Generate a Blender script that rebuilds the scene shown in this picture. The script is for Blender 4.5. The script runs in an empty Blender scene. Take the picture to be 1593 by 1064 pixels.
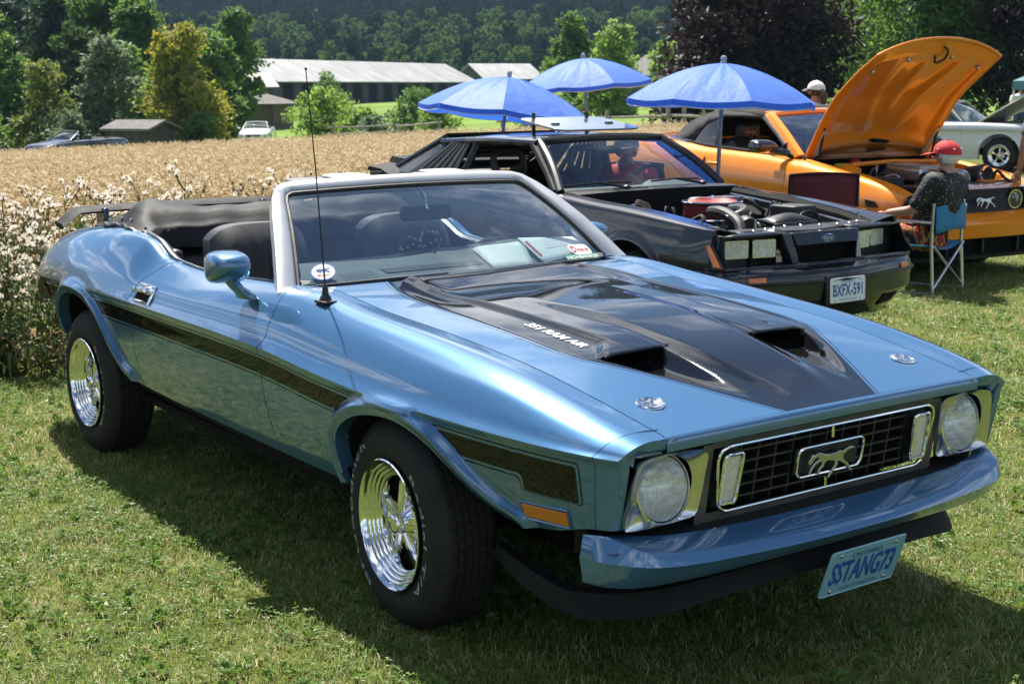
import bpy, bmesh, math, random
import numpy as np
from mathutils import Vector, Matrix, Euler
PI = math.pi
R = math.radians
rng = np.random.default_rng(11)
random.seed(5)
scene = bpy.context.scene
C = scene.collection

# ------------------------------------------------------------------ camera
cam_data = bpy.data.cameras.new('camera')
cam = bpy.data.objects.new('camera', cam_data)
C.objects.link(cam)
yaw, pitch, roll = 2.5234, -0.1754, -0.0105
fw = Vector((math.cos(pitch) * math.cos(yaw), math.cos(pitch) * math.sin(yaw), math.sin(pitch)))
rt0 = Vector((math.sin(yaw), -math.cos(yaw), 0))
up0 = rt0.cross(fw)
rt = rt0 * math.cos(roll) + up0 * math.sin(roll)
up = up0 * math.cos(roll) - rt0 * math.sin(roll)
CAM = Vector((3.6452, -3.0213, 1.6462))
mw = Matrix(((rt.x, up.x, -fw.x, CAM.x), (rt.y, up.y, -fw.y, CAM.y), (rt.z, up.z, -fw.z, CAM.z), (0, 0, 0, 1)))
cam.matrix_world = mw
cam_data.sensor_width = 36.0
cam_data.lens = 49.778
cam_data.clip_start = 0.1
cam_data.clip_end = 6000
cam_data.dof.use_dof = True
cam_data.dof.focus_distance = 5.0
cam_data.dof.aperture_fstop = 9.0
scene.camera = cam

# ------------------------------------------------------------------ light
SUN_TO = Vector((-0.60, 0.17, 1.0)).normalized()      # direction towards the sun
SUN_EL = math.asin(SUN_TO.z)
SUN_AZ = math.atan2(SUN_TO.x, SUN_TO.y)                # measured from +Y towards +X
world = bpy.data.worlds.new('World')
scene.world = world
world.use_nodes = True
wn, wl = world.node_tree.nodes, world.node_tree.links
wn.clear()
wout = wn.new('ShaderNodeOutputWorld')
wbg = wn.new('ShaderNodeBackground')
wbg.inputs['Strength'].default_value = 0.060
sky = wn.new('ShaderNodeTexSky')
sky.sky_type = 'NISHITA'
sky.sun_disc = False
sky.sun_elevation = SUN_EL
sky.sun_rotation = SUN_AZ
sky.altitude = 2500
sky.air_density = 1.0
sky.dust_density = 0.1
sky.ozone_density = 2.5
# broken summer cumulus, laid out on a plane far overhead
wtc = wn.new('ShaderNodeTexCoord')
wsep = wn.new('ShaderNodeSeparateXYZ')
wl.new(wtc.outputs['Generated'], wsep.inputs[0])
def wmath(op, a, b=None, clamp=False):
    n = wn.new('ShaderNodeMath'); n.operation = op; n.use_clamp = clamp
    for i, v in enumerate((a, b)):
        if v is None: continue
        if isinstance(v, (int, float)): n.inputs[i].default_value = v
        else: wl.new(v, n.inputs[i])
    return n.outputs[0]
zc = wmath('ADD', wmath('MAXIMUM', wsep.outputs['Z'], 0.0), 0.10)
wcomb = wn.new('ShaderNodeCombineXYZ')
wl.new(wmath('DIVIDE', wsep.outputs['X'], zc), wcomb.inputs[0])
wl.new(wmath('DIVIDE', wsep.outputs['Y'], zc), wcomb.inputs[1])
wno = wn.new('ShaderNodeTexNoise')
wno.inputs['Scale'].default_value = 1.15
wno.inputs['Detail'].default_value = 9
wno.inputs['Roughness'].default_value = 0.58
wno.inputs['Distortion'].default_value = 0.35
wl.new(wcomb.outputs[0], wno.inputs['Vector'])
wr = wn.new('ShaderNodeMapRange')
wr.interpolation_type = 'SMOOTHSTEP'
wr.inputs[1].default_value = 0.47
wr.inputs[2].default_value = 0.62
wl.new(wno.outputs['Fac'], wr.inputs[0])
wno2 = wn.new('ShaderNodeTexNoise')
wno2.inputs['Scale'].default_value = 3.1
wno2.inputs['Detail'].default_value = 5
wl.new(wcomb.outputs[0], wno2.inputs['Vector'])
wcr = wn.new('ShaderNodeValToRGB')
wcr.color_ramp.elements[0].position = 0.35
wcr.color_ramp.elements[0].color = (7.0, 7.6, 8.6, 1)
wcr.color_ramp.elements[1].position = 0.65
wcr.color_ramp.elements[1].color = (17.0, 17.2, 17.6, 1)
wl.new(wno2.outputs['Fac'], wcr.inputs['Fac'])
wmix = wn.new('ShaderNodeMix')
wmix.data_type = 'RGBA'
wl.new(wmath('MULTIPLY', wmath('MULTIPLY', wr.outputs[0], 0.85), wmath('GREATER_THAN', wsep.outputs['Z'], 0.0)), wmix.inputs[0])
wl.new(sky.outputs[0], wmix.inputs[6])
wl.new(wcr.outputs[0], wmix.inputs[7])
wl.new(wmix.outputs[2], wbg.inputs['Color'])
wl.new(wbg.outputs[0], wout.inputs[0])

sun_data = bpy.data.lights.new('sun', 'SUN')
sun_data.energy = 5.0
sun_data.angle = R(0.53)
sun_data.color = (1.0, 0.95, 0.87)
sun = bpy.data.objects.new('sun', sun_data)
C.objects.link(sun)
sun.rotation_euler = SUN_TO.to_track_quat('Z', 'Y').to_euler()
sun.location = (0, 0, 60)

vs = scene.view_settings
vs.view_transform = 'Standard'
vs.look = 'None'
vs.exposure = 1.15
vs.gamma = 1.0
vs.use_curve_mapping = False
scene.cycles.max_bounces = 10
scene.cycles.transparent_max_bounces = 24
scene.cycles.caustics_reflective = False
scene.cycles.caustics_refractive = False
scene.cycles.use_denoising = True

# ------------------------------------------------------------------ materials
def new_mat(name):
    m = bpy.data.materials.new(name)
    m.use_nodes = True
    nt = m.node_tree
    b = nt.nodes['Principled BSDF']
    return m, nt, b

def ramp(nt, fac, stops):
    r = nt.nodes.new('ShaderNodeValToRGB')
    els = r.color_ramp.elements
    while len(els) < len(stops): els.new(0.5)
    for e, (p, c) in zip(els, stops):
        e.position = p
        e.color = (*c, 1) if len(c) == 3 else c
    nt.links.new(fac, r.inputs['Fac'])
    return r.outputs['Color']

def noise(nt, scale, detail=4, rough=0.55, coord='Object', stretch=None):
    tc = nt.nodes.new('ShaderNodeTexCoord')
    n = nt.nodes.new('ShaderNodeTexNoise')
    n.inputs['Scale'].default_value = scale
    n.inputs['Detail'].default_value = detail
    n.inputs['Roughness'].default_value = rough
    if stretch:
        mp = nt.nodes.new('ShaderNodeMapping')
        mp.inputs['Scale'].default_value = stretch
        nt.links.new(tc.outputs[coord], mp.inputs[0])
        nt.links.new(mp.outputs[0], n.inputs['Vector'])
    else:
        nt.links.new(tc.outputs[coord], n.inputs['Vector'])
    return n.outputs['Fac']

def add_bump(nt, b, fac, strength=0.2, dist=0.01):
    bp = nt.nodes.new('ShaderNodeBump')
    bp.inputs['Strength'].default_value = strength
    bp.inputs['Distance'].default_value = dist
    nt.links.new(fac, bp.inputs['Height'])
    nt.links.new(bp.outputs[0], b.inputs['Normal'])

def mat(name, col, rough=0.5, metal=0.0, coat=0.0, coat_rough=0.03, var=0.12, vscale=9.0, bump=0.0, bscale=60.0, spec=None,
        stretch=None, sheen=0.0, rvar=0.0):
    m, nt, b = new_mat(name)
    b.inputs['Roughness'].default_value = rough
    b.inputs['Metallic'].default_value = metal
    b.inputs['Coat Weight'].default_value = coat
    b.inputs['Coat Roughness'].default_value = coat_rough
    if sheen: b.inputs['Sheen Weight'].default_value = sheen
    if spec is not None: b.inputs['Specular IOR Level'].default_value = spec
    c = np.array(col, float)
    f = noise(nt, vscale, 5, stretch=stretch)
    nt.links.new(ramp(nt, f, [(0.3, tuple(c * (1 - var))), (0.7, tuple(np.minimum(c * (1 + var), 1)))]), b.inputs['Base Color'])
    if rvar:
        mr = nt.nodes.new('ShaderNodeMapRange')
        mr.inputs[3].default_value = max(rough - rvar, 0.0)
        mr.inputs[4].default_value = rough + rvar
        nt.links.new(noise(nt, vscale * 2.3, 6), mr.inputs[0])
        nt.links.new(mr.outputs[0], b.inputs['Roughness'])
    if bump:
        add_bump(nt, b, noise(nt, bscale, 4, stretch=stretch), bump, 0.004)
    return m

def glass_mat(name, tint, refl=1.0, ior=1.5, base=0.0, haze=None):
    """thin pane: clear with a tint, mirror-like at grazing angles; haze = thin film of dust"""
    m, nt, b = new_mat(name)
    out = nt.nodes['Material Output']
    nt.nodes.remove(b)
    tr = nt.nodes.new('ShaderNodeBsdfTransparent'); tr.inputs[0].default_value = (*tint, 1)
    gl = nt.nodes.new('ShaderNodeBsdfGlossy'); gl.inputs['Roughness'].default_value = 0.015
    gl.inputs['Color'].default_value = (refl, refl, refl, 1)
    fr = nt.nodes.new('ShaderNodeFresnel')
    ge = nt.nodes.new('ShaderNodeNewGeometry'); im = nt.nodes.new('ShaderNodeMath'); im.operation = 'MULTIPLY_ADD'   # a thin pane reflects alike from both sides
    nt.links.new(ge.outputs['Backfacing'], im.inputs[0]); im.inputs[1].default_value = 1 / ior - ior; im.inputs[2].default_value = ior
    nt.links.new(im.outputs[0], fr.inputs['IOR'])
    mx = nt.nodes.new('ShaderNodeMixShader')
    if base:
        ad = nt.nodes.new('ShaderNodeMath'); ad.operation = 'ADD'; ad.use_clamp = True
        nt.links.new(fr.outputs[0], ad.inputs[0]); ad.inputs[1].default_value = base
        nt.links.new(ad.outputs[0], mx.inputs[0])
    else:
        nt.links.new(fr.outputs[0], mx.inputs[0])
    nt.links.new(tr.outputs[0], mx.inputs[1]); nt.links.new(gl.outputs[0], mx.inputs[2])
    last = mx.outputs[0]
    if haze:
        df = nt.nodes.new('ShaderNodeBsdfTranslucent'); df.inputs[0].default_value = (0.7, 0.72, 0.75, 1)
        m2 = nt.nodes.new('ShaderNodeMixShader')
        mr = nt.nodes.new('ShaderNodeMapRange')
        mr.inputs[1].default_value = 0.35; mr.inputs[2].default_value = 0.8
        mr.inputs[3].default_value = haze * 0.4; mr.inputs[4].default_value = haze * 1.6
        nt.links.new(noise(nt, 5, 8), mr.inputs[0])
        nt.links.new(mr.outputs[0], m2.inputs[0])
        nt.links.new(last, m2.inputs[1]); nt.links.new(df.outputs[0], m2.inputs[2])
        last = m2.outputs[0]
    nt.links.new(last, out.inputs['Surface'])
    return m

def leaf_mat(name, stops, scale=1.2, trans=0.35, rough=0.55, fine=True):
    m, nt, b = new_mat(name)
    out = nt.nodes['Material Output']
    f = noise(nt, scale, 6, 0.7)
    col = ramp(nt, f, stops)
    nt.links.new(col, b.inputs['Base Color'])
    b.inputs['Roughness'].default_value = rough
    b.inputs['Specular IOR Level'].default_value = 0.35 if rough < .9 else 0.08
    tl = nt.nodes.new('ShaderNodeBsdfTranslucent')
    hs = nt.nodes.new('ShaderNodeHueSaturation'); hs.inputs['Value'].default_value = 1.5; hs.inputs['Hue'].default_value = 0.49
    nt.links.new(col, hs.inputs['Color']); nt.links.new(hs.outputs[0], tl.inputs[0])
    mx = nt.nodes.new('ShaderNodeMixShader'); mx.inputs[0].default_value = trans
    nt.links.new(b.outputs[0], mx.inputs[1]); nt.links.new(tl.outputs[0], mx.inputs[2])
    nt.links.new(mx.outputs[0], out.inputs['Surface'])
    return m

# ------------------------------------------------------------------ mesh helpers
def pchip(xs, ys):
    xs = np.asarray(xs, float); ys = np.asarray(ys, float)
    o = np.argsort(xs); xs, ys = xs[o], ys[o]
    h = np.diff(xs); d = np.diff(ys) / h
    m = np.zeros(len(xs))
    for i in range(1, len(xs) - 1):
        if d[i - 1] * d[i] > 0:
            w1, w2 = 2 * h[i] + h[i - 1], h[i] + 2 * h[i - 1]
            m[i] = (w1 + w2) / (w1 / d[i - 1] + w2 / d[i])
    m[0], m[-1] = d[0], d[-1]
    def f(x):
        x = np.clip(np.asarray(x, float), xs[0], xs[-1])
        i = np.clip(np.searchsorted(xs, x) - 1, 0, len(xs) - 2)
        t = (x - xs[i]) / h[i]
        return ((2 * t**3 - 3 * t**2 + 1) * ys[i] + (t**3 - 2 * t**2 + t) * h[i] * m[i]
                + (-2 * t**3 + 3 * t**2) * ys[i + 1] + (t**3 - t**2) * h[i] * m[i + 1])
    return f

def catmull(pts, n, closed=False):
    """n samples of a smooth curve through pts (k,3)"""
    P = np.asarray(pts, float)
    k = len(P)
    if closed: Q = np.vstack([P[-1], P, P[0], P[1]]); segs = k
    else: Q = np.vstack([2 * P[0] - P[1], P, 2 * P[-1] - P[-2]]); segs = k - 1
    u = np.linspace(0, segs, n, endpoint=not closed)
    i = np.minimum(u.astype(int), segs - 1); t = (u - i)[:, None]
    a, b, c, d = Q[i], Q[i + 1], Q[i + 2], Q[i + 3]
    return 0.5 * (2 * b + (c - a) * t + (2 * a - 5 * b + 4 * c - d) * t**2 + (3 * b - a - 3 * c + d) * t**3)

def sstep(a, b, x):
    t = np.clip((np.asarray(x, float) - a) / (b - a), 0, 1)
    return t * t * (3 - 2 * t)

class MB:
    def __init__(self):
        self.v, self.f, self.m, self.n, self.xf, self.mi = [], [], [], 0, None, 0
        self.attr = {}
    def add(self, V, F, mi=None):
        V = np.asarray(V, float).reshape(-1, 3)
        if self.xf is not None:
            M = np.array(self.xf)
            V = V @ M[:3, :3].T + M[:3, 3]
        self.v.append(V)
        self.f += [tuple(int(i) + self.n for i in f) for f in F]
        self.m += [self.mi if mi is None else mi] * len(F)
        self.n += len(V)
        return self
    def box(self, c, s, rot=None, taper=None):
        sx, sy, sz = (k / 2 for k in s)
        V = np.array([[x, y, z] for z in (-sz, sz) for y in (-sy, sy) for x in (-sx, sx)])
        if taper is not None: V[4:, 0] *= taper[0]; V[4:, 1] *= taper[1]
        if rot is not None: V = V @ np.array(Euler(rot).to_matrix()).T
        return self.add(V + np.array(c), [(0, 2, 3, 1), (4, 5, 7, 6), (0, 1, 5, 4), (2, 6, 7, 3), (0, 4, 6, 2), (1, 3, 7, 5)])
    def grid(self, P, flip=False, cu=False, cv=False, skip=None):
        P = np.asarray(P, float); nu, nv = P.shape[:2]
        F = []
        for i in range(nu if cu else nu - 1):
            for j in range(nv if cv else nv - 1):
                if skip is not None and skip[i, j]: continue
                a, b, c, d = i * nv + j, ((i + 1) % nu) * nv + j, ((i + 1) % nu) * nv + (j + 1) % nv, i * nv + (j + 1) % nv
                F.append((a, d, c, b) if flip else (a, b, c, d))
        return self.add(P.reshape(-1, 3), F)
    def tube(self, pts, r, n=8, closed=False, cap=True, flat=1.0):
        P = np.asarray(pts, float); k = len(P)
        r = np.broadcast_to(np.asarray(r, float), (k,))
        T = np.gradient(P, axis=0) if not closed else np.roll(P, -1, 0) - np.roll(P, 1, 0)
        T /= np.linalg.norm(T, axis=1, keepdims=True) + 1e-12
        ref = np.array([0, 0, 1.0]) if abs(T[0][2]) < 0.9 else np.array([1.0, 0, 0])
        N = np.cross(T[0], ref); N /= np.linalg.norm(N)
        rings = []
        a = np.linspace(0, 2 * PI, n, endpoint=False)
        for i in range(k):
            N = N - T[i] * (N @ T[i]); N /= np.linalg.norm(N) + 1e-12
            B = np.cross(T[i], N)
            rings.append(P[i] + r[i] * (np.cos(a)[:, None] * N + flat * np.sin(a)[:, None] * B))
        base = self.n
        self.grid(np.array(rings), cv=True, cu=closed)
        if cap and not closed:
            self.f += [tuple(base + j for j in range(n)), tuple(base + (k - 1) * n + j for j in reversed(range(n)))]
            self.m += [self.mi] * 2
        return self
    def lathe(self, prof, n=32, M=None, caps=False):
        """prof: (radius, height) pairs, turned about local Z, placed by matrix M"""
        a = np.linspace(0, 2 * PI, n, endpoint=False)
        P = np.array([[(r * math.cos(t), r * math.sin(t), h) for t in a] for r, h in prof])
        old = self.xf
        if M is not None: self.xf = M if old is None else old @ M
        base = self.n
        self.grid(P, cv=True, flip=True)
        if caps:
            self.f += [tuple(base + j for j in range(n)), tuple(base + (len(prof) - 1) * n + j for j in reversed(range(n)))]
            self.m += [self.mi] * 2
        self.xf = old
        return self
    def ball(self, c, r, nu=10, nv=14):
        r = np.broadcast_to(np.asarray(r, float), (3,))
        th = np.linspace(0.001, PI - 0.001, nu); ph = np.linspace(0, 2 * PI, nv, endpoint=False)
        P = np.array([[(math.sin(t) * math.cos(p), math.sin(t) * math.sin(p), math.cos(t)) for p in ph] for t in th])
        return self.grid(P * r + np.array(c), cv=True)
    def prism(self, pts, d):
        """planar outline pts (k,3) pushed along vector d"""
        P = np.asarray(pts, float); k = len(P); d = np.asarray(d, float)
        V = np.vstack([P, P + d])
        F = [tuple(range(k - 1, -1, -1)), tuple(range(k, 2 * k))] + [(i, (i + 1) % k, k + (i + 1) % k, k + i) for i in range(k)]
        return self.add(V, F)
    def loft(self, rings, closed=True, caps=True):
        rings = np.asarray(rings, float); base = self.n; k, n = rings.shape[:2]
        self.grid(rings, cv=closed)
        if caps and closed:
            self.f += [tuple(base + j for j in range(n)), tuple(base + (k - 1) * n + j for j in reversed(range(n)))]
            self.m += [self.mi] * 2
        return self
    def build(self, name, m, parent=None, angle=35, bevel=0.0, solid=0.0, recalc=True, sub=0, flat=False):
        me = bpy.data.meshes.new(name)
        V = np.vstack(self.v) if self.v else np.zeros((0, 3))
        me.from_pydata(V.tolist(), [], self.f)
        mats = m if isinstance(m, (list, tuple)) else [m]
        for q in mats: me.materials.append(q)
        if len(mats) > 1: me.polygons.foreach_set('material_index', self.m)
        if recalc:
            bm = bmesh.new(); bm.from_mesh(me)
            bmesh.ops.recalc_face_normals(bm, faces=bm.faces)
            bm.to_mesh(me); bm.free()
        if not flat:
            me.polygons.foreach_set('use_smooth', [True] * len(me.polygons))
            if angle < 179: me.set_sharp_from_angle(angle=R(angle))
        for an, data in self.attr.items():
            at = me.attributes.new(an, 'FLOAT', 'POINT'); at.data.foreach_set('value', np.asarray(data, np.float32))
        me.update()
        o = bpy.data.objects.new(name, me)
        C.objects.link(o)
        if parent is not None: o.parent = parent
        if solid:
            md = o.modifiers.new('solid', 'SOLIDIFY'); md.thickness = solid; md.offset = -1
        if bevel:
            md = o.modifiers.new('bevel', 'BEVEL'); md.width = bevel; md.segments = 2; md.limit_method = 'ANGLE'; md.angle_limit = R(40)
        if sub:
            md = o.modifiers.new('sub', 'SUBSURF'); md.levels = sub; md.render_levels = sub
        return o

def mirror_y(o, name=None, parent=None):
    """a mirrored twin (about the XZ plane) with a mesh of its own"""
    c = o.copy(); c.data = o.data.copy(); C.objects.link(c)
    V = np.empty(len(c.data.vertices) * 3, np.float32); c.data.vertices.foreach_get('co', V)
    V = V.reshape(-1, 3); V[:, 1] *= -1; c.data.vertices.foreach_set('co', V.ravel())
    c.data.flip_normals(); c.data.update()
    if parent is not None: c.parent = parent
    return c

def thing(name, label, cat, loc=(0, 0, 0), rot=0, group=None):
    o = bpy.data.objects.new(name, None)
    o.empty_display_size = 0.2
    C.objects.link(o)
    o.location = loc
    o.rotation_euler = rot if isinstance(rot, (tuple, list)) else (0, 0, rot)
    o['label'] = label; o['category'] = cat
    if group: o['group'] = group
    return o
def tag(o, label, cat, group=None):
    o['label'] = label; o['category'] = cat
    if group: o['group'] = group
    return o
def dup(root, loc=None, rot=None, label=None, group=None, scale=None):
    def cp(o, par):
        c = o.copy(); C.objects.link(c)
        if par is not None: c.parent = par
        for ch in o.children: cp(ch, c)
        return c
    r = cp(root, None)
    if loc is not None: r.location = loc
    if rot is not None: r.rotation_euler = rot if isinstance(rot, (tuple, list)) else (0, 0, rot)
    if scale is not None: r.scale = (scale,) * 3 if isinstance(scale, (int, float)) else scale
    if label: r['label'] = label
    if group: r['group'] = group
    return r

def text_mesh(s, size=1.0, shear=0.0, space=1.0, bold=0.0):
    """flat triangulated lettering in XY, starting at x = 0; returns verts, faces, width"""
    cu = bpy.data.curves.new('lettering', 'FONT')
    cu.body = s; cu.size = size; cu.shear = shear; cu.space_character = space; cu.offset = bold
    cu.resolution_u = 3
    o = bpy.data.objects.new('lettering', cu); C.objects.link(o)
    dg = bpy.context.evaluated_depsgraph_get()
    me = o.evaluated_get(dg).to_mesh()
    V = np.empty(len(me.vertices) * 3); me.vertices.foreach_get('co', V); V = V.reshape(-1, 3)
    F = [tuple(p.vertices) for p in me.polygons]
    o.evaluated_get(dg).to_mesh_clear()
    bpy.data.objects.remove(o); bpy.data.curves.remove(cu)
    if len(V): V[:, 0] -= V[:, 0].min()
    return V, F, (V[:, 0].max() if len(V) else 0)

def put_text(mb, s, origin, xd, yd, height, width=None, bold=0.0, shear=0.0, lift=0.0):
    """lettering on a plane: origin = lower left corner, xd/yd unit vectors; cap height and total width in metres"""
    V, F, w = text_mesh(s, 1.0, shear, 1.0, bold)
    h = V[:, 1].max() - V[:, 1].min()
    y0 = V[:, 1].min()
    sx = (width / w) if width else height / h
    o, xd, yd = np.array(origin, float), np.array(xd, float), np.array(yd, float)
    nd = np.cross(xd, yd)
    mb.add(o + V[:, :1] * sx * xd + (V[:, 1:2] - y0) * (height / h) * yd + nd * lift, F)
    return mb

HORSE = [(-.50, -.03), (-.485, .03), (-.45, .075), (-.425, .13), (-.395, .095), (-.33, .125), (-.25, .12), (-.16, .085), (-.08, .07), (.04, .065), (.13, .085), (.19, .09), (.235, .075), (.29, .10), (.36, .125), (.44, .12), (.52, .085), (.44, .085), (.37, .08), (.31, .05), (.262, .015),
         (.265, -.04), (.30, -.085), (.375, -.13), (.44, -.20), (.475, -.25), (.53, -.275), (.445, -.285), (.40, -.225), (.335, -.165), (.255, -.12), (.195, -.085), (.15, -.075), (.165, -.12), (.125, -.185), (.055, -.25), (.02, -.32), (-.035, -.325), (.0, -.26), (.06, -.185), (.095, -.13), (.075, -.07),
         (.0, -.04), (-.09, -.03), (-.135, -.055), (-.155, -.12), (-.22, -.155), (-.225, -.235), (-.275, -.245), (-.262, -.145), (-.205, -.10), (-.195, -.05), (-.235, -.025), (-.32, -.05), (-.38, -.105), (-.41, -.185), (-.46, -.195), (-.425, -.09), (-.345, -.01), (-.275, .015), (-.285, .05), (-.33, .055), (-.385, .025), (-.45, -.045)]
def horse_mesh(mb, o, xd, yd, w, d):
    o, xd, yd = (np.array(k, float) for k in (o, xd, yd))
    P = np.array([o + xd * x * w + yd * y * w for x, y in HORSE])
    return mb.prism(P, np.cross(xd, yd) * d)

def rrect(w, h, r, n=5):
    out = []
    for cx, cy, a0 in ((w / 2 - r, h / 2 - r, 0), (-w / 2 + r, h / 2 - r, 90), (-w / 2 + r, -h / 2 + r, 180), (w / 2 - r, -h / 2 + r, 270)):
        for k in range(n): 
            a = R(a0 + 90 * k / (n - 1)); out.append((cx + r * math.cos(a), cy + r * math.sin(a)))
    return np.array(out)
# ------------------------------------------------------------------ terrain
def terrain(x, y):
    x = np.asarray(x, float); y = np.asarray(y, float)
    s = np.maximum(-x - 5.0, 0)
    ratio = y / np.maximum(-x, 4.0)
    k = np.interp(ratio, [-.4, .25, .56, .91, 1.5], [.026, .026, .0185, .004, .0015])
    fall = np.minimum(s, 70) - 3 * (1 - np.exp(-np.minimum(s, 70) / 3))
    z = -k * np.maximum(fall, 0)
    z = z + .0155 * np.maximum(s - 85, 0) * np.interp(s, [85, 110], [0, 1])
    return z

def stuff(o, kind='stuff'):
    o['kind'] = kind
    return o

m_soil, nt, b = new_mat('lawn_ground')
f1 = noise(nt, 1.3, 8, .65); f2 = noise(nt, 38, 6, .7)
c1 = ramp(nt, f1, [(0.3, (.070, .105, .020)), (0.5, (.115, .14, .032)), (0.72, (.20, .18, .065))])
c2 = ramp(nt, f2, [(0.3, (.35, .35, .3)), (0.7, (1.25, 1.25, 1.2))])
mx = nt.nodes.new('ShaderNodeMix'); mx.data_type = 'RGBA'; mx.blend_type = 'MULTIPLY'; mx.inputs[0].default_value = 1
nt.links.new(c1, mx.inputs[6]); nt.links.new(c2, mx.inputs[7]); nt.links.new(mx.outputs[2], b.inputs['Base Color'])
b.inputs['Roughness'].default_value = .95; b.inputs['Specular IOR Level'].default_value = .1
add_bump(nt, b, f2, .6, .03)

gx = np.concatenate([-np.geomspace(1500, 12, 60), np.linspace(-11.5, 6, 60), np.geomspace(7, 500, 16)])
gy = np.concatenate([-np.geomspace(900, 8, 30), np.linspace(-7.5, 26, 70), np.geomspace(28, 1500, 50)])
GX, GY = np.meshgrid(gx, gy, indexing='ij')
m_meadow = mat('meadow_grass', (.135, .205, .040), .95, var=.28, vscale=.12, spec=.1)
mb = MB(); mb.grid(np.stack([GX, GY, terrain(GX, GY)], -1))
for i_, f_ in enumerate(mb.f): mb.m[i_] = int(GX.ravel()[f_[0]] < -33 - 6 * (GY.ravel()[f_[0]] < 8) + 14 * (GY.ravel()[f_[0]] > 21))
lawn = stuff(mb.build('lawn', [m_soil, m_meadow], angle=180), 'structure')

# ------------------------------------------------------------------ scatter by geometry nodes (only for what nobody could count)
def scatter(name, surf, protos, density, smin, smax, seed=0, tilt=.12, attr=False):
    col = bpy.data.collections.new(name + ' source')
    for p in protos:
        for c in list(p.users_collection): c.objects.unlink(p)
        col.objects.link(p)
    ng = bpy.data.node_groups.new(name, 'GeometryNodeTree')
    ng.interface.new_socket('Geometry', in_out='INPUT', socket_type='NodeSocketGeometry')
    ng.interface.new_socket('Geometry', in_out='OUTPUT', socket_type='NodeSocketGeometry')
    N, Lk = ng.nodes, ng.links
    gi, go = N.new('NodeGroupInput'), N.new('NodeGroupOutput')
    d = N.new('GeometryNodeDistributePointsOnFaces'); d.inputs['Density'].default_value = density; d.inputs['Seed'].default_value = seed
    if attr:
        na = N.new('GeometryNodeInputNamedAttribute'); na.data_type = 'FLOAT'; na.inputs['Name'].default_value = 'dens'
        mu = N.new('ShaderNodeMath'); mu.operation = 'MULTIPLY'; mu.inputs[1].default_value = density
        Lk.new(na.outputs['Attribute'], mu.inputs[0]); Lk.new(mu.outputs[0], d.inputs['Density'])
    ci = N.new('GeometryNodeCollectionInfo'); ci.inputs['Collection'].default_value = col
    ci.inputs['Separate Children'].default_value = True; ci.inputs['Reset Children'].default_value = True
    ip = N.new('GeometryNodeInstanceOnPoints'); ip.inputs['Pick Instance'].default_value = True
    rr = N.new('FunctionNodeRandomValue'); rr.data_type = 'FLOAT_VECTOR'
    rr.inputs[0].default_value = (-tilt, -tilt, 0); rr.inputs[1].default_value = (tilt, tilt, 6.283); rr.inputs['Seed'].default_value = seed + 3
    rs = N.new('FunctionNodeRandomValue'); rs.data_type = 'FLOAT'
    rs.inputs[2].default_value = smin; rs.inputs[3].default_value = smax; rs.inputs['Seed'].default_value = seed + 7
    Lk.new(gi.outputs[0], d.inputs['Mesh']); Lk.new(d.outputs['Points'], ip.inputs['Points'])
    Lk.new(ci.outputs[0], ip.inputs['Instance']); Lk.new(rr.outputs[0], ip.inputs['Rotation']); Lk.new(rs.outputs[1], ip.inputs['Scale'])
    Lk.new(ip.outputs[0], go.inputs[0])
    md = surf.modifiers.new('scatter', 'NODES'); md.node_group = ng
    surf.name = name; stuff(surf)
    return surf

def patch(poly, nx, ny, z_off=0.0, dens=None):
    """ground patch: grid cells whose centre lies inside the outline, following the terrain"""
    P = np.array(poly, float)
    x = np.linspace(P[:, 0].min(), P[:, 0].max(), nx); y = np.linspace(P[:, 1].min(), P[:, 1].max(), ny)
    Xg, Yg = np.meshgrid(x, y, indexing='ij')
    cx = (Xg[:-1, :-1] + Xg[1:, 1:]) / 2; cy = (Yg[:-1, :-1] + Yg[1:, 1:]) / 2
    ins = np.zeros(cx.shape, bool)
    for i in range(len(P)):
        (xa, ya), (xb, yb) = P[i], P[(i + 1) % len(P)]
        c = ((ya > cy) != (yb > cy)) & (cx < (xb - xa) * (cy - ya) / (yb - ya + 1e-12) + xa)
        ins ^= c
    sk = np.ones(Xg.shape, bool); sk[:-1, :-1] = ~ins
    mb = MB(); mb.grid(np.stack([Xg, Yg, terrain(Xg, Yg) + z_off], -1), skip=sk)
    if dens is not None: mb.attr['dens'] = dens(Xg, Yg).ravel()
    return mb

def blade(mb, x, y, h, w, az, lean, z0=0.0, curl=.5, mi=0):
    dx, dy = math.cos(az), math.sin(az); px, py = -dy * w / 2, dx * w / 2
    a = lean * h
    mb.add([(x - px, y - py, z0), (x + px, y + py, z0), (x + dx * a * .35 + px * .8, y + dy * a * .35 + py * .8, z0 + h * .55), (x + dx * a * .35 - px * .8, y + dy * a * .35 - py * .8, z0 + h * .55), (x + dx * a, y + dy * a, z0 + h * (1 - .35 * lean * curl))], [(0, 1, 2, 3), (3, 2, 4)], mi)

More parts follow.
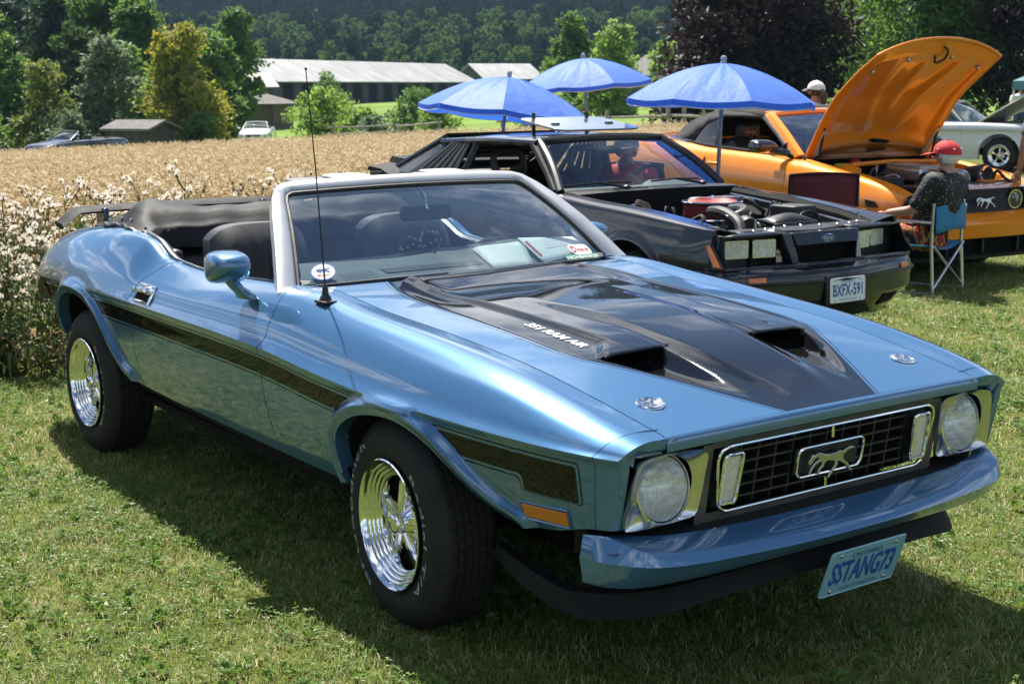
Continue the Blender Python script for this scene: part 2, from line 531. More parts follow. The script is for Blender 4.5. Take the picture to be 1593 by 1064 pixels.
m_g1 = leaf_mat('grass_green', [(.25, (.075, .135, .022)), (.5, (.15, .215, .042)), (.75, (.27, .30, .085))], .9, .5, .5)
m_g2 = leaf_mat('grass_dry', [(.25, (.40, .34, .17)), (.6, (.60, .53, .32)), (.8, (.70, .64, .44))], 1.6, .42, .6)
m_g3 = leaf_mat('clover_leaf', [(.3, (.07, .15, .022)), (.7, (.16, .26, .05))], 2.0, .42, .45)
gm = [m_g1, m_g2, m_g3]
protos = []
for v in range(7):
    mb = MB(); r_ = random.Random(v + 40)
    dry = (v in (2, 5)); 
    for k in range(34):
        a = r_.random() * 6.28; q = r_.random()**.5 * .075
        isdry = r_.random() < (.66 if dry else .26)
        blade(mb, q * math.cos(a), q * math.sin(a), r_.uniform(.014, .042) * (.85 if isdry else 1), r_.uniform(.0018, .0036) * (.8 if isdry else 1), r_.random() * 6.28, r_.uniform(.2, 1.6 if isdry else 1.0), mi=1 if isdry else 0)
    if v in (1, 4, 6):
        for k in range(7):
            a = r_.random() * 6.28; q = r_.random() * .07; cx, cy, cz = q * math.cos(a), q * math.sin(a), r_.uniform(.012, .034)
            for j in range(3):
                t = a + j * 2.09; s_ = r_.uniform(.007, .013)
                mb.add([(cx, cy, cz), (cx + s_ * math.cos(t - .5), cy + s_ * math.sin(t - .5), cz + .003), (cx + s_ * 1.35 * math.cos(t), cy + s_ * 1.35 * math.sin(t), cz + .001), (cx + s_ * math.cos(t + .5), cy + s_ * math.sin(t + .5), cz + .003)], [(0, 1, 2, 3)], 2)
    protos.append(mb.build('grass_clump', gm, recalc=False, flat=True))
def dens_near(x, y):
    return .50 + .42 * np.sin(x * 2.1 + np.sin(y * 1.7) * 1.3) * np.sin(y * 2.6 + x * .8) + .15 * np.sin(x * 7 + y * 5)
mb = patch([(-4.7, -3.0), (2.2, -3.2), (2.6, 2.5), (-4.7, 2.5)], 60, 50, dens=lambda x, y: np.clip(dens_near(x, y), .35, 1) + .0)
scatter('short_grass', mb.build('short_grass', m_soil), protos, 820, .60, 1.2, 1, .25, True)
mb = patch([(-8.5, 2.5), (2.6, 2.5), (2.6, 8), (-3, 14), (-24, 34), (-32, 32), (-13, 16), (-9.3, 7), (-7.2, 3.2)], 90, 90, dens=lambda x, y: np.clip(dens_near(x, y), .45, 1) / (1 + .06 * np.maximum(y - 5, 0)))
scatter('short_grass_far', mb.build('short_grass_far', m_soil), [p for p in protos] if False else [p.copy() for p in protos], 240, .9, 1.6, 5, .25, True)

# low broad leaved weeds among the grass
protos_b = []
for v in range(4):
    mb = MB(); r_ = random.Random(v + 640)
    for k in range(r_.randint(6, 10)):
        a = k * 2.4 + r_.uniform(-.3, .3); L_ = r_.uniform(.014, .030); w = L_ * r_.uniform(.28, .42); d = np.array([math.cos(a), math.sin(a), 0]); sd = np.array([-d[1], d[0], 0]); z1, z2 = r_.uniform(.012, .03), r_.uniform(.004, .03)
        mb.add([d * .004 + [0, 0, .008], d * L_ * .45 + sd * w + [0, 0, z1 + .004], d * L_ + [0, 0, z2], d * L_ * .45 - sd * w + [0, 0, z1 + .004], d * L_ * .5 + [0, 0, z1]], [(0, 1, 4), (1, 2, 4), (2, 3, 4), (3, 0, 4)])
    protos_b.append(mb.build('broadleaf_weed', m_g3, recalc=False, flat=True))
mb = patch([(-4.6, -3.0), (2.2, -3.2), (2.6, 6), (-1, 9), (-4.5, 2.4)], 60, 60, .003, dens=lambda x, y: np.clip(.2 + 1.1 * np.sin(x * 3.1 + 1.2 * np.sin(y * 2.2)) * np.sin(y * 3.7 + x), .06, 1.2))
scatter('lawn_weeds', mb.build('lawn_weeds', m_soil), protos_b, 150, .7, 1.5, 61, .25, True)

# ------------------------------------------------------------------ wheat
m_wh = leaf_mat('ripe_wheat', [(.25, (.47, .375, .215)), (.5, (.64, .53, .335)), (.78, (.77, .67, .48))], .55, .25, .7)
m_wst = leaf_mat('wheat_straw', [(.3, (.32, .23, .09)), (.7, (.46, .35, .15))], 1.0, .25, .7)
protos_w = []
for v in range(5):
    mb = MB(); r_ = random.Random(v + 80)
    for k in range(12):
        a = r_.random() * 6.28; q = r_.random()**.5 * .20; x, y = q * math.cos(a), q * math.sin(a)
        h = r_.uniform(.68, .86); az = r_.random() * 6.28; le = r_.uniform(.02, .10)
        dx, dy = math.cos(az), math.sin(az)
        blade(mb, x, y, h, .006, az, le, mi=1)
        if r_.random() < .5: blade(mb, x, y, h * .7, .012, r_.random() * 6.28, .35, mi=1)
        tip = np.array([x + dx * le * h, y + dy * le * h, h * .98]); d = np.array([dx * .6, dy * .6, r_.uniform(-.2, .7)]); d /= np.linalg.norm(d)
        L_ = r_.uniform(.07, .10); side = np.cross(d, [0, 0, 1.0]); side /= np.linalg.norm(side) + 1e-6; up_ = np.cross(side, d)
        w_ = .009
        c1_, c2_ = tip + d * L_ * .35, tip + d * L_
        mb.add([tip, c1_ + side * w_, c1_ + up_ * w_, c1_ - side * w_, c1_ - up_ * w_, c2_], [(0, 1, 2), (0, 2, 3), (0, 3, 4), (0, 4, 1), (5, 2, 1), (5, 3, 2), (5, 4, 3), (5, 1, 4)], 0)
        for j in range(3):
            e = c2_ + d * .05 + side * r_.uniform(-.03, .03) + up_ * r_.uniform(-.03, .03)
            mb.add([c1_ + side * .002, c1_ - side * .002, e], [(0, 1, 2)], 0)
    protos_w.append(mb.build('wheat_clump', [m_wh, m_wst], recalc=False, flat=True))
WHEAT = [(-7.2, -10), (-7.4, 2.2), (-8.8, 5.0), (-10.6, 8.4), (-14.5, 14.5), (-22, 20.5), (-29, 20.2), (-33, 18.6), (-37, 9.2), (-44, -10)]
mb = patch(WHEAT, 120, 120, .012)
m_wsoil = mat('field_soil', (.20, .145, .065), .95, var=.3, vscale=3)
scatter('wheat_field', mb.build('wheat_field', m_wsoil), protos_w, 17, .85, 1.12, 11, .10)

# ------------------------------------------------------------------ thistles gone to seed, at the field margin
m_th_leaf = leaf_mat('thistle_leaf', [(.3, (.045, .085, .018)), (.55, (.10, .145, .035)), (.8, (.19, .20, .06))], 2.5, .35, .55)
m_th_dry = leaf_mat('thistle_dry_leaf', [(.3, (.17, .12, .05)), (.7, (.33, .25, .12))], 3, .3, .7)
m_fluff = leaf_mat('thistle_down', [(.3, (.62, .55, .44)), (.7, (.82, .78, .70))], 5, .5, .95)
m_th_head = mat('thistle_head', (.20, .115, .05), .85, var=.3, vscale=30)
tm = [m_th_leaf, m_th_dry, m_fluff, m_th_head]
def thistle_mesh(seed, hmul=1.0, fluff=.66):
    mb = MB(); r_ = random.Random(seed)
    H = r_.uniform(.70, .98) * hmul
    def stem(p0, p1, w, mi=0):
        p0, p1 = np.array(p0), np.array(p1); d = p1 - p0; s1 = np.cross(d, [.3, .8, .1]); s1 /= np.linalg.norm(s1) + 1e-9; s2 = np.cross(d, s1); s2 /= np.linalg.norm(s2) + 1e-9
        r0 = [p0 + w * (math.cos(t) * s1 + math.sin(t) * s2) for t in (0, 2.09, 4.19)]; r1 = [p1 + .6 * w * (math.cos(t) * s1 + math.sin(t) * s2) for t in (0, 2.09, 4.19)]
        mb.add(r0 + r1, [(0, 1, 4, 3), (1, 2, 5, 4), (2, 0, 3, 5)], mi)
    lean = np.array([r_.uniform(-.1, .1), r_.uniform(-.1, .1), 0]) * H
    top = np.array([0, 0, H]) + lean
    stem((0, 0, 0), top * .5, .005); stem(top * .5, top, .004)
    def leaf(p, az, L_, w, droop, mi):
        d = np.array([math.cos(az), math.sin(az), 0]); sd = np.array([-d[1], d[0], 0])
        p = np.array(p); m1 = p + d * L_ * .5 + [0, 0, L_ * .25]; e = p + d * L_ + [0, 0, -L_ * droop]
        q = p + d * L_ * .25 + [0, 0, L_ * .15]
        mb.add([p, q + sd * w * .7, m1 + sd * w, e, m1 - sd * w, q - sd * w * .7, m1 - [0, 0, w * .4]], [(0, 1, 6), (1, 2, 6), (2, 3, 6), (3, 4, 6), (4, 5, 6), (5, 0, 6)], mi)
    for k in range(26):
        t = r_.uniform(.05, .86); dry = (r_.random() < .45 and t < .35) or r_.random() < .08
        leaf(top * t, r_.random() * 6.28, r_.uniform(.08, .19) * (1.15 - t * .75), r_.uniform(.010, .024), r_.uniform(0, .6), 1 if dry else 0)
    def head(p, r0):
        p = np.array(p)
        mb.ball(p, (r0 * .75, r0 * .75, r0), 4, 5); nf = 12
        mb.m[-15:] = [3] * 15
        if r_.random() < fluff:
            for j in range(30):
                v = np.array([r_.gauss(0, 1), r_.gauss(0, 1), abs(r_.gauss(.5, .8))]); v /= np.linalg.norm(v)
                s_ = np.cross(v, [r_.random(), r_.random(), r_.random()]); s_ /= np.linalg.norm(s_) + 1e-9
                c = p + v * r0 * r_.uniform(.9, 2.4); w = r0 * r_.uniform(.38, .68)
                u_ = np.cross(v, s_)
                mb.add([c - s_ * w, c + u_ * w * .8, c + s_ * w, c - u_ * w * .8 + v * w * .5], [(0, 1, 2, 3)], 2)
    for k in range(r_.randint(6, 11)):
        t = r_.uniform(.52, .98); az = r_.random() * 6.28; L_ = r_.uniform(.07, .22) * (1.2 - .5 * t)
        p0 = top * t; e = p0 + [math.cos(az) * L_ * .7, math.sin(az) * L_ * .7, L_]
        stem(p0, e, .0028)
        head(e, r_.uniform(.010, .0145))
        if r_.random() < .7:
            e2 = e + [r_.uniform(-.05, .05), r_.uniform(-.05, .05), r_.uniform(.0, .05)]; stem(p0 + (e - p0) * .5, e2, .0022); head(e2, r_.uniform(.008, .012))
    return mb
protos_t = [thistle_mesh(200 + v).build('thistle_plant', tm, recalc=False, flat=True) for v in range(8)]
mb = patch([(-4.75, -9), (-4.75, -.9), (-4.45, -.1), (-4.3, .6), (-4.5, 1.5), (-5.6, 2.6), (-7.5, 2.6), (-7.3, -9)], 50, 60, .006)
scatter('thistle_patch', mb.build('thistle_patch', m_soil), protos_t, 20, .70, 1.10, 21, .16)
# rank green growth under the thistles
protos_u = []
for v in range(4):
    mb = MB(); r_ = random.Random(v + 300)
    for k in range(46):
        a = r_.random() * 6.28; q = r_.random()**.5 * .16
        blade(mb, q * math.cos(a), q * math.sin(a), r_.uniform(.12, .42), r_.uniform(.006, .016), r_.random() * 6.28, r_.uniform(.15, .9), mi=1 if r_.random() < .30 else 0)
    for k in range(30):
        a = r_.random() * 6.28; q = r_.random()**.5 * .2; cx, cy, cz = q * math.cos(a), q * math.sin(a), r_.uniform(.05, .40); az = r_.random() * 6.28; s_ = r_.uniform(.02, .05)
        d = np.array([math.cos(az), math.sin(az), r_.uniform(-.3, .5)]); sd = np.array([-d[1], d[0], r_.uniform(-.4, .4)]); c = np.array([cx, cy, cz])
        mb.add([c, c + d * s_ + sd * s_ * .5, c + d * s_ * 2, c + d * s_ - sd * s_ * .5], [(0, 1, 2, 3)], 0 if r_.random() < .8 else 1)
    protos_u.append(mb.build('weed_clump', [m_th_leaf, m_th_dry], recalc=False, flat=True))
mb = patch([(-4.6, -9), (-4.55, -.9), (-4.25, .1), (-4.2, .6), (-4.4, 1.6), (-5.6, 2.7), (-7.5, 2.7), (-7.3, -9)], 50, 60, .004)
scatter('weed_undergrowth', mb.build('weed_undergrowth', m_soil), protos_u, 22, .6, 1.15, 31, .15)
# single tall thistles that stand above the rest
thist = [thistle_mesh(400 + v, 1.12, .9) for v in range(4)]
tr_ = random.Random(9)
base_t = []
spots = [(-4.75, -1.05), (-4.9, -.55), (-5.0, -.2), (-5.15, -.75), (-5.3, .1), (-5.4, -.45), (-5.0, .45), (-5.6, .7), (-5.9, .2), (-6.2, 1.0), (-5.2, 1.2), (-6.4, .45), (-6.7, 1.4), (-5.8, 1.75), (-6.9, .9), (-5.1, -1.3), (-6.1, -.3), (-6.6, -.1)]
for i, (x, y) in enumerate(spots):
    if i < 4:
        o = thist[i].build('thistle', tm, recalc=False, flat=True); base_t.append(o)
    else:
        o = base_t[i % 4].copy(); C.objects.link(o)
    o.location = (x, y, float(terrain(x, y))); o.rotation_euler = (tr_.uniform(-.08, .08), tr_.uniform(-.08, .08), tr_.random() * 6.28)
    o.scale = (1, 1, tr_.uniform(.92, 1.14))
    tag(o, 'tall thistle with brown heads and white seed down beside the wheat field', 'thistle', 'tall thistles at the field edge')

# ------------------------------------------------------------------ trees
def crown_mesh(seed, lobes, n, size, gap=.35, up=.25, clump=.46, per=22):
    """leaf cards gathered in clumps through the outer part of the lobes"""
    r_ = np.random.default_rng(seed)
    lob = np.array(lobes, float)
    vol = (lob[:, 3] * lob[:, 4] * lob[:, 5])**.67; pick = r_.choice(len(lob), size=max(n // per, 1), p=vol / vol.sum())
    v = r_.normal(size=(len(pick), 3)); v /= np.linalg.norm(v, axis=1, keepdims=True)
    rad = (r_.uniform(.5, 1.02, len(pick)) + .22 * (r_.random(len(pick)) < .16))[:, None]
    cc = lob[pick, :3] + v * rad * lob[pick, 3:6]
    csz = clump * (lob[pick, 3:6].mean(1) * .5 + .4) * r_.uniform(.6, 1.25, len(pick))
    ctr = np.repeat(cc, per, 0); cs = np.repeat(csz, per)[:, None]
    p = ctr + r_.normal(size=ctr.shape) * cs * np.array([.55, .55, .36])
    m = len(p)
    nrm = r_.normal(size=(m, 3)) + np.array([0, 0, up * 2]) + np.repeat(v, per, 0) * .6
    nrm /= np.linalg.norm(nrm, axis=1, keepdims=True)
    t = np.cross(nrm, r_.normal(size=(m, 3))); t /= np.linalg.norm(t, axis=1, keepdims=True)
    bt = np.cross(nrm, t)
    s = (size * r_.uniform(.6, 1.3, m))[:, None]
    V = np.stack([p - t * s, p + bt * s * .45 - nrm * s * .15, p + t * s, p - bt * s * .45 - nrm * s * .15], 1).reshape(-1, 3)
    F = np.arange(m * 4).reshape(-1, 4)
    return V, F
def limbs(mb, seed, H, r0, lobes, base=(0, 0, 0), nl=7):
    r_ = random.Random(seed)
    top = np.array([r_.uniform(-.04, .04) * H, r_.uniform(-.04, .04) * H, H * .72])
    trunk = catmull([(0, 0, -.25), (0, 0, H * .12), tuple(top * .45 + [.02 * H, 0, 0]), tuple(top)], 14)
    mb.tube(trunk, np.interp(np.linspace(0, 1, 14), [0, .1, 1], [r0 * 1.5, r0, r0 * .25]), 9)
    for k in range(nl):
        lo = lobes[k % len(lobes)]
        t = r_.uniform(.30, .85); p0 = trunk[int(t * 13)]
        e = np.array(lo[:3]) + np.array([r_.uniform(-.3, .3) * lo[3], r_.uniform(-.3, .3) * lo[4], r_.uniform(-.1, .4) * lo[5]])
        mid_ = (p0 + e) / 2 + [0, 0, .08 * H]
        mb.tube(catmull([p0, mid_, e], 8), np.linspace(r0 * .4, r0 * .07, 8), 6)
m_bark = mat('bark', (.10, .078, .055), .9, var=.35, vscale=4, bump=.7, bscale=9, stretch=(6, 6, 1))
def tree(label, loc, H, lobes, leaf_m, n, size, seed, group=None, r0=None, name='tree', cat='tree', clump=.46, trunk=True, per=22, up=.25):
    z = float(terrain(loc[0], loc[1])) if len(loc) == 2 else loc[2]
    t = thing(name, label, cat, (loc[0], loc[1], z), 0, group)
    if trunk:
        mb = MB(); limbs(mb, seed, H, r0 or H * .022, lobes); mb.build('trunk', m_bark, t)
    V, F = crown_mesh(seed, lobes, n, size, clump=clump, per=per, up=up)
    mb = MB(); mb.v = [V]; mb.f = [tuple(f) for f in F.tolist()]; mb.m = [0] * len(F); mb.n = len(V)
    mb.build('crown', leaf_m, t, recalc=False, flat=True)
    return t
def round_lobes(seed, H, W, base=.25, n=11, taper=.75):
    r_ = random.Random(seed); out = []; W = W * 1.22; n = int(n * 1.4)
    for k in range(n):
        t = (k + .5) / n; z = H * (base + (1 - base) * (t * .92)); env = W * math.sin(PI * (.18 + .80 * t))**.8 * (1 - (1 - taper) * t)
        a = r_.random() * 6.28; q = env * r_.uniform(.25, .62); s = W * r_.uniform(.34, .52) * (1 - .35 * t)
        out.append((q * math.cos(a), q * math.sin(a), min(z, H - s * .7), s, s, s * .75))
    return out
def cone_lobes(H, W, n=13):
    out = []
    for k in range(n):
        t = k / (n - 1); w = W * (1 - t)**.85 + .06 * W
        out.append((.1 * W * math.sin(k * 2.4), .1 * W * math.cos(k * 2.4), H * (.06 + .92 * t), w, w, H * .055 + .1))
    return out
L_dark = leaf_mat('dark_foliage', [(.3, (0.021, 0.045, 0.012)), (.55, (0.045, 0.087, 0.021)), (.8, (0.083, 0.135, 0.033))], .5, 0.45)
L_mid = leaf_mat('mid_green_foliage', [(.3, (0.049, 0.108, 0.021)), (.55, (0.096, 0.184, 0.035)), (.8, (0.166, 0.263, 0.060))], .5, 0.5)
L_bright = leaf_mat('bright_green_foliage', [(.3, (0.109, 0.202, 0.031)), (.55, (0.202, 0.310, 0.054)), (.8, (0.310, 0.403, 0.093))], .7, 0.5)
L_yel = leaf_mat('yellow_green_foliage', [(.25, (.115, .16, .022)), (.5, (.235, .245, .032)), (.8, (.40, .29, .045))], .35, 0.5)
L_oran = leaf_mat('rusty_foliage', [(.25, (.085, .125, .024)), (.5, (.15, .185, .034)), (.8, (.27, .19, .042))], .4, 0.45)
L_grey = leaf_mat('grey_green_foliage', [(.3, (0.083, 0.120, 0.057)), (.6, (0.150, 0.203, 0.105)), (.8, (0.240, 0.285, 0.165))], .6, 0.45)
L_purp = leaf_mat('purple_foliage', [(.25, (.010, .007, .007)), (.5, (.022, .012, .011)), (.8, (.050, .022, .016))], .6)
L_con = leaf_mat('conifer_foliage', [(.3, (0.015, 0.033, 0.012)), (.6, (0.033, 0.063, 0.021)), (.85, (0.054, 0.090, 0.030))], .6, 0.35)

fwd2 = np.array([math.cos(yaw), math.sin(yaw)]); rgt2 = np.array([math.sin(yaw), -math.cos(yaw)])
def site(lat, dep):
    """a spot on the ground, given in metres to the right of and beyond the camera position"""
    p = np.array([CAM.x, CAM.y]) + fwd2 * dep + rgt2 * lat
    return float(p[0]), float(p[1])
# (lateral, distance, height, width, kind) of the trees left of the barns
gl = 'trees left of the barns'
tree('tall dark spruce at the far left of the tree group', site(-36, 100), 13.5, cone_lobes(13.5, 3.4), L_con, 9000, .30, 1, gl, name='spruce_tree', per=20)
tree('second dark spruce behind the rusty leaved tree', site(-32.3, 104), 14.5, cone_lobes(14.5, 3.2), L_con, 9000, .30, 2, gl, name='spruce_tree', per=20)
tree('broad dark green maple rising highest in the tree group', site(-28.0, 102), 12.5, round_lobes(3, 12.5, 4.0, .15), L_mid, 11000, .27, 3, gl, name='maple_tree')
tree('dark leafy maple right of the tallest maple', site(-24.8, 98), 10.5, round_lobes(4, 10.5, 3.2, .12), L_mid, 9000, .26, 4, gl, name='maple_tree')
tree('rusty orange leaved tree at the left above the dark convertible', site(-26.6, 82), 5.7, round_lobes(5, 5.7, 1.8, .1), L_oran, 5200, .17, 5, gl, name='small_tree')
tree('grey green willow between the rusty tree and the yellow tree', site(-22.2, 80), 6.8, round_lobes(6, 6.8, 2.0, .08), L_grey, 7000, .17, 6, gl, name='willow_tree', up=.5)
tree('yellow green maple with ochre top, left of the white roofed barn', site(-17.6, 78), 6.9, round_lobes(7, 6.9, 2.45, .06, 14, .62), L_yel, 13000, .17, 7, gl, name='maple_tree')
tree('bright green young tree behind the small grey shed', site(-20.2, 83), 4.8, round_lobes(8, 4.8, 1.9, .05), L_bright, 5200, .17, 8, gl, name='small_tree')
tree('dark green tree behind the yellow green maple', site(-19.6, 104), 9.4, round_lobes(9, 9.4, 2.7, .12), L_mid, 7000, .25, 9, gl, name='maple_tree')
tree('light green tree between the grey willow and the yellow maple', site(-21.0, 92), 7.2, round_lobes(10, 7.2, 1.9, .1), L_bright, 6000, .2, 10, gl, name='small_tree')
for i, (la, de, H, W, M_, lb) in enumerate([
        (-39.5, 112, 14.0, 4.6, L_dark, 'large dark tree at the far left edge behind the spruces'),
        (-30.5, 116, 12.6, 4.6, L_mid, 'large green tree filling the gap behind the grey willow'),
        (-33.0, 90, 8.8, 3.2, L_mid, 'bushy green tree at the far left edge behind the rusty tree'),
        (-27.5, 92, 8.0, 2.8, L_dark, 'dark bushy tree between the rusty tree and the grey willow'),
        (-23.6, 88, 6.6, 2.4, L_mid, 'green tree filling the gap left of the yellow green maple'),
        (-18.6, 90, 7.2, 2.4, L_mid, 'green tree close behind the yellow green maple'),
        (-29.8, 80, 4.2, 2.0, L_mid, 'green shrubby tree below the rusty leaved tree')]):
    tree(lb, site(la, de), H, round_lobes(140 + i, H, W, .04, 13, .85), M_, int(5200 * W / 2.4), .10 + .0017 * de, 140 + i, gl, name='maple_tree', r0=.16)
gs = 'shrubs along the far field edge'
for i, (la, de, H, W, M_, lb) in enumerate([
        (-28.6, 76, 2.0, 1.9, L_grey, 'low grey green bush at the far left field edge'),
        (-25.0, 79, 2.4, 1.8, L_dark, 'dark bush behind the dark convertible'),
        (-23.6, 77, 2.4, 1.5, L_grey, 'pale bush right of the dark convertible'),
        (-16.4, 76, 2.2, 1.2, L_mid, 'dark shrub at the foot of the yellow green maple'),
        (-10.9, 82, 3.2, 2.3, L_bright, 'large bright yellow green bush right of the white car'),
        (-8.4, 80, 1.9, 1.3, L_bright, 'smaller bright bush beside the largest bright bush'),
        (-6.2, 96, 3.1, 2.2, L_mid, 'green bush in front of the long barn'),
        (-4.2, 84, 1.9, 1.5, L_bright, 'light bush left of the left blue umbrella'),
        (-16.0, 126, 4.6, 2.2, L_mid, 'ivy like bush at the corner of the low white roofed barn'),
        (-7.2, 76, 1.4, 1.2, L_grey, 'low weedy bush in front of the rail fence'),
        (2.0, 70, 1.8, 2.0, L_mid, 'low bush behind the middle blue umbrella')]):
    tree(lb, site(la, de), H, round_lobes(30 + i, H, W, .02, 9, .8), M_, int(3800 * max(W / 1.8, .8)), .14, 30 + i, gs, name='bush', cat='bush', trunk=False)
# centre and right
tree('dark green tree left of the willow, above the middle umbrella', site(5.2, 118), 8.6, round_lobes(50, 8.6, 2.5, .1), L_mid, 8000, .24, 50, 'trees above the umbrellas', name='maple_tree')
tree('light green willow rising behind the middle blue umbrella', site(8.2, 112), 7.6, round_lobes(51, 7.6, 2.7, .05), L_bright, 10000, .2, 51, 'trees above the umbrellas', name='willow_tree', up=.6)
tree('small pale green tree between the willow and the purple maple', site(13.2, 120), 6.0, round_lobes(52, 6.0, 2.0, .1), L_bright, 5000, .22, 52, 'trees above the umbrellas', name='small_tree')
tree('wide dark purple maple behind the right blue umbrella', site(8.9, 52), 9.2, round_lobes(53, 9.2, 3.7, .06, 18, .9), L_purp, 22000, .15, 53, 'large trees on the right', name='maple_tree')
tree('broad dark green maple behind the raised orange hood', site(16.2, 57), 10.5, round_lobes(54, 10.5, 4.4, .10, 18, .9), L_mid, 22000, .16, 54, 'large trees on the right', name='maple_tree')
tree('purple maple at the right end above the teal canopy', site(20.3, 53), 10.0, round_lobes(55, 10.0, 3.4, .14, 14, .9), L_purp, 15000, .16, 55, 'large trees on the right', name='maple_tree')
tree('dark evergreen in the gap between the two purple maples', site(13.0, 66), 11.5, cone_lobes(11.5, 3.2), L_con, 9000, .24, 56, 'large trees on the right', name='spruce_tree')
tree('dark leafy tree at the far right behind the canopy', site(25.5, 62), 11, round_lobes(57, 11, 4.2, .1, 14, .9), L_dark, 12000, .2, 57, 'large trees on the right', name='maple_tree')
for i, (la, de, H, W, M_, lb) in enumerate([(9.6, 40, 1.5, 2.0, L_bright, 'low bright hedge plant behind the woman in the white cap'), (7.6, 41, 1.2, 1.6, L_mid, 'green hedge plant left of the woman in the white cap'), (12.0, 42, 1.6, 1.9, L_mid, 'green hedge plant behind the raised orange hood')]):
    tree(lb, site(la, de), H, round_lobes(60 + i, H, W, .0, 9, .9), M_, 4500, .09, 60 + i, 'hedge plants by the rail fence', name='bush', cat='bush', trunk=False)

# ------------------------------------------------------------------ wooded escarpment
def hill_z(dep, lat):
    t = sstep(300, 900, dep)
    base = 1.0 + 14 * sstep(290, 430, dep) + 135 * sstep(430, 900, dep)**1.05
    return base + 5 * np.sin(lat / 70.0) * t + 3 * np.sin(lat / 31. + dep / 50.) * t
dd = np.concatenate([np.linspace(285, 900, 50), [950, 1100, 1400]]); ll = np.linspace(-900, 900, 90)
Dg, Lg = np.meshgrid(dd, ll, indexing='ij')
m_hill = mat('forest_floor', (.012, .020, .010), .95, var=.3, vscale=.05)
mb = MB(); mb.grid(np.stack([CAM.x + fwd2[0] * Dg + rgt2[0] * Lg, CAM.y + fwd2[1] * Dg + rgt2[1] * Lg, hill_z(Dg, Lg) - 2.0 * (Dg < 290)], -1), flip=True)
stuff(mb.build('hills', m_hill, angle=180), 'structure')
def hill_patch(d0, d1, nd):
    d_ = np.linspace(d0, d1, nd); l_ = np.linspace(-1, 1, 60)
    D2, U2 = np.meshgrid(d_, l_, indexing='ij'); L2 = U2 * (D2 * .42 + 20)
    mb = MB(); mb.grid(np.stack([CAM.x + fwd2[0] * D2 + rgt2[0] * L2, CAM.y + fwd2[1] * D2 + rgt2[1] * L2, hill_z(D2, L2) + .05], -1), flip=True)
    return mb
def wood_proto(seed, H, lobes, m, n, size, name):
    V, F = crown_mesh(seed, lobes, n, size, clump=.42, per=18)
    mb = MB(); mb.v = [V]; mb.f = [tuple(f) for f in F.tolist()]; mb.m = [0] * len(F); mb.n = len(V)
    return mb.build(name, m, recalc=False, flat=True)
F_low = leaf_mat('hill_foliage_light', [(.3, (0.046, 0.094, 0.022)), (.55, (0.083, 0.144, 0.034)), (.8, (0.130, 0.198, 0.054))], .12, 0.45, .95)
F_up = leaf_mat('hill_foliage_cloud_shaded', [(.3, (0.007, 0.016, 0.008)), (.55, (0.013, 0.026, 0.011)), (.8, (0.021, 0.037, 0.016))], .12, 0.4, .95)  # dark leaf colour carries the cloud shade lying on the upper slope
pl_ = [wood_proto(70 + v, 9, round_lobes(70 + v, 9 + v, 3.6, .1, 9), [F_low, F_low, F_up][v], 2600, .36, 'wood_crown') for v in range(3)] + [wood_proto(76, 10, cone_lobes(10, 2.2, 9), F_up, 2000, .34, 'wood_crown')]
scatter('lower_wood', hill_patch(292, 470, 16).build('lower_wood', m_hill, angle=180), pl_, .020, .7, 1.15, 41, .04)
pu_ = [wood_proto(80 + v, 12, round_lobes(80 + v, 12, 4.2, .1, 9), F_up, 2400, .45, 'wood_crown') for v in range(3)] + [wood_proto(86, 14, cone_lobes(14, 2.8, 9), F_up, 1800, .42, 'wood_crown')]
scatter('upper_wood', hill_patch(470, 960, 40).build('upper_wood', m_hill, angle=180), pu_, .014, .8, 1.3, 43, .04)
# pale rock faces showing through
m_rock = mat('pale_rock', (.30, .29, .28), .9, var=.35, vscale=.3, bump=.5, bscale=1.0)
for i, (la, de, w, h) in enumerate([(-118, 640, 9, 12), (-52, 650, 14, 10), (-66, 655, 8, 8), (-36, 648, 10, 10), (34, 655, 16, 11), (48, 660, 10, 9), (-18, 640, 12, 7), (60, 650, 9, 12)]):
    r_ = np.random.default_rng(900 + i); x, y = site(la, de); z = float(hill_z(np.array(de), np.array(la)))
    mb = MB(); mb.ball((0, 0, 0), 1, 9, 12); V = mb.v[0]; V *= np.array([w / 2, w / 2, h / 2]) * (1 + r_.normal(size=(len(V), 1)) * .13)
    o = mb.build('rock_face', m_rock, angle=25); o.location = (x, y, z + 12); o.rotation_euler = (0, 0, i)
    tag(o, 'pale rock outcrop on the wooded hillside, ' + ['far left behind the tall trees', 'left, above the long barn roof', 'the smaller of two above the barn roof', 'above the middle of the long barn', 'right of centre, left of the purple maple', 'close left of the purple maple', 'above the right end of the long barn', 'behind the top of the purple maple'][i], 'rock', 'rock outcrops on the hillside')

# a tree line behind the photographer's left, which the car's flank mirrors
spots2 = [(-9.0, -26, 12, 4.2), (-16, -30, 14, 4.5), (-3, -30, 11, 4.0), (4, -34, 13, 4.6)]
mb = MB()
for i, (x, y, H, W) in enumerate(spots2):
    V, F = crown_mesh(95 + i, [(a + x, b_ + y, c, d_, e, f) for a, b_, c, d_, e, f in round_lobes(95 + i, H, W, .05, 12)], 3500, .45, per=20)
    mb.add(V, F.tolist())
stuff(mb.build('distant_wood', L_dark, recalc=False, flat=True))

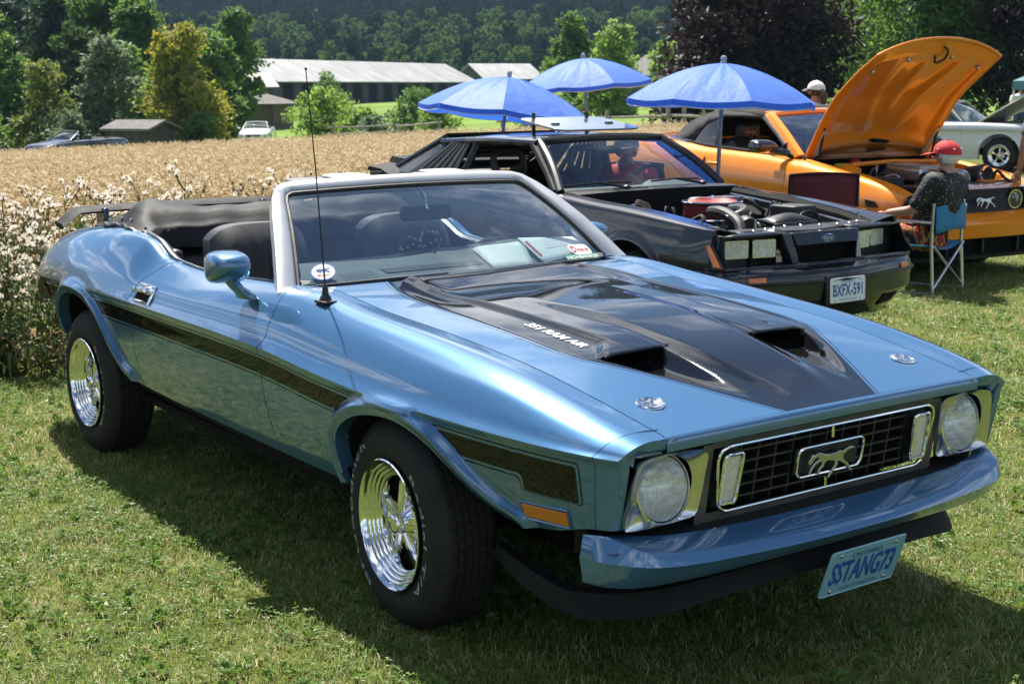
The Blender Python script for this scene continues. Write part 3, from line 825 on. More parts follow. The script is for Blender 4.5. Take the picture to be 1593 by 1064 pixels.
# ------------------------------------------------------------------ barns, sheds, fence
m_wood = mat('weathered_boards', (.060, .052, .047), .85, var=.4, vscale=1.2, bump=.5, bscale=5, stretch=(5, 5, .4))
m_wood2 = mat('brown_boards', (.12, .088, .062), .85, var=.35, vscale=1.5, bump=.4, bscale=5, stretch=(5, 5, .4))
m_roof = mat('white_metal_roof', (.38, .375, .36), .5, metal=0.0, var=.22, vscale=.5, stretch=(1, .25, 1), rvar=.1)
m_shing = mat('grey_shingles', (.13, .12, .11), .9, var=.3, vscale=3)
def barn(label, name, p0, p1, w, h, rise, roof_m, wall_m, openings=0, z=None, over=.6, seams=0, skylights=0, hip=False, cat='barn'):
    """p0, p1: the two ends of the front wall; the barn stretches back by w"""
    p0, p1 = np.array(p0), np.array(p1); L_ = np.linalg.norm(p1 - p0); a = math.atan2(*(p1 - p0)[::-1])
    zz = z if z is not None else min(float(terrain(*p0)), float(terrain(*p1)))
    t = thing(name, label, cat, (p0[0], p0[1], zz), a)
    # local: X along the front, Y towards the back
    mb = MB()
    if openings == 0:
        mb.box((L_ / 2, .08, h / 2), (L_, .16, h))
    o = None
    for x in (0.08, L_ - .08):
        P = [(x, 0, -.3), (x, w, -.3), (x, w, h), (x, w / 2, h + rise), (x, 0, h)] if not hip else [(x, 0, -.3), (x, w, -.3), (x, w, h), (x, 0, h)]
        mb.prism(P, (.12, 0, 0) if x < 1 else (-.12, 0, 0))
    mb.box((L_ / 2, w - .08, h / 2), (L_ - .3, .16, h))
    mb.build('wall', wall_m, t, flat=True)
    # vertical boards of the gable that faces the viewer, each proud of the last by turns
    nb = max(int(w / .45), 4)
    for k in range(nb):
        y0, y1 = w * k / nb + .01, w * (k + 1) / nb - .015
        top = lambda y: h + (0 if hip else rise * (1 - abs(y - w / 2) / (w / 2)))
        if k == 0: bd = None
        mb = MB(); xx = -.03 - .02 * (k % 2)
        mb.prism([(xx, y0, -.3), (xx, y1, -.3), (xx, y1, top(y1) - .1), (xx, y0, top(y0) - .1)], (.05, 0, 0)); mb.build('board', wall_m, t, flat=True)
    if openings:
        n = openings; pitch = L_ / n
        for k in range(n + 1):
            mb = MB(); mb.box((min(max(k * pitch, .15), L_ - .15), .1, h / 2), (.28, .22, h)); mb.build('post', wall_m, t, flat=True)
        mb = MB(); mb.box((L_ / 2, .10, h - .25), (L_ - .02, .16, .5)); mb.build('lintel', wall_m, t, flat=True)
        for k in range(n):      # half doors and side boards between the posts
            wd = pitch * .36
            mb = MB(); mb.box((k * pitch + .14 + wd / 2, .14, (h - .5) / 2), (wd, .07, h - .5)); d_ = mb.build('stall_door', wall_m, t, flat=True)
            mb = MB()
            mb.box((k * pitch + .14 + wd / 2, .09, (h - .5) / 2), (.10, .03, (h - .5) * 1.05), rot=(0, .55 if k % 2 else -.55, 0)); mb.build('brace', wall_m, d_, flat=True)
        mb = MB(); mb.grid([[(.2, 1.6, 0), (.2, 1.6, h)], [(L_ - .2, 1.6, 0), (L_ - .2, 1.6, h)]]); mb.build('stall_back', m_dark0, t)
    if hip:
        c = (L_ / 2, w / 2, h + rise); q = [(-over, -over, h - .1), (L_ + over, -over, h - .1), (L_ + over, w + over, h - .1), (-over, w + over, h - .1)]
        mb = MB(); mb.add(q + [c], [(0, 1, 4), (1, 2, 4), (2, 3, 4), (3, 0, 4), (3, 2, 1, 0)]); mb.build('roof', roof_m, t, flat=True)
    else:
        sl = rise / (w / 2)
        for sgn in (0, 1):
            y0, y1 = (-over, w / 2) if sgn == 0 else (w + over, w / 2)
            z0, z1 = h - over * sl + .06, h + rise + .06
            mb = MB(); mb.add([(-over, y0, z0), (L_ + over, y0, z0), (L_ + over, y1, z1), (-over, y1, z1), (-over, y0, z0 + .12), (L_ + over, y0, z0 + .12), (L_ + over, y1, z1 + .12), (-over, y1, z1 + .12)],
                              [(0, 1, 2, 3), (4, 5, 6, 7), (0, 1, 5, 4), (1, 2, 6, 5), (2, 3, 7, 6), (3, 0, 4, 7)])
            rf = mb.build('roof', roof_m, t, flat=True)
            if sgn == 0:
                mb = MB()
                for k in range(seams + 1):
                    x = -over + (L_ + 2 * over) * k / max(seams, 1)
                    if seams: mb.add([(x - .03, y0, z0 + .12), (x + .03, y0, z0 + .12), (x + .03, y1, z1 + .12), (x - .03, y1, z1 + .12), (x, y0, z0 + .17), (x, y1, z1 + .17)], [(0, 4, 5, 3), (4, 1, 2, 5), (0, 1, 4)])
                if seams: mb.build('roof_seams', roof_m, rf, flat=True)['kind'] = 'stuff'
                for k in range(skylights):
                    x = L_ * (k + .5) / skylights; ym = (y0 + y1) / 2; zm = (z0 + z1) / 2 + .14
                    mb = MB(); mb.add([(x - .5, ym - .4, zm - .4 * sl), (x + .5, ym - .4, zm - .4 * sl), (x + .5, ym + .4, zm + .4 * sl), (x - .5, ym + .4, zm + .4 * sl)], [(0, 1, 2, 3)]); mb.build('skylight', m_shing, rf, flat=True, solid=.05)
    return t
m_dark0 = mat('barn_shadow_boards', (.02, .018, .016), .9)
barn('long weathered barn with white metal roof and a row of open stalls', 'barn', site(-30.0, 185), site(-6.3, 238), 10.5, 3.5, 2.6, m_roof, m_wood, 13, z=-.1, over=.9, seams=60)
barn('low white roofed barn with three skylights left of the long barn', 'barn', site(-33.8, 160), site(-26.9, 163.5), 5.5, 3.4, 1.3, m_roof, m_wood, 0, z=-.9, over=.6, seams=12, skylights=3)
barn('second grey barn with pale roof beyond the left umbrella', 'barn', site(-4.6, 268), site(6.2, 276), 9, 3.0, 2.6, m_roof, m_wood, 0, z=1.0, seams=14)
barn('dark shingled roof barn between the middle and right umbrellas', 'barn', site(15.5, 190), site(22, 182), 8, 3.0, 2.4, m_shing, m_wood, 0, z=.6)
barn('small brown shed with a hipped shingle roof behind the white car', 'shed', site(-22.4, 118), site(-19.2, 116.5), 3.0, 2.5, .75, m_shing, m_wood2, 0, z=-1.6, over=.5, hip=True, cat='shed')
sh = barn('low grey wooden shed with a sloping roof right of the dark convertible', 'shed', site(-21.0, 74.5), site(-18.4, 73), 2.0, 1.25, .35, m_shing, m_wood, 0, z=float(terrain(*site(-19.5, 74))) , over=.25, cat='shed')

m_rail = mat('silvered_rail', (.24, .21, .18), .85, var=.3, vscale=4, bump=.4, bscale=9)
def rail_fence(label, pts, group=None):
    t = thing('rail_fence', label, 'fence', (*pts[0], float(terrain(*pts[0]))), 0, group)
    z00 = float(terrain(*pts[0])); r_ = random.Random(int(abs(pts[0][0] * 10)))
    for i in range(len(pts) - 1):
        a, b_ = np.array(pts[i]), np.array(pts[i + 1]); L_ = np.linalg.norm(b_ - a); n = max(int(L_ / 3.0), 1)
        nrm = np.array([-(b_ - a)[1], (b_ - a)[0]]) / L_
        q = [a + (b_ - a) * k / n + nrm * (.35 if k % 2 else -.35) for k in range(n + 1)]
        for k in range(n + 1):
            p = q[k]; z = float(terrain(*p)) - z00
            mb = MB(); mb.tube([(p[0] - pts[0][0], p[1] - pts[0][1], z - .2), (p[0] - pts[0][0] + r_.uniform(-.08, .08), p[1] - pts[0][1], z + 1.15)], .075, 6); mb.build('post', m_rail, t)
            if k < n:
                p2 = q[k + 1]; z2 = float(terrain(*p2)) - z00
                for h in (.28, .58, .88):
                    e = (p2 - p) * .08
                    mb = MB(); mb.tube([(p[0] - pts[0][0] - e[0], p[1] - pts[0][1] - e[1], z + h + r_.uniform(-.06, .06)), ((p[0] + p2[0]) / 2 - pts[0][0], (p[1] + p2[1]) / 2 - pts[0][1], (z + z2) / 2 + h + r_.uniform(-.03, .05)), (p2[0] - pts[0][0] + e[0], p2[1] - pts[0][1] + e[1], z2 + h + r_.uniform(-.06, .06) + .06)], .055, 6); mb.build('rail', m_rail, t)
rail_fence('weathered split rail fence at the left beyond the wheat', [site(-8.6, 72), site(-3.0, 66)], 'split rail fences')
rail_fence('split rail fence behind the umbrellas and the walking couple', [site(.0, 56), site(5.5, 47), site(9.0, 41), site(12.5, 40)], 'split rail fences')

# ------------------------------------------------------------------ summer air
hz = bpy.data.materials.new('summer_haze'); hz.use_nodes = True; nt = hz.node_tree; nt.nodes.clear()
ho = nt.nodes.new('ShaderNodeOutputMaterial'); hv = nt.nodes.new('ShaderNodeVolumePrincipled')
hv.inputs['Color'].default_value = (.45, .70, 1.0, 1); hv.inputs['Density'].default_value = .00013; hv.inputs['Anisotropy'].default_value = .2
nt.links.new(hv.outputs[0], ho.inputs['Volume'])
mb = MB(); mb.box((-500, 300, 85), (2700, 2700, 182)); hb = mb.build('haze', hz, flat=True); stuff(hb)
# ------------------------------------------------------------------ blue convertible
def paint(name, col, metal=0.45, rough=0.30, spec=.15, ior=1.78, dark=None):
    m, nt, b = new_mat(name)
    b.inputs['Metallic'].default_value = metal
    b.inputs['Roughness'].default_value = rough
    b.inputs['Coat Weight'].default_value = 1.0
    b.inputs['Coat Roughness'].default_value = 0.02
    b.inputs['Coat IOR'].default_value = ior; b.inputs['Specular IOR Level'].default_value = spec
    c = np.array(col, float)
    # fine metallic flake and a faint film of dust low on the panels
    vo = nt.nodes.new('ShaderNodeTexVoronoi'); vo.inputs['Scale'].default_value = 900
    tc = nt.nodes.new('ShaderNodeTexCoord'); nt.links.new(tc.outputs['Object'], vo.inputs['Vector'])
    base = ramp(nt, vo.outputs['Distance'], [(0.0, tuple(np.minimum(c * 1.15, 1))), (0.8, tuple(c * 0.88))])
    nt.links.new(base, b.inputs['Base Color'])
    f = noise(nt, 7, 7, 0.65)
    mr = nt.nodes.new('ShaderNodeMapRange'); mr.inputs[1].default_value = 0.35; mr.inputs[2].default_value = 0.75
    mr.inputs[3].default_value = 0.01; mr.inputs[4].default_value = 0.06
    nt.links.new(f, mr.inputs[0]); nt.links.new(mr.outputs[0], b.inputs['Coat Roughness'])
    # gentle orange peel and panel waviness in the clear coat
    bp = nt.nodes.new('ShaderNodeBump'); bp.inputs['Strength'].default_value = 0.05; bp.inputs['Distance'].default_value = 0.02
    nt.links.new(noise(nt, 3.2, 2), bp.inputs['Height'])
    nt.links.new(bp.outputs[0], b.inputs['Coat Normal'])
    return m, nt, b, base

def striped(name, col, bands, tape=1.0):
    """paint with a black zone laid over it where the signed distance attribute 'zone' falls in one of the bands"""
    m, nt, b, base = paint(name, col)
    at = nt.nodes.new('ShaderNodeAttribute'); at.attribute_name = 'zone'
    tot = None
    for lo, hi in bands:
        a = nt.nodes.new('ShaderNodeMath'); a.operation = 'GREATER_THAN'; nt.links.new(at.outputs['Fac'], a.inputs[0]); a.inputs[1].default_value = lo
        c = nt.nodes.new('ShaderNodeMath'); c.operation = 'LESS_THAN'; nt.links.new(at.outputs['Fac'], c.inputs[0]); c.inputs[1].default_value = hi
        p = nt.nodes.new('ShaderNodeMath'); p.operation = 'MULTIPLY'; nt.links.new(a.outputs[0], p.inputs[0]); nt.links.new(c.outputs[0], p.inputs[1])
        if tot is None: tot = p.outputs[0]
        else:
            s = nt.nodes.new('ShaderNodeMath'); s.operation = 'ADD'; nt.links.new(tot, s.inputs[0]); nt.links.new(p.outputs[0], s.inputs[1]); tot = s.outputs[0]
    mx = nt.nodes.new('ShaderNodeMix'); mx.data_type = 'RGBA'
    nt.links.new(tot, mx.inputs[0]); nt.links.new(base, mx.inputs[6]); mx.inputs[7].default_value = (0.006, 0.006, 0.007, 1)
    nt.links.new(mx.outputs[2], b.inputs['Base Color'])
    iv = nt.nodes.new('ShaderNodeMath'); iv.operation = 'MULTIPLY_ADD'; nt.links.new(tot, iv.inputs[0]); iv.inputs[1].default_value = -0.45; iv.inputs[2].default_value = 0.45
    nt.links.new(iv.outputs[0], b.inputs['Metallic'])
    cw = nt.nodes.new('ShaderNodeMath'); cw.operation = 'MULTIPLY_ADD'; nt.links.new(tot, cw.inputs[0]); cw.inputs[1].default_value = tape - 1; cw.inputs[2].default_value = 1.0
    nt.links.new(cw.outputs[0], b.inputs['Coat Weight'])
    sp = nt.nodes.new('ShaderNodeMath'); sp.operation = 'MULTIPLY_ADD'; nt.links.new(tot, sp.inputs[0]); sp.inputs[1].default_value = -0.15; sp.inputs[2].default_value = 0.15
    nt.links.new(sp.outputs[0], b.inputs['Specular IOR Level'])
    return m

BLUE = (0.060, 0.165, 0.320)
m_blue = paint('blue_paint', BLUE)[0]
m_side = striped('blue_paint_with_side_stripe', BLUE, [(-0.5, 0.0), (0.0075, 0.0125)], .45)
m_hood = striped('blue_paint_with_black_hood', BLUE, [(-5, 0.0), (0.009, 0.0135)])
m_black_gloss = mat('black_gloss', (0.008, 0.008, 0.009), 0.25, coat=1.0, var=0.05)
m_rubber = mat('rubber', (0.012, 0.012, 0.012), 0.62, var=0.25, vscale=30, bump=0.15, bscale=200, rvar=0.1)
m_tyre = mat('tyre_rubber', (0.014, 0.0135, 0.013), 0.72, var=0.35, vscale=14, bump=0.25, bscale=160, spec=0.35, rvar=0.12)
m_black = mat('satin_black_plastic', (0.012, 0.012, 0.013), 0.5, var=0.2, vscale=12, rvar=0.1)
m_spoil = mat('worn_black_rubber', (.008, .008, .0085), .7, spec=.25, rvar=.1)
m_dark = mat('underbody_black', (0.006, 0.006, 0.006), 0.85, var=0.3, spec=0.2)
m_chrome = mat('chrome', (0.80, 0.80, 0.79), 0.045, metal=1.0, var=0.03, rvar=0.03)
m_bezel = mat('dull_chrome', (.62, .62, .62), .20, metal=1.0, var=.06, vscale=20, rvar=.08)
m_steel = mat('brushed_steel', (0.50, 0.50, 0.50), 0.28, metal=1.0, var=0.1, rvar=0.08)
m_alu = mat('aluminium', (0.62, 0.62, 0.62), 0.32, metal=1.0, var=0.08, rvar=0.1)
m_silver = mat('silver_frame_paint', (0.50, 0.51, 0.535), 0.42, metal=0.45, coat=0.4, var=0.05)
m_vinyl = mat('black_vinyl', (0.026, 0.026, 0.028), 0.42, var=0.2, vscale=20, bump=0.12, bscale=420, rvar=0.08)
m_vinyl_top = mat('black_vinyl_cover', (0.014, 0.014, 0.0155), 0.64, spec=.22, var=0.25, vscale=8, bump=0.2, bscale=24, rvar=0.1)
m_dash = mat('dash_vinyl', (0.10, 0.115, 0.115), 0.55, var=0.15, bump=0.1, bscale=300)
m_carpet = mat('dark_carpet', (0.01, 0.01, 0.01), 0.95, var=0.4, vscale=60)
m_glass = glass_mat('windscreen_glass', (0.66, 0.77, 0.79), 1.0, 1.52, base=0.20, haze=0.06)
m_lens = glass_mat('clear_lens', (0.92, 0.93, 0.92), 1.0, 1.5, base=0.03)
m_white = mat('white_print', (0.75, 0.75, 0.73), 0.5, var=0.04)
m_paper = mat('white_paper', (0.78, 0.78, 0.74), 0.7, var=0.03)
m_red = mat('red_print', (0.55, 0.03, 0.04), 0.5)
m_green = mat('green_print', (0.02, 0.22, 0.13), 0.5)
m_navy = mat('navy_print', (0.012, 0.07, 0.36), 0.5)
m_amber = mat('amber_lens', (0.62, 0.16, 0.012), 0.22, coat=0.6, var=0.12, vscale=200)
m_redlens = mat('red_lens', (0.35, 0.012, 0.012), 0.2, coat=0.6)
m_letter = mat('raised_white_letter', (0.40, 0.40, 0.38), 0.7, var=0.25, vscale=60)
m_reflector = mat('lamp_reflector', (0.75, 0.76, 0.77), 0.10, metal=1.0, var=0.25, vscale=30, bump=0.35, bscale=55)
m_sealed = mat('sealed_beam_reflector', (.72, .73, .72), .30, metal=.45, var=.3, vscale=35, bump=.4, bscale=60)
m_frost = mat('frosted_lamp', (0.62, 0.58, 0.48), 0.3, coat=0.8, var=0.15, vscale=60, bump=0.5, bscale=160)
m_plate = mat('plate_white', (0.70, 0.74, 0.78), 0.35, coat=0.3, var=0.05)
m_plate_blue = mat('plate_smoked', (0.20, 0.40, 0.50), 0.3, coat=0.4, var=0.06)

blue = thing('convertible_car', 'light blue vintage convertible with twin black hood scoops, parked largest in front', 'car')

# rails of the right-hand side (half widths positive, mirrored on build)
XS = [0.985, 0.90, 0.70, 0.40, 0.0, -0.40, -0.80, -1.2, -1.6, -2.0, -2.2, -2.5, -2.8, -3.2, -3.5, -3.74]
def rail(vals): return pchip(XS, [v[0] for v in vals]), pchip(XS, [v[1] for v in vals])
r_seam = rail([(.636, .757), (.638, .774), (.641, .812), (.645, .860), (.652, .900), (.662, .928), (.672, .966), (.735, .956), (.735, .942), (.735, .962), (.735, 1.035), (.69, 1.055), (.66, 1.043), (.62, 1.012), (.60, .968), (.575, .915)])
r_crown = rail([(.69, .759), (.715, .779), (.732, .821), (.742, .868), (.752, .906), (.760, .938), (.765, .968), (.775, .957), (.775, .944), (.775, .965), (.785, 1.030), (.77, 1.052), (.755, 1.040), (.715, 1.008), (.675, .962), (.635, .912)])
r_shld = rail([(.735, .751), (.768, .768), (.800, .803), (.822, .840), (.836, .868), (.842, .898), (.842, .922), (.846, .915), (.848, .903), (.85, .915), (.852, .960), (.848, .990), (.838, .985), (.800, .962), (.755, .922), (.695, .878)])
r_up = rail([(.765, .738), (.803, .749), (.843, .773), (.868, .795), (.884, .814), (.891, .838), (.893, .860), (.895, .862), (.897, .862), (.90, .866), (.902, .885), (.902, .905), (.893, .908), (.858, .892), (.812, .862), (.745, .835)])
r_flare = rail([(.778, .728), (.818, .735), (.864, .747), (.892, .757), (.906, .766), (.911, .785), (.912, .812), (.913, .822), (.915, .824), (.918, .826), (.921, .838), (.923, .850), (.917, .850), (.884, .836), (.840, .812), (.772, .788)])
r_crease = rail([(.788, .721), (.832, .726), (.884, .731), (.918, .735), (.936, .738), (.941, .754), (.941, .779), (.941, .789), (.941, .793), (.941, .797), (.940, .798), (.938, .797), (.930, .794), (.898, .782), (.853, .764), (.788, .745)])
zb_base = pchip([.985, .93, .87, .75, .60, .5, -.30, -.45, -1.2, -2.1, -2.2, -3.0, -3.10, -3.3, -3.45, -3.53, -3.74],
                [.528, .525, .52, .49, .462, .44, .395, .392, .402, .428, .44, .50, .505, .563, .63, .70, .74])
ARCH_F = catmull([(-.300, .0, .395), (-.302, 0, .49), (-.262, 0, .585), (-.152, 0, .652), (-.007, 0, .684), (.121, 0, .686), (.241, 0, .657), (.335, 0, .606), (.418, 0, .545), (.512, 0, .488), (.59, 0, .462)], 220)[:, [0, 2]]
ARCH_R = catmull([(-3.13, 0, .50), (-3.11, 0, .60), (-3.04, 0, .68), (-2.92, 0, .735), (-2.77, 0, .757), (-2.62, 0, .742), (-2.50, 0, .69), (-2.42, 0, .62), (-2.35, 0, .54), (-2.27, 0, .465), (-2.20, 0, .437)], 220)[:, [0, 2]]
def zbot(x):
    x = np.asarray(x, float); z = zb_base(x)
    for A in (ARCH_F, ARCH_R):
        o = np.argsort(A[:, 0]); za = np.interp(x, A[o, 0], A[o, 1])
        z = np.where((x > A[:, 0].min()) & (x < A[:, 0].max()), np.maximum(z, za), z)
    return z
def arch_bulge(x, z):
    out = np.zeros(np.shape(x))
    for A, amp in ((ARCH_F, .032), (ARCH_R, .026)):
        d = np.sqrt((np.asarray(x)[..., None] - A[:, 0])**2 + (np.asarray(z)[..., None] - A[:, 1])**2).min(-1)
        out = np.maximum(out, amp * (1 - sstep(.028, .068, d)) * (1 - .25 * (1 - sstep(0, .03, d))))
    return out
SILL_Z = pchip(XS, [.50] * 5 + [.40] * 6 + [.42] * 2 + [.50, .60, .70])
def low_y(x, z):
    yc, zc = r_crease[0](x), r_crease[1](x)
    s = np.clip((zc - z) / np.maximum(zc - SILL_Z(x), .02), 0, 1.25)
    return yc - .012 * sstep(0, .12, s) - .022 * s - .045 * s**2.6 * np.clip((.95 - np.asarray(x)) / .4, .25, 1)
def upper(x, t):
    """t = 0 at the inner seam .. 1 at the crease"""
    ks = np.array([0, .22, .46, .68, .86, 1.0])
    Yk = np.stack([r[0](x) for r in (r_seam, r_crown, r_shld, r_up, r_flare, r_crease)], -1)
    Zk = np.stack([r[1](x) for r in (r_seam, r_crown, r_shld, r_up, r_flare, r_crease)], -1)
    t = np.asarray(t, float)
    i = np.clip(np.searchsorted(ks, t, side='right') - 1, 0, 4)
    h = np.diff(ks)
    def ev(K):
        d = np.diff(K, axis=-1) / h
        m = np.concatenate([d[..., :1], (d[..., 1:] + d[..., :-1]) / 2, d[..., -1:]], -1)
        g = lambda A, q: np.take_along_axis(A, q[..., None], -1)[..., 0]
        u = (t - ks[i]) / h[i]
        return ((2 * u**3 - 3 * u**2 + 1) * g(K, i) + (u**3 - 2 * u**2 + u) * h[i] * g(m, i)
                + (-2 * u**3 + 3 * u**2) * g(K, i + 1) + (u**3 - u**2) * h[i] * g(m, i + 1))
    return ev(Yk), ev(Zk)

# the tape stripe of the flank, as a signed distance on the surface: a band under the crease that turns down into a block ahead of the front wheel
def stripe_sd(x, z):
    x = np.asarray(x, float); z = np.asarray(z, float)
    zc = r_crease[1](x)
    top, bot = zc - .040, zc - .040 - .060
    def rbox(px, pz, cx, cz, hx, hz, r):
        qx, qz = np.abs(px - cx) - hx + r, np.abs(pz - cz) - hz + r
        return np.minimum(np.maximum(qx, qz), 0) + np.hypot(np.maximum(qx, 0), np.maximum(qz, 0)) - r
    band = np.maximum(np.maximum(z - top, bot - z), x - .80)
    blk = rbox(x, z, .748, .638, .098, .063 + .0, .022)
    zt = np.interp(x, [.5, .85], [.697, .692])
    d = np.minimum(band, blk)
    k = .035
    h = np.clip(.5 + .5 * (band - blk) / k, 0, 1)
    d = band * (1 - h) + blk * h - k * h * (1 - h) * .45
    d = np.maximum(d, z - top)
    # the block's lower edge carries no outline
    return np.maximum(d, (.586 - z) * 3)

def side_panel(name, xl, xr, nx, m, nt_up=26, nt_lo=30, top_flange=True):
    """xl(t), xr(t): rear and front limits by section parameter t (0 top, 1 crease, 2 bottom)"""
    tu = np.linspace(0, 1, nt_up); tl = np.linspace(0, 1, nt_lo)[1:]
    u = np.linspace(0, 1, nx)
    T = np.concatenate([tu, 1 + tl])
    X = xl(T)[None, :] + (xr(T) - xl(T))[None, :] * u[:, None]
    Y = np.zeros_like(X); Z = np.zeros_like(X)
    nu_ = len(tu)
    Y[:, :nu_], Z[:, :nu_] = upper(X[:, :nu_], np.broadcast_to(tu, X[:, :nu_].shape))
    xx = X[:, nu_:]; zc = r_crease[1](xx); zb = zbot(xx)
    Z[:, nu_:] = zc + (zb - zc) * tl
    Y[:, nu_:] = low_y(xx, Z[:, nu_:])
    Y += arch_bulge(X, Z)
    zone = stripe_sd(X, Z)
    zone[:, :nu_ - 3] = 1
    zone = np.where(arch_bulge(X, Z) > .0045, 1.0, zone)
    P = np.stack([X, -Y, Z], -1)
    # inward flanges all round
    fl = .03
    a, b = P[:1].copy(), P[-1:].copy()
    a[..., 1] += fl; b[..., 1] += fl
    P = np.concatenate([a, P, b], 0); zone = np.concatenate([np.ones_like(zone[:1]), zone, np.ones_like(zone[:1])], 0)
    bt = P[:, -1:].copy(); bt[..., 1] += .05; bt[..., 2] += .004
    parts = [P, bt]; zp = [zone, np.ones_like(zone[:, :1])]
    if top_flange:
        tp = P[:, :1].copy(); tp[..., 2] -= .03; tp[..., 1] += .004
        parts.insert(0, tp); zp.insert(0, np.ones_like(zone[:, :1]))
    P = np.concatenate(parts, 1); zone = np.concatenate(zp, 1)
    mb = MB(); mb.grid(P, flip=True)
    mb.attr['zone'] = zone.ravel()
    return mb.build(name, m, blue, angle=50, recalc=False)

lin = lambda pts: (lambda t: np.interp(t, [p[0] for p in pts], [p[1] for p in pts]))
GAP = .0025
front_cut = lin([(0, -.905), (.3, -.86), (.6, -.805), (.85, -.80), (1, -.812), (1.4, -.828), (2, -.812)])
rear_cut = lin([(0, -1.90), (.2, -1.93), (.45, -1.985), (.7, -2.035), (1, -2.065), (1.3, -2.075), (2, -2.085)])
ext_seam = lin([(0, .925), (.3, .925), (.6, .915), (1, .908), (2, .885)])
ext_front = lin([(0, .983), (.3, .980), (.7, .976), (1, .971), (2, .931)])
fender = side_panel('front_fender', lambda t: front_cut(t) + GAP, lambda t: ext_seam(t) - .001, 190, m_side)
door = side_panel('door', lambda t: rear_cut(t) + GAP, lambda t: front_cut(t) - GAP, 60, m_side)
quarter = side_panel('rear_quarter_panel', lambda t: np.full_like(t, -3.735), lambda t: rear_cut(t) - GAP, 150, m_side)
ext = side_panel('fender_extension', lambda t: ext_seam(t) + .001, ext_front, 8, m_side)
for o in (fender, door, quarter, ext): mirror_y(o, parent=blue)

# thickness of the front fender edge beside the lamps, and inner wings so that nothing shows through the gaps
for s in (1, -1):
    mb = MB()
    T = np.linspace(0, 2, 30)
    for k, (xf, off) in enumerate(((ext_front, .0),)):
        tu = np.clip(T, 0, 1); X = xf(T)
        yu, zu = upper(X, tu)
        zc = r_crease[1](X); zl = zc + (zbot(X) - zc) * np.clip(T - 1, 0, 1)
        Y = np.where(T <= 1, yu, low_y(X, zl)); Z = np.where(T <= 1, zu, zl)
    inn = np.stack([X - .004, -s * (Y - .036 * sstep(.15, .5, T)), Z - .022 * (1 - sstep(.3, .7, T)) - .004], -1)
    edge = np.stack([X, -s * Y, Z], -1)
    back = inn.copy(); back[:, 0] -= .09
    mb.grid(np.stack([edge, inn, back], 1), flip=s < 0)
    mb.build('fender_lip', m_blue, blue, angle=60)
    # brow that closes the fender edge down to the lamp bezel
    T2 = np.linspace(0, .95, 14); X2 = ext_front(T2); y2, z2 = upper(X2, np.clip(T2, 0, 1))
    e0 = np.stack([X2 - .003, -s * y2, z2 - .002], -1); e1 = np.stack([X2 - .012, -s * np.minimum(y2 - .006, .735), z2 - .030], -1); e2 = np.stack([X2 * 0 + .950, -s * np.minimum(y2 - .006, .728), np.minimum(z2 - .035, .712)], -1)
    mb = MB(); mb.grid(np.stack([e0, e1, e2], 1)); mb.build('lamp_brow', m_blue, blue, angle=50)
    # inner wheel housings
    for A, nm in ((ARCH_F, 'front'), (ARCH_R, 'rear')):
        mb = MB(); k = A[::6]
        y0 = low_y(np.clip(k[:, 0], -3.6, .9), k[:, 1])
        P = np.stack([np.stack([k[:, 0], -s * np.minimum(y0 + .004, .95), k[:, 1] + .004], -1), np.stack([k[:, 0], -s * np.full(len(k), .50), k[:, 1] + .015], -1), np.stack([k[:, 0] * .0 + k[:, 0].mean(), -s * np.full(len(k), .49), k[:, 1] * 0 + .42], -1)], 1)
        mb.grid(P); mb.build('wheel_housing', m_dark, blue)
# rocker panels and floor pan
mb = MB()
for s in (1, -1):
    x = np.linspace(-2.22, -.30, 24)
    mb.grid(np.stack([np.stack([x, -s * (low_y(x, zbot(x)) - .012), zbot(x) + .012], -1), np.stack([x, -s * (low_y(x, zbot(x)) - .03), zbot(x) - .035], -1), np.stack([x, -s * np.full(24, .77), zbot(x) - .075], -1), np.stack([x, -s * np.full(24, .60), zbot(x) - .07], -1)], 1), flip=s < 0)
mb.box((-1.35, 0, .30), (2.9, 1.5, .03)); mb.box((-.1, 0, .36), (1.7, .95, .2)); mb.box((-3.0, 0, .50), (1.2, 1.1, .22))
mb.tube([(-3.72, -.5, .33), (-3.0, -.45, .30), (-1.0, -.4, .25)], .03); mb.tube([(-2.77, -.72, .33), (-2.77, .72, .33)], .045)
mb.tube([(0, -.70, .33), (0, .70, .33)], .04)
mb.build('underbody', m_dark, blue)
# bulkhead and inner walls behind the panel joints
mb = MB()
for s in (1, -1):
    x = np.linspace(-.95, -.55, 12)
    mb.grid(np.stack([np.stack([x, -s * np.full(12, .64), np.full(12, .93)], -1), np.stack([x, -s * np.full(12, .80), np.full(12, .86)], -1), np.stack([x, -s * np.full(12, .86), np.full(12, .72)], -1), np.stack([x, -s * np.full(12, .84), np.full(12, .42)], -1)], 1))
    x = np.linspace(-2.25, -1.85, 12)
    mb.grid(np.stack([np.stack([x, -s * np.full(12, .70), np.full(12, .90)], -1), np.stack([x, -s * np.full(12, .85), np.full(12, .84)], -1), np.stack([x, -s * np.full(12, .875), np.full(12, .72)], -1), np.stack([x, -s * np.full(12, .83), np.full(12, .45)], -1)], 1))
    x = np.linspace(-.78, .92, 20)      # gutter under the hood seam
    ys, zs = r_seam[0](x), r_seam[1](x)
    mb.grid(np.stack([np.stack([x, -s * (ys - .03), zs - .03], -1), np.stack([x, -s * (ys + .03), zs - .03], -1)], 1))
mb.build('inner_body', m_dark, blue)

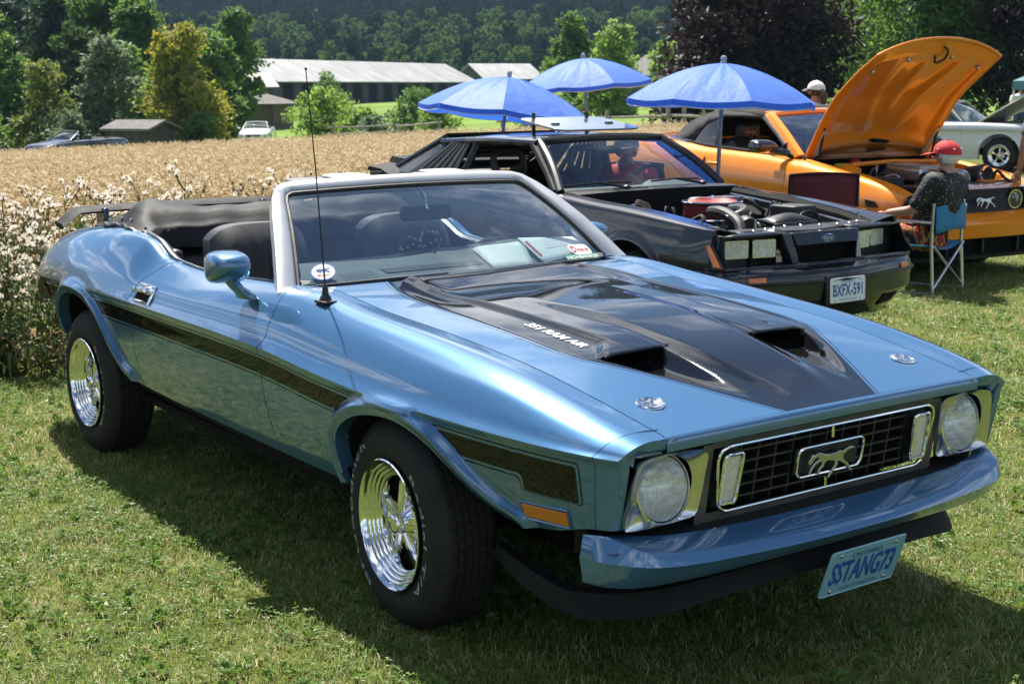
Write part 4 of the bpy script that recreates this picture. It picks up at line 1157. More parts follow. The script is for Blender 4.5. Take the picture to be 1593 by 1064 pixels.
# ---------------- hood with twin scoops
def hood_yb(x):     # outer limit of the black zone
    return np.interp(x, [-.86, -.80, -.74, -.66, -.58, -.50, .30, .42, .972], [.40, .42, .445, .475, .493, .500, .500, .487, .183])
def hood_z(x, y):
    ay = np.abs(y)
    ys, zs = r_seam[0](x), r_seam[1](x)
    f = np.clip(ay / ys, 0, 1)
    z = zs + (.020 - .015 * sstep(.4, .97, x) - .014 * sstep(-.35, -.82, x)) * (1 - f**2.4)
    # raised panel inside the lettered strip, fading towards the nose
    inner = hood_yb(x) - np.interp(x, [-.8, -.7, -.3, .2], [.06, .10, .145, .165])
    pan = sstep(.012, -.012, ay - inner) * (1 - sstep(-.05, .47, x)) * .008
    z = z + pan
    # the strip itself dips a little inside the black edge
    strip = sstep(.0, .02, hood_yb(x) - ay) * sstep(-.02, .0, ay - inner) * (1 - sstep(.25, .5, x))
    z = z - .004 * strip
    # centre bulge
    w = np.interp(x, [-.86, -.3, .4, .75, .97], [.24, .20, .165, .13, .07])
    bul = sstep(.035, -.035, ay - w) * sstep(-.35, .25, x) * (1 - sstep(.55, .96, x)) * .017
    z = z + bul
    # upturned rear edge
    z = z + (.010 * sstep(-.62, -.86, x) - .012 * np.exp(-((x + .52) / .13)**2)) * sstep(.46, .30, ay)
    # scoops: roof rising to the mouth, trough ahead of it
    yi, yo = .178, np.interp(x, [.33, .43], [.345, .428])
    roof = sstep(yi - .015, yi + .03, ay) * sstep(yo + .012, yo - .035, ay)
    z = z + roof * .013 * sstep(-.02, .40, x) * (x <= .4501)
    lim = np.interp(x, [.45, .60, .85], [.425, .365, .215]); lin_ = np.interp(x, [.45, .85], [.185, .185])
    tr = sstep(lin_ - .004, lin_ + .045, ay) * sstep(lim + .01, lim - .025, ay) * (x > .4501) * (1 - sstep(.50, .90, x))
    return z - tr * .046
def hood_xr(y): return -.865 + .115 * np.sqrt(np.clip(1 - (np.abs(y) / .80)**2, 0, 1)) + .0 * y
hx = np.concatenate([np.linspace(0, 1, 150)])
NXH, NYH = 170, 161
vy = np.linspace(-1, 1, NYH)
xf = .9655
X = np.zeros((NXH, NYH)); Y = np.zeros((NXH, NYH))
xs_front = np.concatenate([np.linspace(.4515, xf, 62)])
for j, v in enumerate(vy):
    xr_ = hood_xr(v * .66)
    X[:, j] = np.concatenate([np.linspace(xr_, .45, NXH - 62), xs_front])
Y = vy[None, :] * (r_seam[0](X) - .004)
Z = hood_z(X, Y) - .0
sd = np.abs(Y) - hood_yb(X)
P = np.stack([X, Y, Z], -1)
skip = np.zeros((NXH, NYH), bool)
im = NXH - 63
mouth = (np.abs(Y[im]) > .185) & (np.abs(Y[im]) < .418)
skip[im, :-1] = mouth[:-1] & mouth[1:]
edge = lambda q, d: q + np.array(d)
P2 = np.concatenate([edge(P[:1], (0, 0, -.03)), P, edge(P[-1:], (0, 0, -.022))], 0)
skip2 = np.concatenate([skip[:1] * 0, skip, skip[:1] * 0], 0).astype(bool)
sd2 = np.concatenate([sd[:1], sd, sd[-1:]], 0)
l = edge(P2[:, :1], (0, .004, -.03)); r_ = edge(P2[:, -1:], (0, -.004, -.03))
P3 = np.concatenate([l, P2, r_], 1); sd3 = np.concatenate([sd2[:, :1], sd2, sd2[:, -1:]], 1)
sk3 = np.concatenate([skip2[:, :1] * 0, skip2, skip2[:, :1] * 0], 1).astype(bool)
mb = MB(); mb.grid(P3, skip=sk3); mb.attr['zone'] = sd3.ravel()
hood = mb.build('hood', m_hood, blue, angle=48, recalc=False)
# scoop throats: dark duct behind each mouth, and a lip insert
for s in (1, -1):
    mb = MB()
    yy = np.linspace(.186, .417, 14)
    top = np.stack([np.full(14, .4505), s * yy, hood_z(np.full(14, .45), yy) - .004], -1)
    bot = np.stack([np.full(14, .4512), s * yy, hood_z(np.full(14, .4515), yy) + .001], -1)
    tb, bb = top.copy(), bot.copy()
    tb[:, 0] -= .20; bb[:, 0] -= .20; tb[:, 2] -= .030; bb[:, 2] -= .012
    mb.grid(np.stack([top, tb, bb, bot], 1))
    for e in (0, -1): mb.add([top[e], tb[e], bb[e], bot[e]], [(0, 1, 2, 3)])
    mb.build('scoop_duct', m_dark, hood)
    mb = MB(); mb.tube(np.stack([np.full(14, .454), s * yy, hood_z(np.full(14, .45), yy) - .006], -1), .007, 8)
    mb.build('scoop_lip', m_black_gloss, hood)
# hood lettering
for s, dirx in ((-1, 1),):
    V, F, w = text_mesh('351 RAM AIR', 1.0, 0.10, 1.05, 0.025)
    sx = .31 / w; hh = V[:, 1].max() - V[:, 1].min()
    x = .022 + V[:, 0] * sx; y = -.400 + (V[:, 1] - V[:, 1].min()) / hh * .036 - (x - .07) * .03
    mb = MB(); mb.add(np.stack([x, y, hood_z(x, y) + .0022], -1), F)
    mb.build('hood_lettering', m_white, hood, flat=True)
# chrome hood pins
for s in (-1, 1):
    px, py = .784, s * .526
    z0 = float(hood_z(np.array(px), np.array(py)))
    nrm = Vector((.17, s * .06, 1)).normalized()
    M = Matrix.Translation((px, py, z0)) @ nrm.to_track_quat('Z', 'Y').to_matrix().to_4x4()
    mb = MB(); mb.lathe([(.041, .0), (.041, .004), (.037, .0065), (.033, .005), (.029, .002), (.016, .0008), (.001, .0008)], 36, M)
    pin = mb.build('hood_pin', m_chrome, hood)
    mb = MB(); mb.lathe([(.008, .001), (.008, .013), (.005, .016), (.001, .0165)], 14, M); mb.xf = M
    mb.tube([(-.026, -.004, .006), (-.01, -.006, .012), (.008, 0, .0135), (.022, .006, .008)], .0022, 6)
    mb.build('pin_clip', m_chrome, pin)

# ---------------- nose panel above the grille
yy = np.linspace(-.640, .640, 61)
prof = [(.9690, -.028), (.9690, .0), (.9775, -.001), (.9835, -.006), (.9870, -.015), (.9870, -.030), (.9850, -.040), (.970, -.043), (.93, -.044)]
zs0 = float(r_seam[1](.975)) + .003
P = np.array([[(x - .004 * (abs(y) / .64)**2, y, zs0 + dz + .004 * (1 - (y / .64)**2)) for x, dz in prof] for y in yy])
mb = MB(); mb.grid(P); mb.build('nose_panel', m_blue, blue, angle=50)

# grille surround: dark grey slanted fascia with the lamps let in
def face_x(z): return .936 + (z - .512) / .19 * .030
m_fascia = mat('fascia_grey', (0.10, 0.094, 0.086), 0.45, metal=0.3, var=0.3, vscale=14, rvar=0.12)
mb = MB()
for y0, y1 in ((-.492, -.452), (.452, .492)):
    mb.grid([[(face_x(z) - .006, y, z) for z in (.47, .512, .712)] for y in np.linspace(y0, y1, 6)])
mb.grid([[(face_x(z) - .006, y, z) for z in (.698, .716)] for y in (-.455, .455)])
mb.grid([[(face_x(z) - .006, y, z) for z in (.465, .512)] for y in (-.455, .455)])
mb.grid([[(.96, y, .471), (.83, y, .452)][::-1] for y in np.linspace(-.80, .80, 4)])
mb.build('front_fascia', m_fascia, blue)
grille = MB()
grille.grid([[(face_x(z) - .075, y, z) for z in (.49, .72)] for y in (-.47, .47)])
grille = grille.build('grille', m_dark, blue)
m_grille = mat('grille_black', (0.016, 0.016, 0.017), 0.42, var=0.25, vscale=20)
zg = np.linspace(.540, .676, 5)
bars = []
mb = MB(); mb.box((0, 0, 0), (.05, .70, .0055)); hb = mb.build('grille_bar', m_grille, grille, flat=True)
for k, z in enumerate(zg):
    o = hb if k == 0 else hb.copy()
    if k: C.objects.link(o)
    o.location = (face_x(z) - .034, 0, z)
mb = MB(); mb.box((0, 0, 0), (.05, .0055, .18)); vb = mb.build('grille_bar', m_grille, grille, flat=True)
k = 0
for y in np.arange(-.342, .3421, .0684):
    o = vb if k == 0 else vb.copy()
    if k: C.objects.link(o)
    k += 1
    o.location = (face_x(.607) - .036, y, .607); o.rotation_euler = (0, .155, 0)
rr = rrect(.900, .190, .045, 7)
rr[:, 0] *= 1 - .045 * (1 - (rr[:, 1] + .095) / .19)
P = [(face_x(.608 + b) + .010, a, .608 + b) for a, b in rr]
mb = MB(); mb.tube(P, .0048, 8, closed=True); mb.build('grille_frame', m_chrome, grille)
mb = MB()
rr = rrect(.272, .088, .024, 6)
mb.tube([(face_x(.606 + b) + .014, a + b * .0, .606 + b) for a, b in rr], .0042, 8, closed=True)
mb.box((face_x(.68) + .006, 0, .682), (.008, .010, .034)); mb.box((face_x(.53) + .006, 0, .532), (.008, .010, .032))
mb.build('emblem_surround', m_chrome, grille)
mb = MB(); mb.box((face_x(.606) - .004, 0, .606), (.006, .262, .078), rot=(0, .15, 0)); mb.build('emblem_backing', m_grille, grille)
mb = MB(); horse_mesh(mb, (face_x(.606) + .010, -.002, .606), (0, 1, 0), (.15, 0, .98), .190, .012)
mb.build('horse_emblem', m_steel, grille, bevel=.0015)
for s in (-1, 1):
    # parking lamps, leaning parallelograms with chrome rims
    q = [(.352, .677), (.414, .677), (.440, .526), (.392, .526)]
    q = [(.355, .676), (.424, .678), (.428, .538), (.366, .536)]
    pts = np.array([(face_x(z) + .014, s * y, z) for y, z in q])
    cen = pts.mean(0)
    mb = MB(); loop = catmull(np.concatenate([[p + (cen - p) * .02, p + (pts[(i + 1) % 4] - p) * .12] for i, p in enumerate(pts)] + [[p + (pts[(i + 1) % 4] - p) * .88] for i, p in enumerate(pts)][0:0]), 8, True)
    ring = []
    for i in range(4):
        a, b = pts[i], pts[(i + 1) % 4]
        ring += [a + (b - a) * .12, a + (b - a) * .5, a + (b - a) * .88]
    mb.tube(catmull(ring, 40, True), .0052, 8, closed=True)
    pl = mb.build('parking_lamp', m_chrome, grille)
    mb = MB(); inner = cen + (np.array(ring) - cen) * .95; mb.add(np.vstack([inner - [.004, 0, 0], [cen - [.001, 0, 0]]]), [(i, (i + 1) % 12, 12) for i in range(12)])
    mb.build('lens', m_frost, pl)
    mb = MB(); w2 = cen + (np.array(ring) - cen) * 1.22; mb.prism(w2 - [.022, 0, 0], (-.02, 0, 0)); mb.build('lamp_backing', m_black, pl)
    # headlamps
    hy, hz = s * .616, .612
    hx0 = face_x(hz)
    M = Matrix.Translation((hx0 - .012, hy, hz)) @ Matrix.Rotation(R(90 - 7), 4, 'Y')
    mb = MB(); mb.lathe([(.094, -.02), (.094, .004), (.090, .006), (.088, .0), (.088, -.03)], 44, M); hl = mb.build('headlamp', m_chrome, blue)
    mb = MB(); mb.lathe([(.087, .002), (.084, .010), (.070, .019), (.045, .026), (.02, .029), (.0005, .030)], 44, M); mb.build('lens', m_lens, hl)
    # fluted glass prisms seen inside the lens
    mb = MB(); mb.lathe([(.086, .0), (.075, -.020), (.055, -.040), (.03, -.052), (.0005, -.055)], 44, M); mb.build('reflector', m_sealed, hl)
    mb = MB(); mb.xf = M
    for k in range(-6, 7):
        yv = k * .0125; hgt = math.sqrt(max(.082**2 - yv**2, 0))
        mb.tube([(q, yv, .029 * (1 - (q * q + yv * yv) / .087**2) - .004) for q in np.linspace(-hgt, hgt, 9)], .0016, 4, cap=False)
    for k in (-.045, -.018, .014, .045):
        hgt = math.sqrt(.082**2 - k**2)
        mb.tube([(k, q, .029 * (1 - (q * q + k * k) / .087**2) - .004) for q in np.linspace(-hgt, hgt, 9)], .0016, 4, cap=False)
    mb.build('lens_fluting', m_lens, hl)
    # bright bezel plate round the lamp
    outer = [(.485, .698), (.54, .713), (.62, .716), (.69, .712), (.730, .690), (.745, .61), (.751, .535), (.735, .518), (.64, .514), (.54, .516), (.503, .524), (.492, .56), (.486, .63)]
    oc = catmull([(0, a, b) for a, b in outer], 54, True)[:, 1:]
    ang = np.arctan2(oc[:, 1] - .612, oc[:, 0] - .616)
    ic = np.stack([.616 + .095 * np.cos(ang), .612 + .095 * np.sin(ang)], -1)
    mid = oc + (ic - oc) * .08
    P = np.stack([np.stack([face_x(oc[:, 1]) - .004, s * oc[:, 0], oc[:, 1]], -1), np.stack([face_x(oc[:, 1]) + .007, s * (oc[:, 0] + (ic[:, 0] - oc[:, 0]) * .02), oc[:, 1]], -1), np.stack([face_x(mid[:, 1]) + .004, s * mid[:, 0], mid[:, 1]], -1), np.stack([face_x(ic[:, 1]) - .004, s * ic[:, 0], ic[:, 1]], -1)], 1)
    mb = MB(); mb.grid(P, cu=True); mb.build('headlamp_bezel', m_bezel, blue, angle=60)

# ---------------- front bumper, body coloured wedge
def sym_path(pts, n=25):
    p = catmull(pts, n); q = p[:-1][::-1].copy(); q[:, 1] *= -1
    return np.vstack([p, q])     # pts given from the right tip (negative y) to the centre
H_ = sym_path([(.862, -.800, .505), (.90, -.742, .501), (.950, -.640, .492), (.972, -.47, .484), (.980, -.2, .480), (.982, 0, .480)])
E_ = sym_path([(.866, -.825, .508), (.93, -.778, .505), (1.015, -.716, .478), (1.050, -.53, .457), (1.074, -.22, .446), (1.080, 0, .445)])
F_ = sym_path([(.868, -.838, .450), (.94, -.800, .445), (1.030, -.714, .440), (1.064, -.53, .432), (1.086, -.22, .427), (1.092, 0, .427)])
G_ = sym_path([(.874, -.832, .385), (.93, -.790, .376), (.988, -.716, .376), (1.030, -.53, .382), (1.050, -.22, .386), (1.054, 0, .387)])
K_ = sym_path([(.87, -.79, .390), (.90, -.74, .382), (.93, -.66, .380), (.95, -.5, .388), (.96, -.22, .392), (.96, 0, .392)])
mb = MB()
mid = lambda a, b, t, o=(0, 0, 0): a + (b - a) * t + np.array(o)
mb.grid(np.stack([H_ - [0, 0, .03], H_, mid(H_, E_, .9, (0, 0, .001)), mid(E_, F_, .06), mid(E_, F_, .5, (.001, 0, 0)), F_, mid(F_, G_, .5), mid(F_, G_, .93), G_ - [.006, 0, .002], K_], 1))
for e in (0, -1):
    mb.add(np.array([H_[e], E_[e], F_[e], G_[e], K_[e]]), [(0, 1, 2, 3, 4)])
bumper = mb.build('front_bumper', m_blue, blue, angle=24)
# black filler between bumper and body
mb = MB(); mb.grid(np.stack([H_ + [-.006, 0, -.008], H_ * [1, .97, 1] + [-.055, 0, .004], H_ * [1, .97, 1] + [-.09, 0, .004], H_ * [1, .95, 1] + [-.12, 0, -.09]], 1)); mb.build('bumper_filler', m_black, blue)
# chin spoiler
T_ = sym_path([(.40, -.775, .352), (.58, -.785, .325), (.74, -.755, .302), (.89, -.62, .318), (.94, -.4, .332), (.95, 0, .336)])
B_ = sym_path([(.385, -.780, .320), (.58, -.800, .275), (.765, -.762, .236), (.92, -.630, .258), (.97, -.4, .282), (.98, 0, .288)])
mb = MB(); mb.grid(np.stack([T_ * [1, .95, 1] - [.03, 0, 0], T_, mid(T_, B_, .5, (.004, 0, 0)), B_, B_ * [1, .97, 1] + [-.02, 0, -.004], T_ * [1, .93, 1] + [-.05, 0, -.05]], 1)); mb.build('chin_spoiler', m_spoil, blue)
mb = MB(); mb.grid([[(.84, y, .37), (.86, y, .25)] for y in (-.6, .6)]); mb.build('air_dam', m_dark, blue)

# licence plate, hung below the bumper and tipped back at the foot
def plate(parent, origin, xd, yd, m_bg, big, small, foot, m_ink, w=.305, h=.152):
    o, xd, yd = (np.array(k, float) for k in (origin, xd, yd)); nd = np.cross(xd, yd)
    rr = rrect(w, h, .012, 5)
    P = np.array([o + xd * a + yd * b for a, b in rr])
    mb = MB(); mb.prism(P, -nd * .002); p = mb.build('licence_plate', m_bg, parent, bevel=.0006)
    mb = MB(); mb.tube([o + xd * a * .985 + yd * b * .97 + nd * .0006 for a, b in rr], .0022, 4, closed=True); mb.build('plate_rim', m_bg, p)
    mb = MB()
    n = len(big); cw = w * .80 / n
    put_text(mb, big, o - xd * w * .42 - yd * h * .26 + nd * .0014, xd, yd, h * .50, w * .84, bold=.022)
    put_text(mb, small, o - xd * w * .2 + yd * h * .27 + nd * .0014, xd, yd, h * .10, w * .40)
    put_text(mb, foot, o - xd * w * .26 - yd * h * .42 + nd * .0014, xd, yd, h * .06, w * .52)
    mb.build('plate_lettering', m_ink, p, flat=True)
    mb = MB()
    for a in (-.36, .36):
        for b in (-.40, .38):
            M = Matrix.Translation(Vector(o + xd * a * w + yd * b * h)) @ Vector(nd).to_track_quat('Z', 'Y').to_matrix().to_4x4()
            mb.lathe([(.0065, .0), (.0065, .002), (.004, .0042), (.0005, .0046)], 12, M)
    mb.build('plate_bolts', m_steel, p)
    return p
pt = Vector((.36, 0, 1)).normalized()
plate(blue, (1.062, .040, .298), (0, 1, 0), pt, m_plate_blue, 'SSTANG73', 'ONTARIO', 'YOURS TO DISCOVER', m_navy, .318, .158)

# side marker lamps
for s in (-1, 1):
    P = np.array([(x, s * (float(low_y(np.array(x), np.array(z))) + .001), z) for x, z in ((.622, .541), (.800, .552), (.802, .512), (.622, .501))])
    mb = MB(); mb.prism(P, (0, s * .006, 0)); mk = mb.build('side_marker', m_amber, blue, bevel=.002)
    c0 = P.mean(0); mb = MB(); mb.tube([c0 + (p - c0) * [1.06, 1, 1.25] + [0, s * .002, 0] for p in P], .004, 6, closed=True); mb.build('marker_rim', m_blue, mk)
    P = np.array([(x, s * (float(low_y(np.array(x), np.array(z))) + .001), z) for x, z in ((-3.52, .70), (-3.40, .705), (-3.40, .64), (-3.50, .64))])
    mb = MB(); mb.prism(P, (0, s * .005, 0)); mb.build('side_marker', m_redlens, blue, bevel=.002)
    # door handle and lock
    hx_, hz_ = -1.90, .845
    yb_ = .918 - .012
    def dpt(x, z, o=0): 
        tt = np.interp(z, [.797, .83, .868, .92], [1, .86, .68, .46]); yv, zv = upper(np.array(x), np.array(tt)); return np.array((x, s * (float(yv) + o), float(zv)))
    a, b, c, d = dpt(-1.985, .88, .006), dpt(-1.835, .88, .006), dpt(-1.835, .815, .006), dpt(-1.985, .815, .006)
    mb = MB(); mb.tube([a, (a + b) / 2, b, (b + c) / 2, c, (c + d) / 2, d, (a + d) / 2], .0065, 6, closed=True); dh = mb.build('door_handle', m_chrome, blue)
    mb = MB(); mb.add([a, b, b + (c - b) * .45 + [0, s * .010, 0], a + (d - a) * .45 + [0, s * .010, 0]], [(0, 1, 2, 3)]); mb.build('handle_flap', m_chrome, dh, solid=.004)
    mb = MB(); mb.add([a, b, c, d], [(0, 1, 2, 3)]); mb.build('handle_recess', m_dark, dh)
    lk = dpt(-2.035, .852, .003)
    mb = MB(); mb.ball(lk, (.011, .006, .016), 8, 12); mb.build('door_lock', m_chrome, blue)

# ---------------- deck, tail, rear bumper, wing
ns = 26
x = np.linspace(-3.70, -2.55, ns)
P = np.stack([np.stack([x, v * (r_seam[0](x) - .003), r_seam[1](x) + .02 * (1 - v * v)], -1) for v in np.linspace(-1, 1, 21)], 1)
mb = MB(); mb.grid(P); mb.build('trunk_lid', m_blue, blue, angle=50)
yq = np.linspace(-.79, .79, 25)
mb = MB(); mb.grid(np.array([[(-3.722, v * w_, z) for z, w_ in ((.915, .60), (.88, .675), (.835, .73), (.788, .755), (.745, .76), (.66, .72))] for v in np.linspace(-1, 1, 9)])); mb.grid(np.array([[(-3.70, v * .575, .935 - .02 * v * v + .0), (-3.74, v * .60, .90)] for v in np.linspace(-1, 1, 9)])); mb.build('tail_panel', m_black, blue)
for s in (-1, 1):
    mb = MB(); mb.box((-3.725, s * .50, .81), (.02, .40, .09)); mb.build('tail_lamp', m_redlens, blue, bevel=.006)
rb = [( -3.52, -.845, .69), (-3.62, -.825, .685), (-3.74, -.765, .68), (-3.79, -.6, .68), (-3.81, 0, .68)]
rbp = sym_path(rb, 16)
mb = MB(); mb.loft([[p + [0, 0, .06], p + np.array([-.012 * (abs(p[1]) < .79), .012 * np.sign(p[1]) * (abs(p[1]) > .79), .03]), p + np.array([-.015 * (abs(p[1]) < .79), .015 * np.sign(p[1]) * (abs(p[1]) > .79), 0]), p + [0, 0, -.055], p * [.985, .97, 1] + [0, 0, -.05], p * [.985, .97, 1] + [0, 0, .055]] for p in rbp]); mb.build('rear_bumper', m_black_gloss, blue)
# wing: blade on two stands, drooped tips
wpts = [(-3.66, -.685, .992), (-3.68, -.64, 1.022), (-3.70, -.578, 1.060), (-3.705, -.4, 1.066), (-3.71, 0, 1.068)]
wp = np.vstack([np.array(wpts), np.array(wpts)[:-1][::-1] * [1, -1, 1]])
mb = MB(); mb.loft([[p + [.07, 0, -.014], p + [.04, 0, .004], p + [-.04, 0, .010], p + [-.07, 0, .006], p + [-.06, 0, -.012], p + [.04, 0, -.026]] for p in wp]); wing = mb.build('rear_spoiler', m_spoil, blue, angle=40)
mb = MB()
for s in (-1, 1): mb.box((-3.67, s * .45, 1.0), (.12, .03, .13))
mb.build('spoiler_stands', m_black_gloss, blue, bevel=.006)

# ---------------- windscreen
def ws_pt(u, v, off=0.0):
    """u -1..1 across, v 0 base .. 1 top, on the glass"""
    b = np.array([-.928 + .105 * (1 - u * u), .718 * u, .958 + .018 * (1 - u * u)])
    t = np.array([-1.326 + .045 * (1 - u * u), .560 * u, 1.264 + .014 * (1 - u * u)])
    p = b + (t - b) * v
    n = np.array([.62, 0, .78])
    return p + n * (.018 * math.sin(PI * v) + off)
gp = np.array([[ws_pt(u, v) for v in np.linspace(-.03, 1.02, 15)] for u in np.linspace(-1.01, 1.01, 27)])
mb = MB(); mb.grid(gp); glass = mb.build('windscreen', m_glass, blue, angle=180)
# frame: rounded channel up each pillar and across the header
path = [(1.0, -.06), (1.0, .2), (1.0, .45), (1.0, .7), (1.0, .88), (.988, .965), (.95, .998), (.88, 1.0), (.6, 1.0), (.3, 1.0), (0, 1.0)]
full = path + [(-u, v) for u, v in path[:-1][::-1]]
inn = np.array([ws_pt(u, v) for u, v in full])
cen = np.array([-1.10, 0, 1.1])
def outward(i):
    u, v = full[i]
    side = np.array([.20, np.sign(u) * 1.0, .12]); top = np.array([-.72, 0, .62])
    w = sstep(.84, 1.0, v) * (1 - .0 * abs(u)) if abs(u) > .85 else 1.0
    if abs(u) <= .93: w = 1.0
    d = side * (1 - w) + top * w
    return d / np.linalg.norm(d)
D = np.array([outward(i) for i in range(len(full))])
for k in range(2): D = np.vstack([D[:1], (D[:-2] + D[1:-1] * 2 + D[2:]) / 4, D[-1:]])
N = np.array([.62, 0, .78])
wid = np.array([.088 - .018 * v if abs(u) > .95 else .062 for u, v in full])[:, None]
ii = np.linspace(0, len(full) - 1, 90)
itp = lambda A: np.stack([np.interp(ii, range(len(full)), A[:, k]) for k in range(A.shape[1])], -1)
I_, D_, W_ = itp(inn), itp(D), itp(wid)
sect = [I_ - .006 * N, I_ + .010 * N + D_ * .006, I_ + .016 * N + D_ * (W_ * .35), I_ + .010 * N + D_ * (W_ * .85), I_ + D_ * W_, I_ - .050 * N + D_ * W_ * .95, I_ - .056 * N + D_ * W_ * .3, I_ - .02 * N]
mb = MB(); mb.loft(np.stack(sect, 1)); fr = mb.build('windscreen_frame', m_silver, blue, angle=45)
mb = MB(); mb.tube(I_ + .004 * N - D_ * .006, .0085, 6); mb.build('screen_seal', m_rubber, fr)
bp_ = np.array([ws_pt(u, -.02) for u in np.linspace(-1, 1, 31)])
mb = MB(); mb.tube(bp_ + [.004, 0, .0], .010, 6); mb.build('screen_seal', m_rubber, fr)
# cowl between hood and screen, side shelves included
mb = MB()
ub = np.linspace(-1.0, 1.0, 41)
base = np.array([ws_pt(u, -.05) for u in ub])
fwd = base.copy(); fwd[:, 0] = hood_xr(base[:, 1]) + .03; fwd[:, 2] = np.minimum(hood_z(fwd[:, 0], np.clip(base[:, 1], -.66, .66)), base[:, 2]) - .012
mb.grid(np.stack([base - [.03, 0, .02], base - [0, 0, .004], fwd], 1)); mb.build('cowl', m_blue, blue)
for s in (-1, 1):       # fender top running back past the pillar foot
    mb = MB()
    a = np.array([(-.93, s * .70, .955), (-.90, s * .70, .962), (-.86, s * .69, .963), (-.80, s * .672, .962)])
    b = np.array([(-.96, s * .79, .950), (-.91, s * .79, .957), (-.86, s * .79, .959), (-.80, s * .79, .958)])
    mb.grid(np.stack([a, b], 1)); mb.build('cowl_end', m_blue, blue)
# stickers and papers at the glass
def gl(u, v, a, b_, off=.0022): return ws_pt(u + a / .66, v + b_ / .50, off)
def decal(name, m, u, v, pts, parent, off=.0022):
    mb = MB(); c = np.mean(pts, axis=0); n = len(pts); mb.add([gl(u, v, *c, off)] + [gl(u, v, *(c + (np.array(p) - c) * f), off) for f in (.5, 1) for p in pts], [(0, 1 + k, 1 + (k + 1) % n) for k in range(n)] + [(1 + k, 1 + n + k, 1 + n + (k + 1) % n, 1 + (k + 1) % n) for k in range(n)])
    return mb.build(name, m, parent, flat=True)
def decal_text(name, m, items, u, v, parent, off=.0036):
    mb = MB()
    for txt, a0, b0, h, w in items:
        V, F, tw = text_mesh(txt, 1.0, .12, 1.0, .02); hh = V[:, 1].max() - V[:, 1].min()
        mb.add([gl(u, v, a0 + p[0] / tw * w, b0 + (p[1] - V[:, 1].min()) / hh * h, off) for p in V], F)
    return mb.build(name, m, parent, flat=True)
oval = lambda w, h, n=28: [(w * math.cos(t), h * math.sin(t)) for t in np.linspace(0, 2 * PI, n, endpoint=False)]
st = decal('oval_sticker', m_navy, -.86, .11, oval(.045, .040), glass)
decal('sticker_field', m_paper, -.86, .11, oval(.040, .035), st, .0030)
decal('sticker_horse', m_navy, -.86, .11, [(x * .05, y * .05 + .008) for x, y in HORSE], st, .0038)
decal_text('sticker_lettering', m_red, [('Mustang', -.022, -.022, .011, .044)], -.86, .11, st, .0038)
st = decal('drive_in_sticker', m_paper, .83, .10, [tuple(p) for p in rrect(.115, .055, .02, 4)], glass)
decal_text('sticker_lettering', m_red, [('D', -.050, -.014, .034, .026), ('rive In', -.020, -.010, .020, .066)], .83, .10, st)
st = decal('club_sticker', m_green, .80, .022, [tuple(p) for p in rrect(.20, .026, .004, 3)], glass)
decal_text('sticker_lettering', m_paper, [('HIGHBANKER', -.092, -.009, .017, .184)], .80, .022, st)

# ---------------- interior
mb = MB()
x0, x1 = -2.50, -.95
mb.grid([[(x0, y, .36), (x1, y, .36)] for y in (-.74, .74)]); mb.grid([[(x1 + .25, y, .36), (x1 + .2, y, .93)] for y in (-.74, .74)]); mb.grid([[(-2.52, y, .36), (-2.60, y, 1.0)] for y in (-.74, .74)])
mb.build('floor_well', m_carpet, blue)
for s in (-1, 1):
    x = np.linspace(-2.35, -.93, 30)
    ys = r_seam[0](x); zs = r_seam[1](x)
    mb = MB(); mb.grid(np.stack([np.stack([x, s * (ys + .006), zs + .001], -1), np.stack([x, s * (ys - .012), zs + .006], -1), np.stack([x, s * (ys - .03), zs - .004], -1), np.stack([x, s * (ys - .04), zs - .10], -1), np.stack([x, s * (ys - .03), zs - .28], -1), np.stack([x, s * (ys - .03), zs * 0 + .36], -1)], 1))
    mb.build('door_trim', m_vinyl, blue)
    mb = MB(); mb.tube(np.stack([x, s * (ys + .002), zs + .004], -1), .006, 6); mb.build('belt_moulding', m_chrome if s > 0 else m_black_gloss, blue)
    mb = MB(); mb.box((-1.55, s * .66, .74), (.55, .07, .06)); mb.build('arm_rest', m_vinyl, blue, bevel=.015)
# seats: cushions with pleats
def seat(parent, xc, yc, w, lean, top, name, pleats=7):
    mb = MB(); n = 41
    v = np.linspace(-1, 1, n)
    zz = np.linspace(0, 1, 16)
    P = []
    for t in zz:
        row = []
        for q in v:
            edge_ = (1 - abs(q)**6) * (1 - .8 * max(0, (t - .82) / .18)**2)
            pl = .010 * abs(math.sin(q * pleats * PI / 2)) * (1 if abs(q) < .78 and t < .85 else 0)
            ww = w / 2 * (1 - .12 * t**3)
            row.append((xc + .075 * edge_ + pl - lean * t, yc + q * ww, .52 + (top - .52) * (t + .02 * (1 - q * q) * t) - .05 * abs(q)**5 * t**3))
        P.append(row)
    P = np.array(P)
    B = P.copy(); B[..., 0] = xc - .07 - lean * zz[:, None] + 0 * v
    mb.grid(P, flip=False); mb.grid(B, flip=True)
    mb.grid(np.stack([P[-1], B[-1]], 0)); mb.grid(np.stack([P[:, 0], B[:, 0]], 0)); mb.grid(np.stack([P[:, -1], B[:, -1]], 0))
    o = mb.build(name, m_vinyl, parent, angle=50)
    return o
for s in (-1, 1):
    st = MB(); st.box((-1.63, s * .37, .50), (.52, .50, .16)); st = st.build('front_seat', m_vinyl, blue, bevel=.05)
    seat(st, -1.84, s * .37, .50, .14, 1.085, 'backrest')
st = MB(); st.box((-2.26, 0, .52), (.42, 1.16, .16)); st = st.build('rear_seat', m_vinyl, blue, bevel=.05)
seat(st, -2.42, 0, 1.24, .12, 1.02, 'backrest', 19)
for s in (-1, 1):       # rear side panels
    mb = MB(); mb.box((-2.32, s * .68, .75), (.42, .06, .48)); mb.build('rear_side_trim', m_vinyl, blue, bevel=.02)
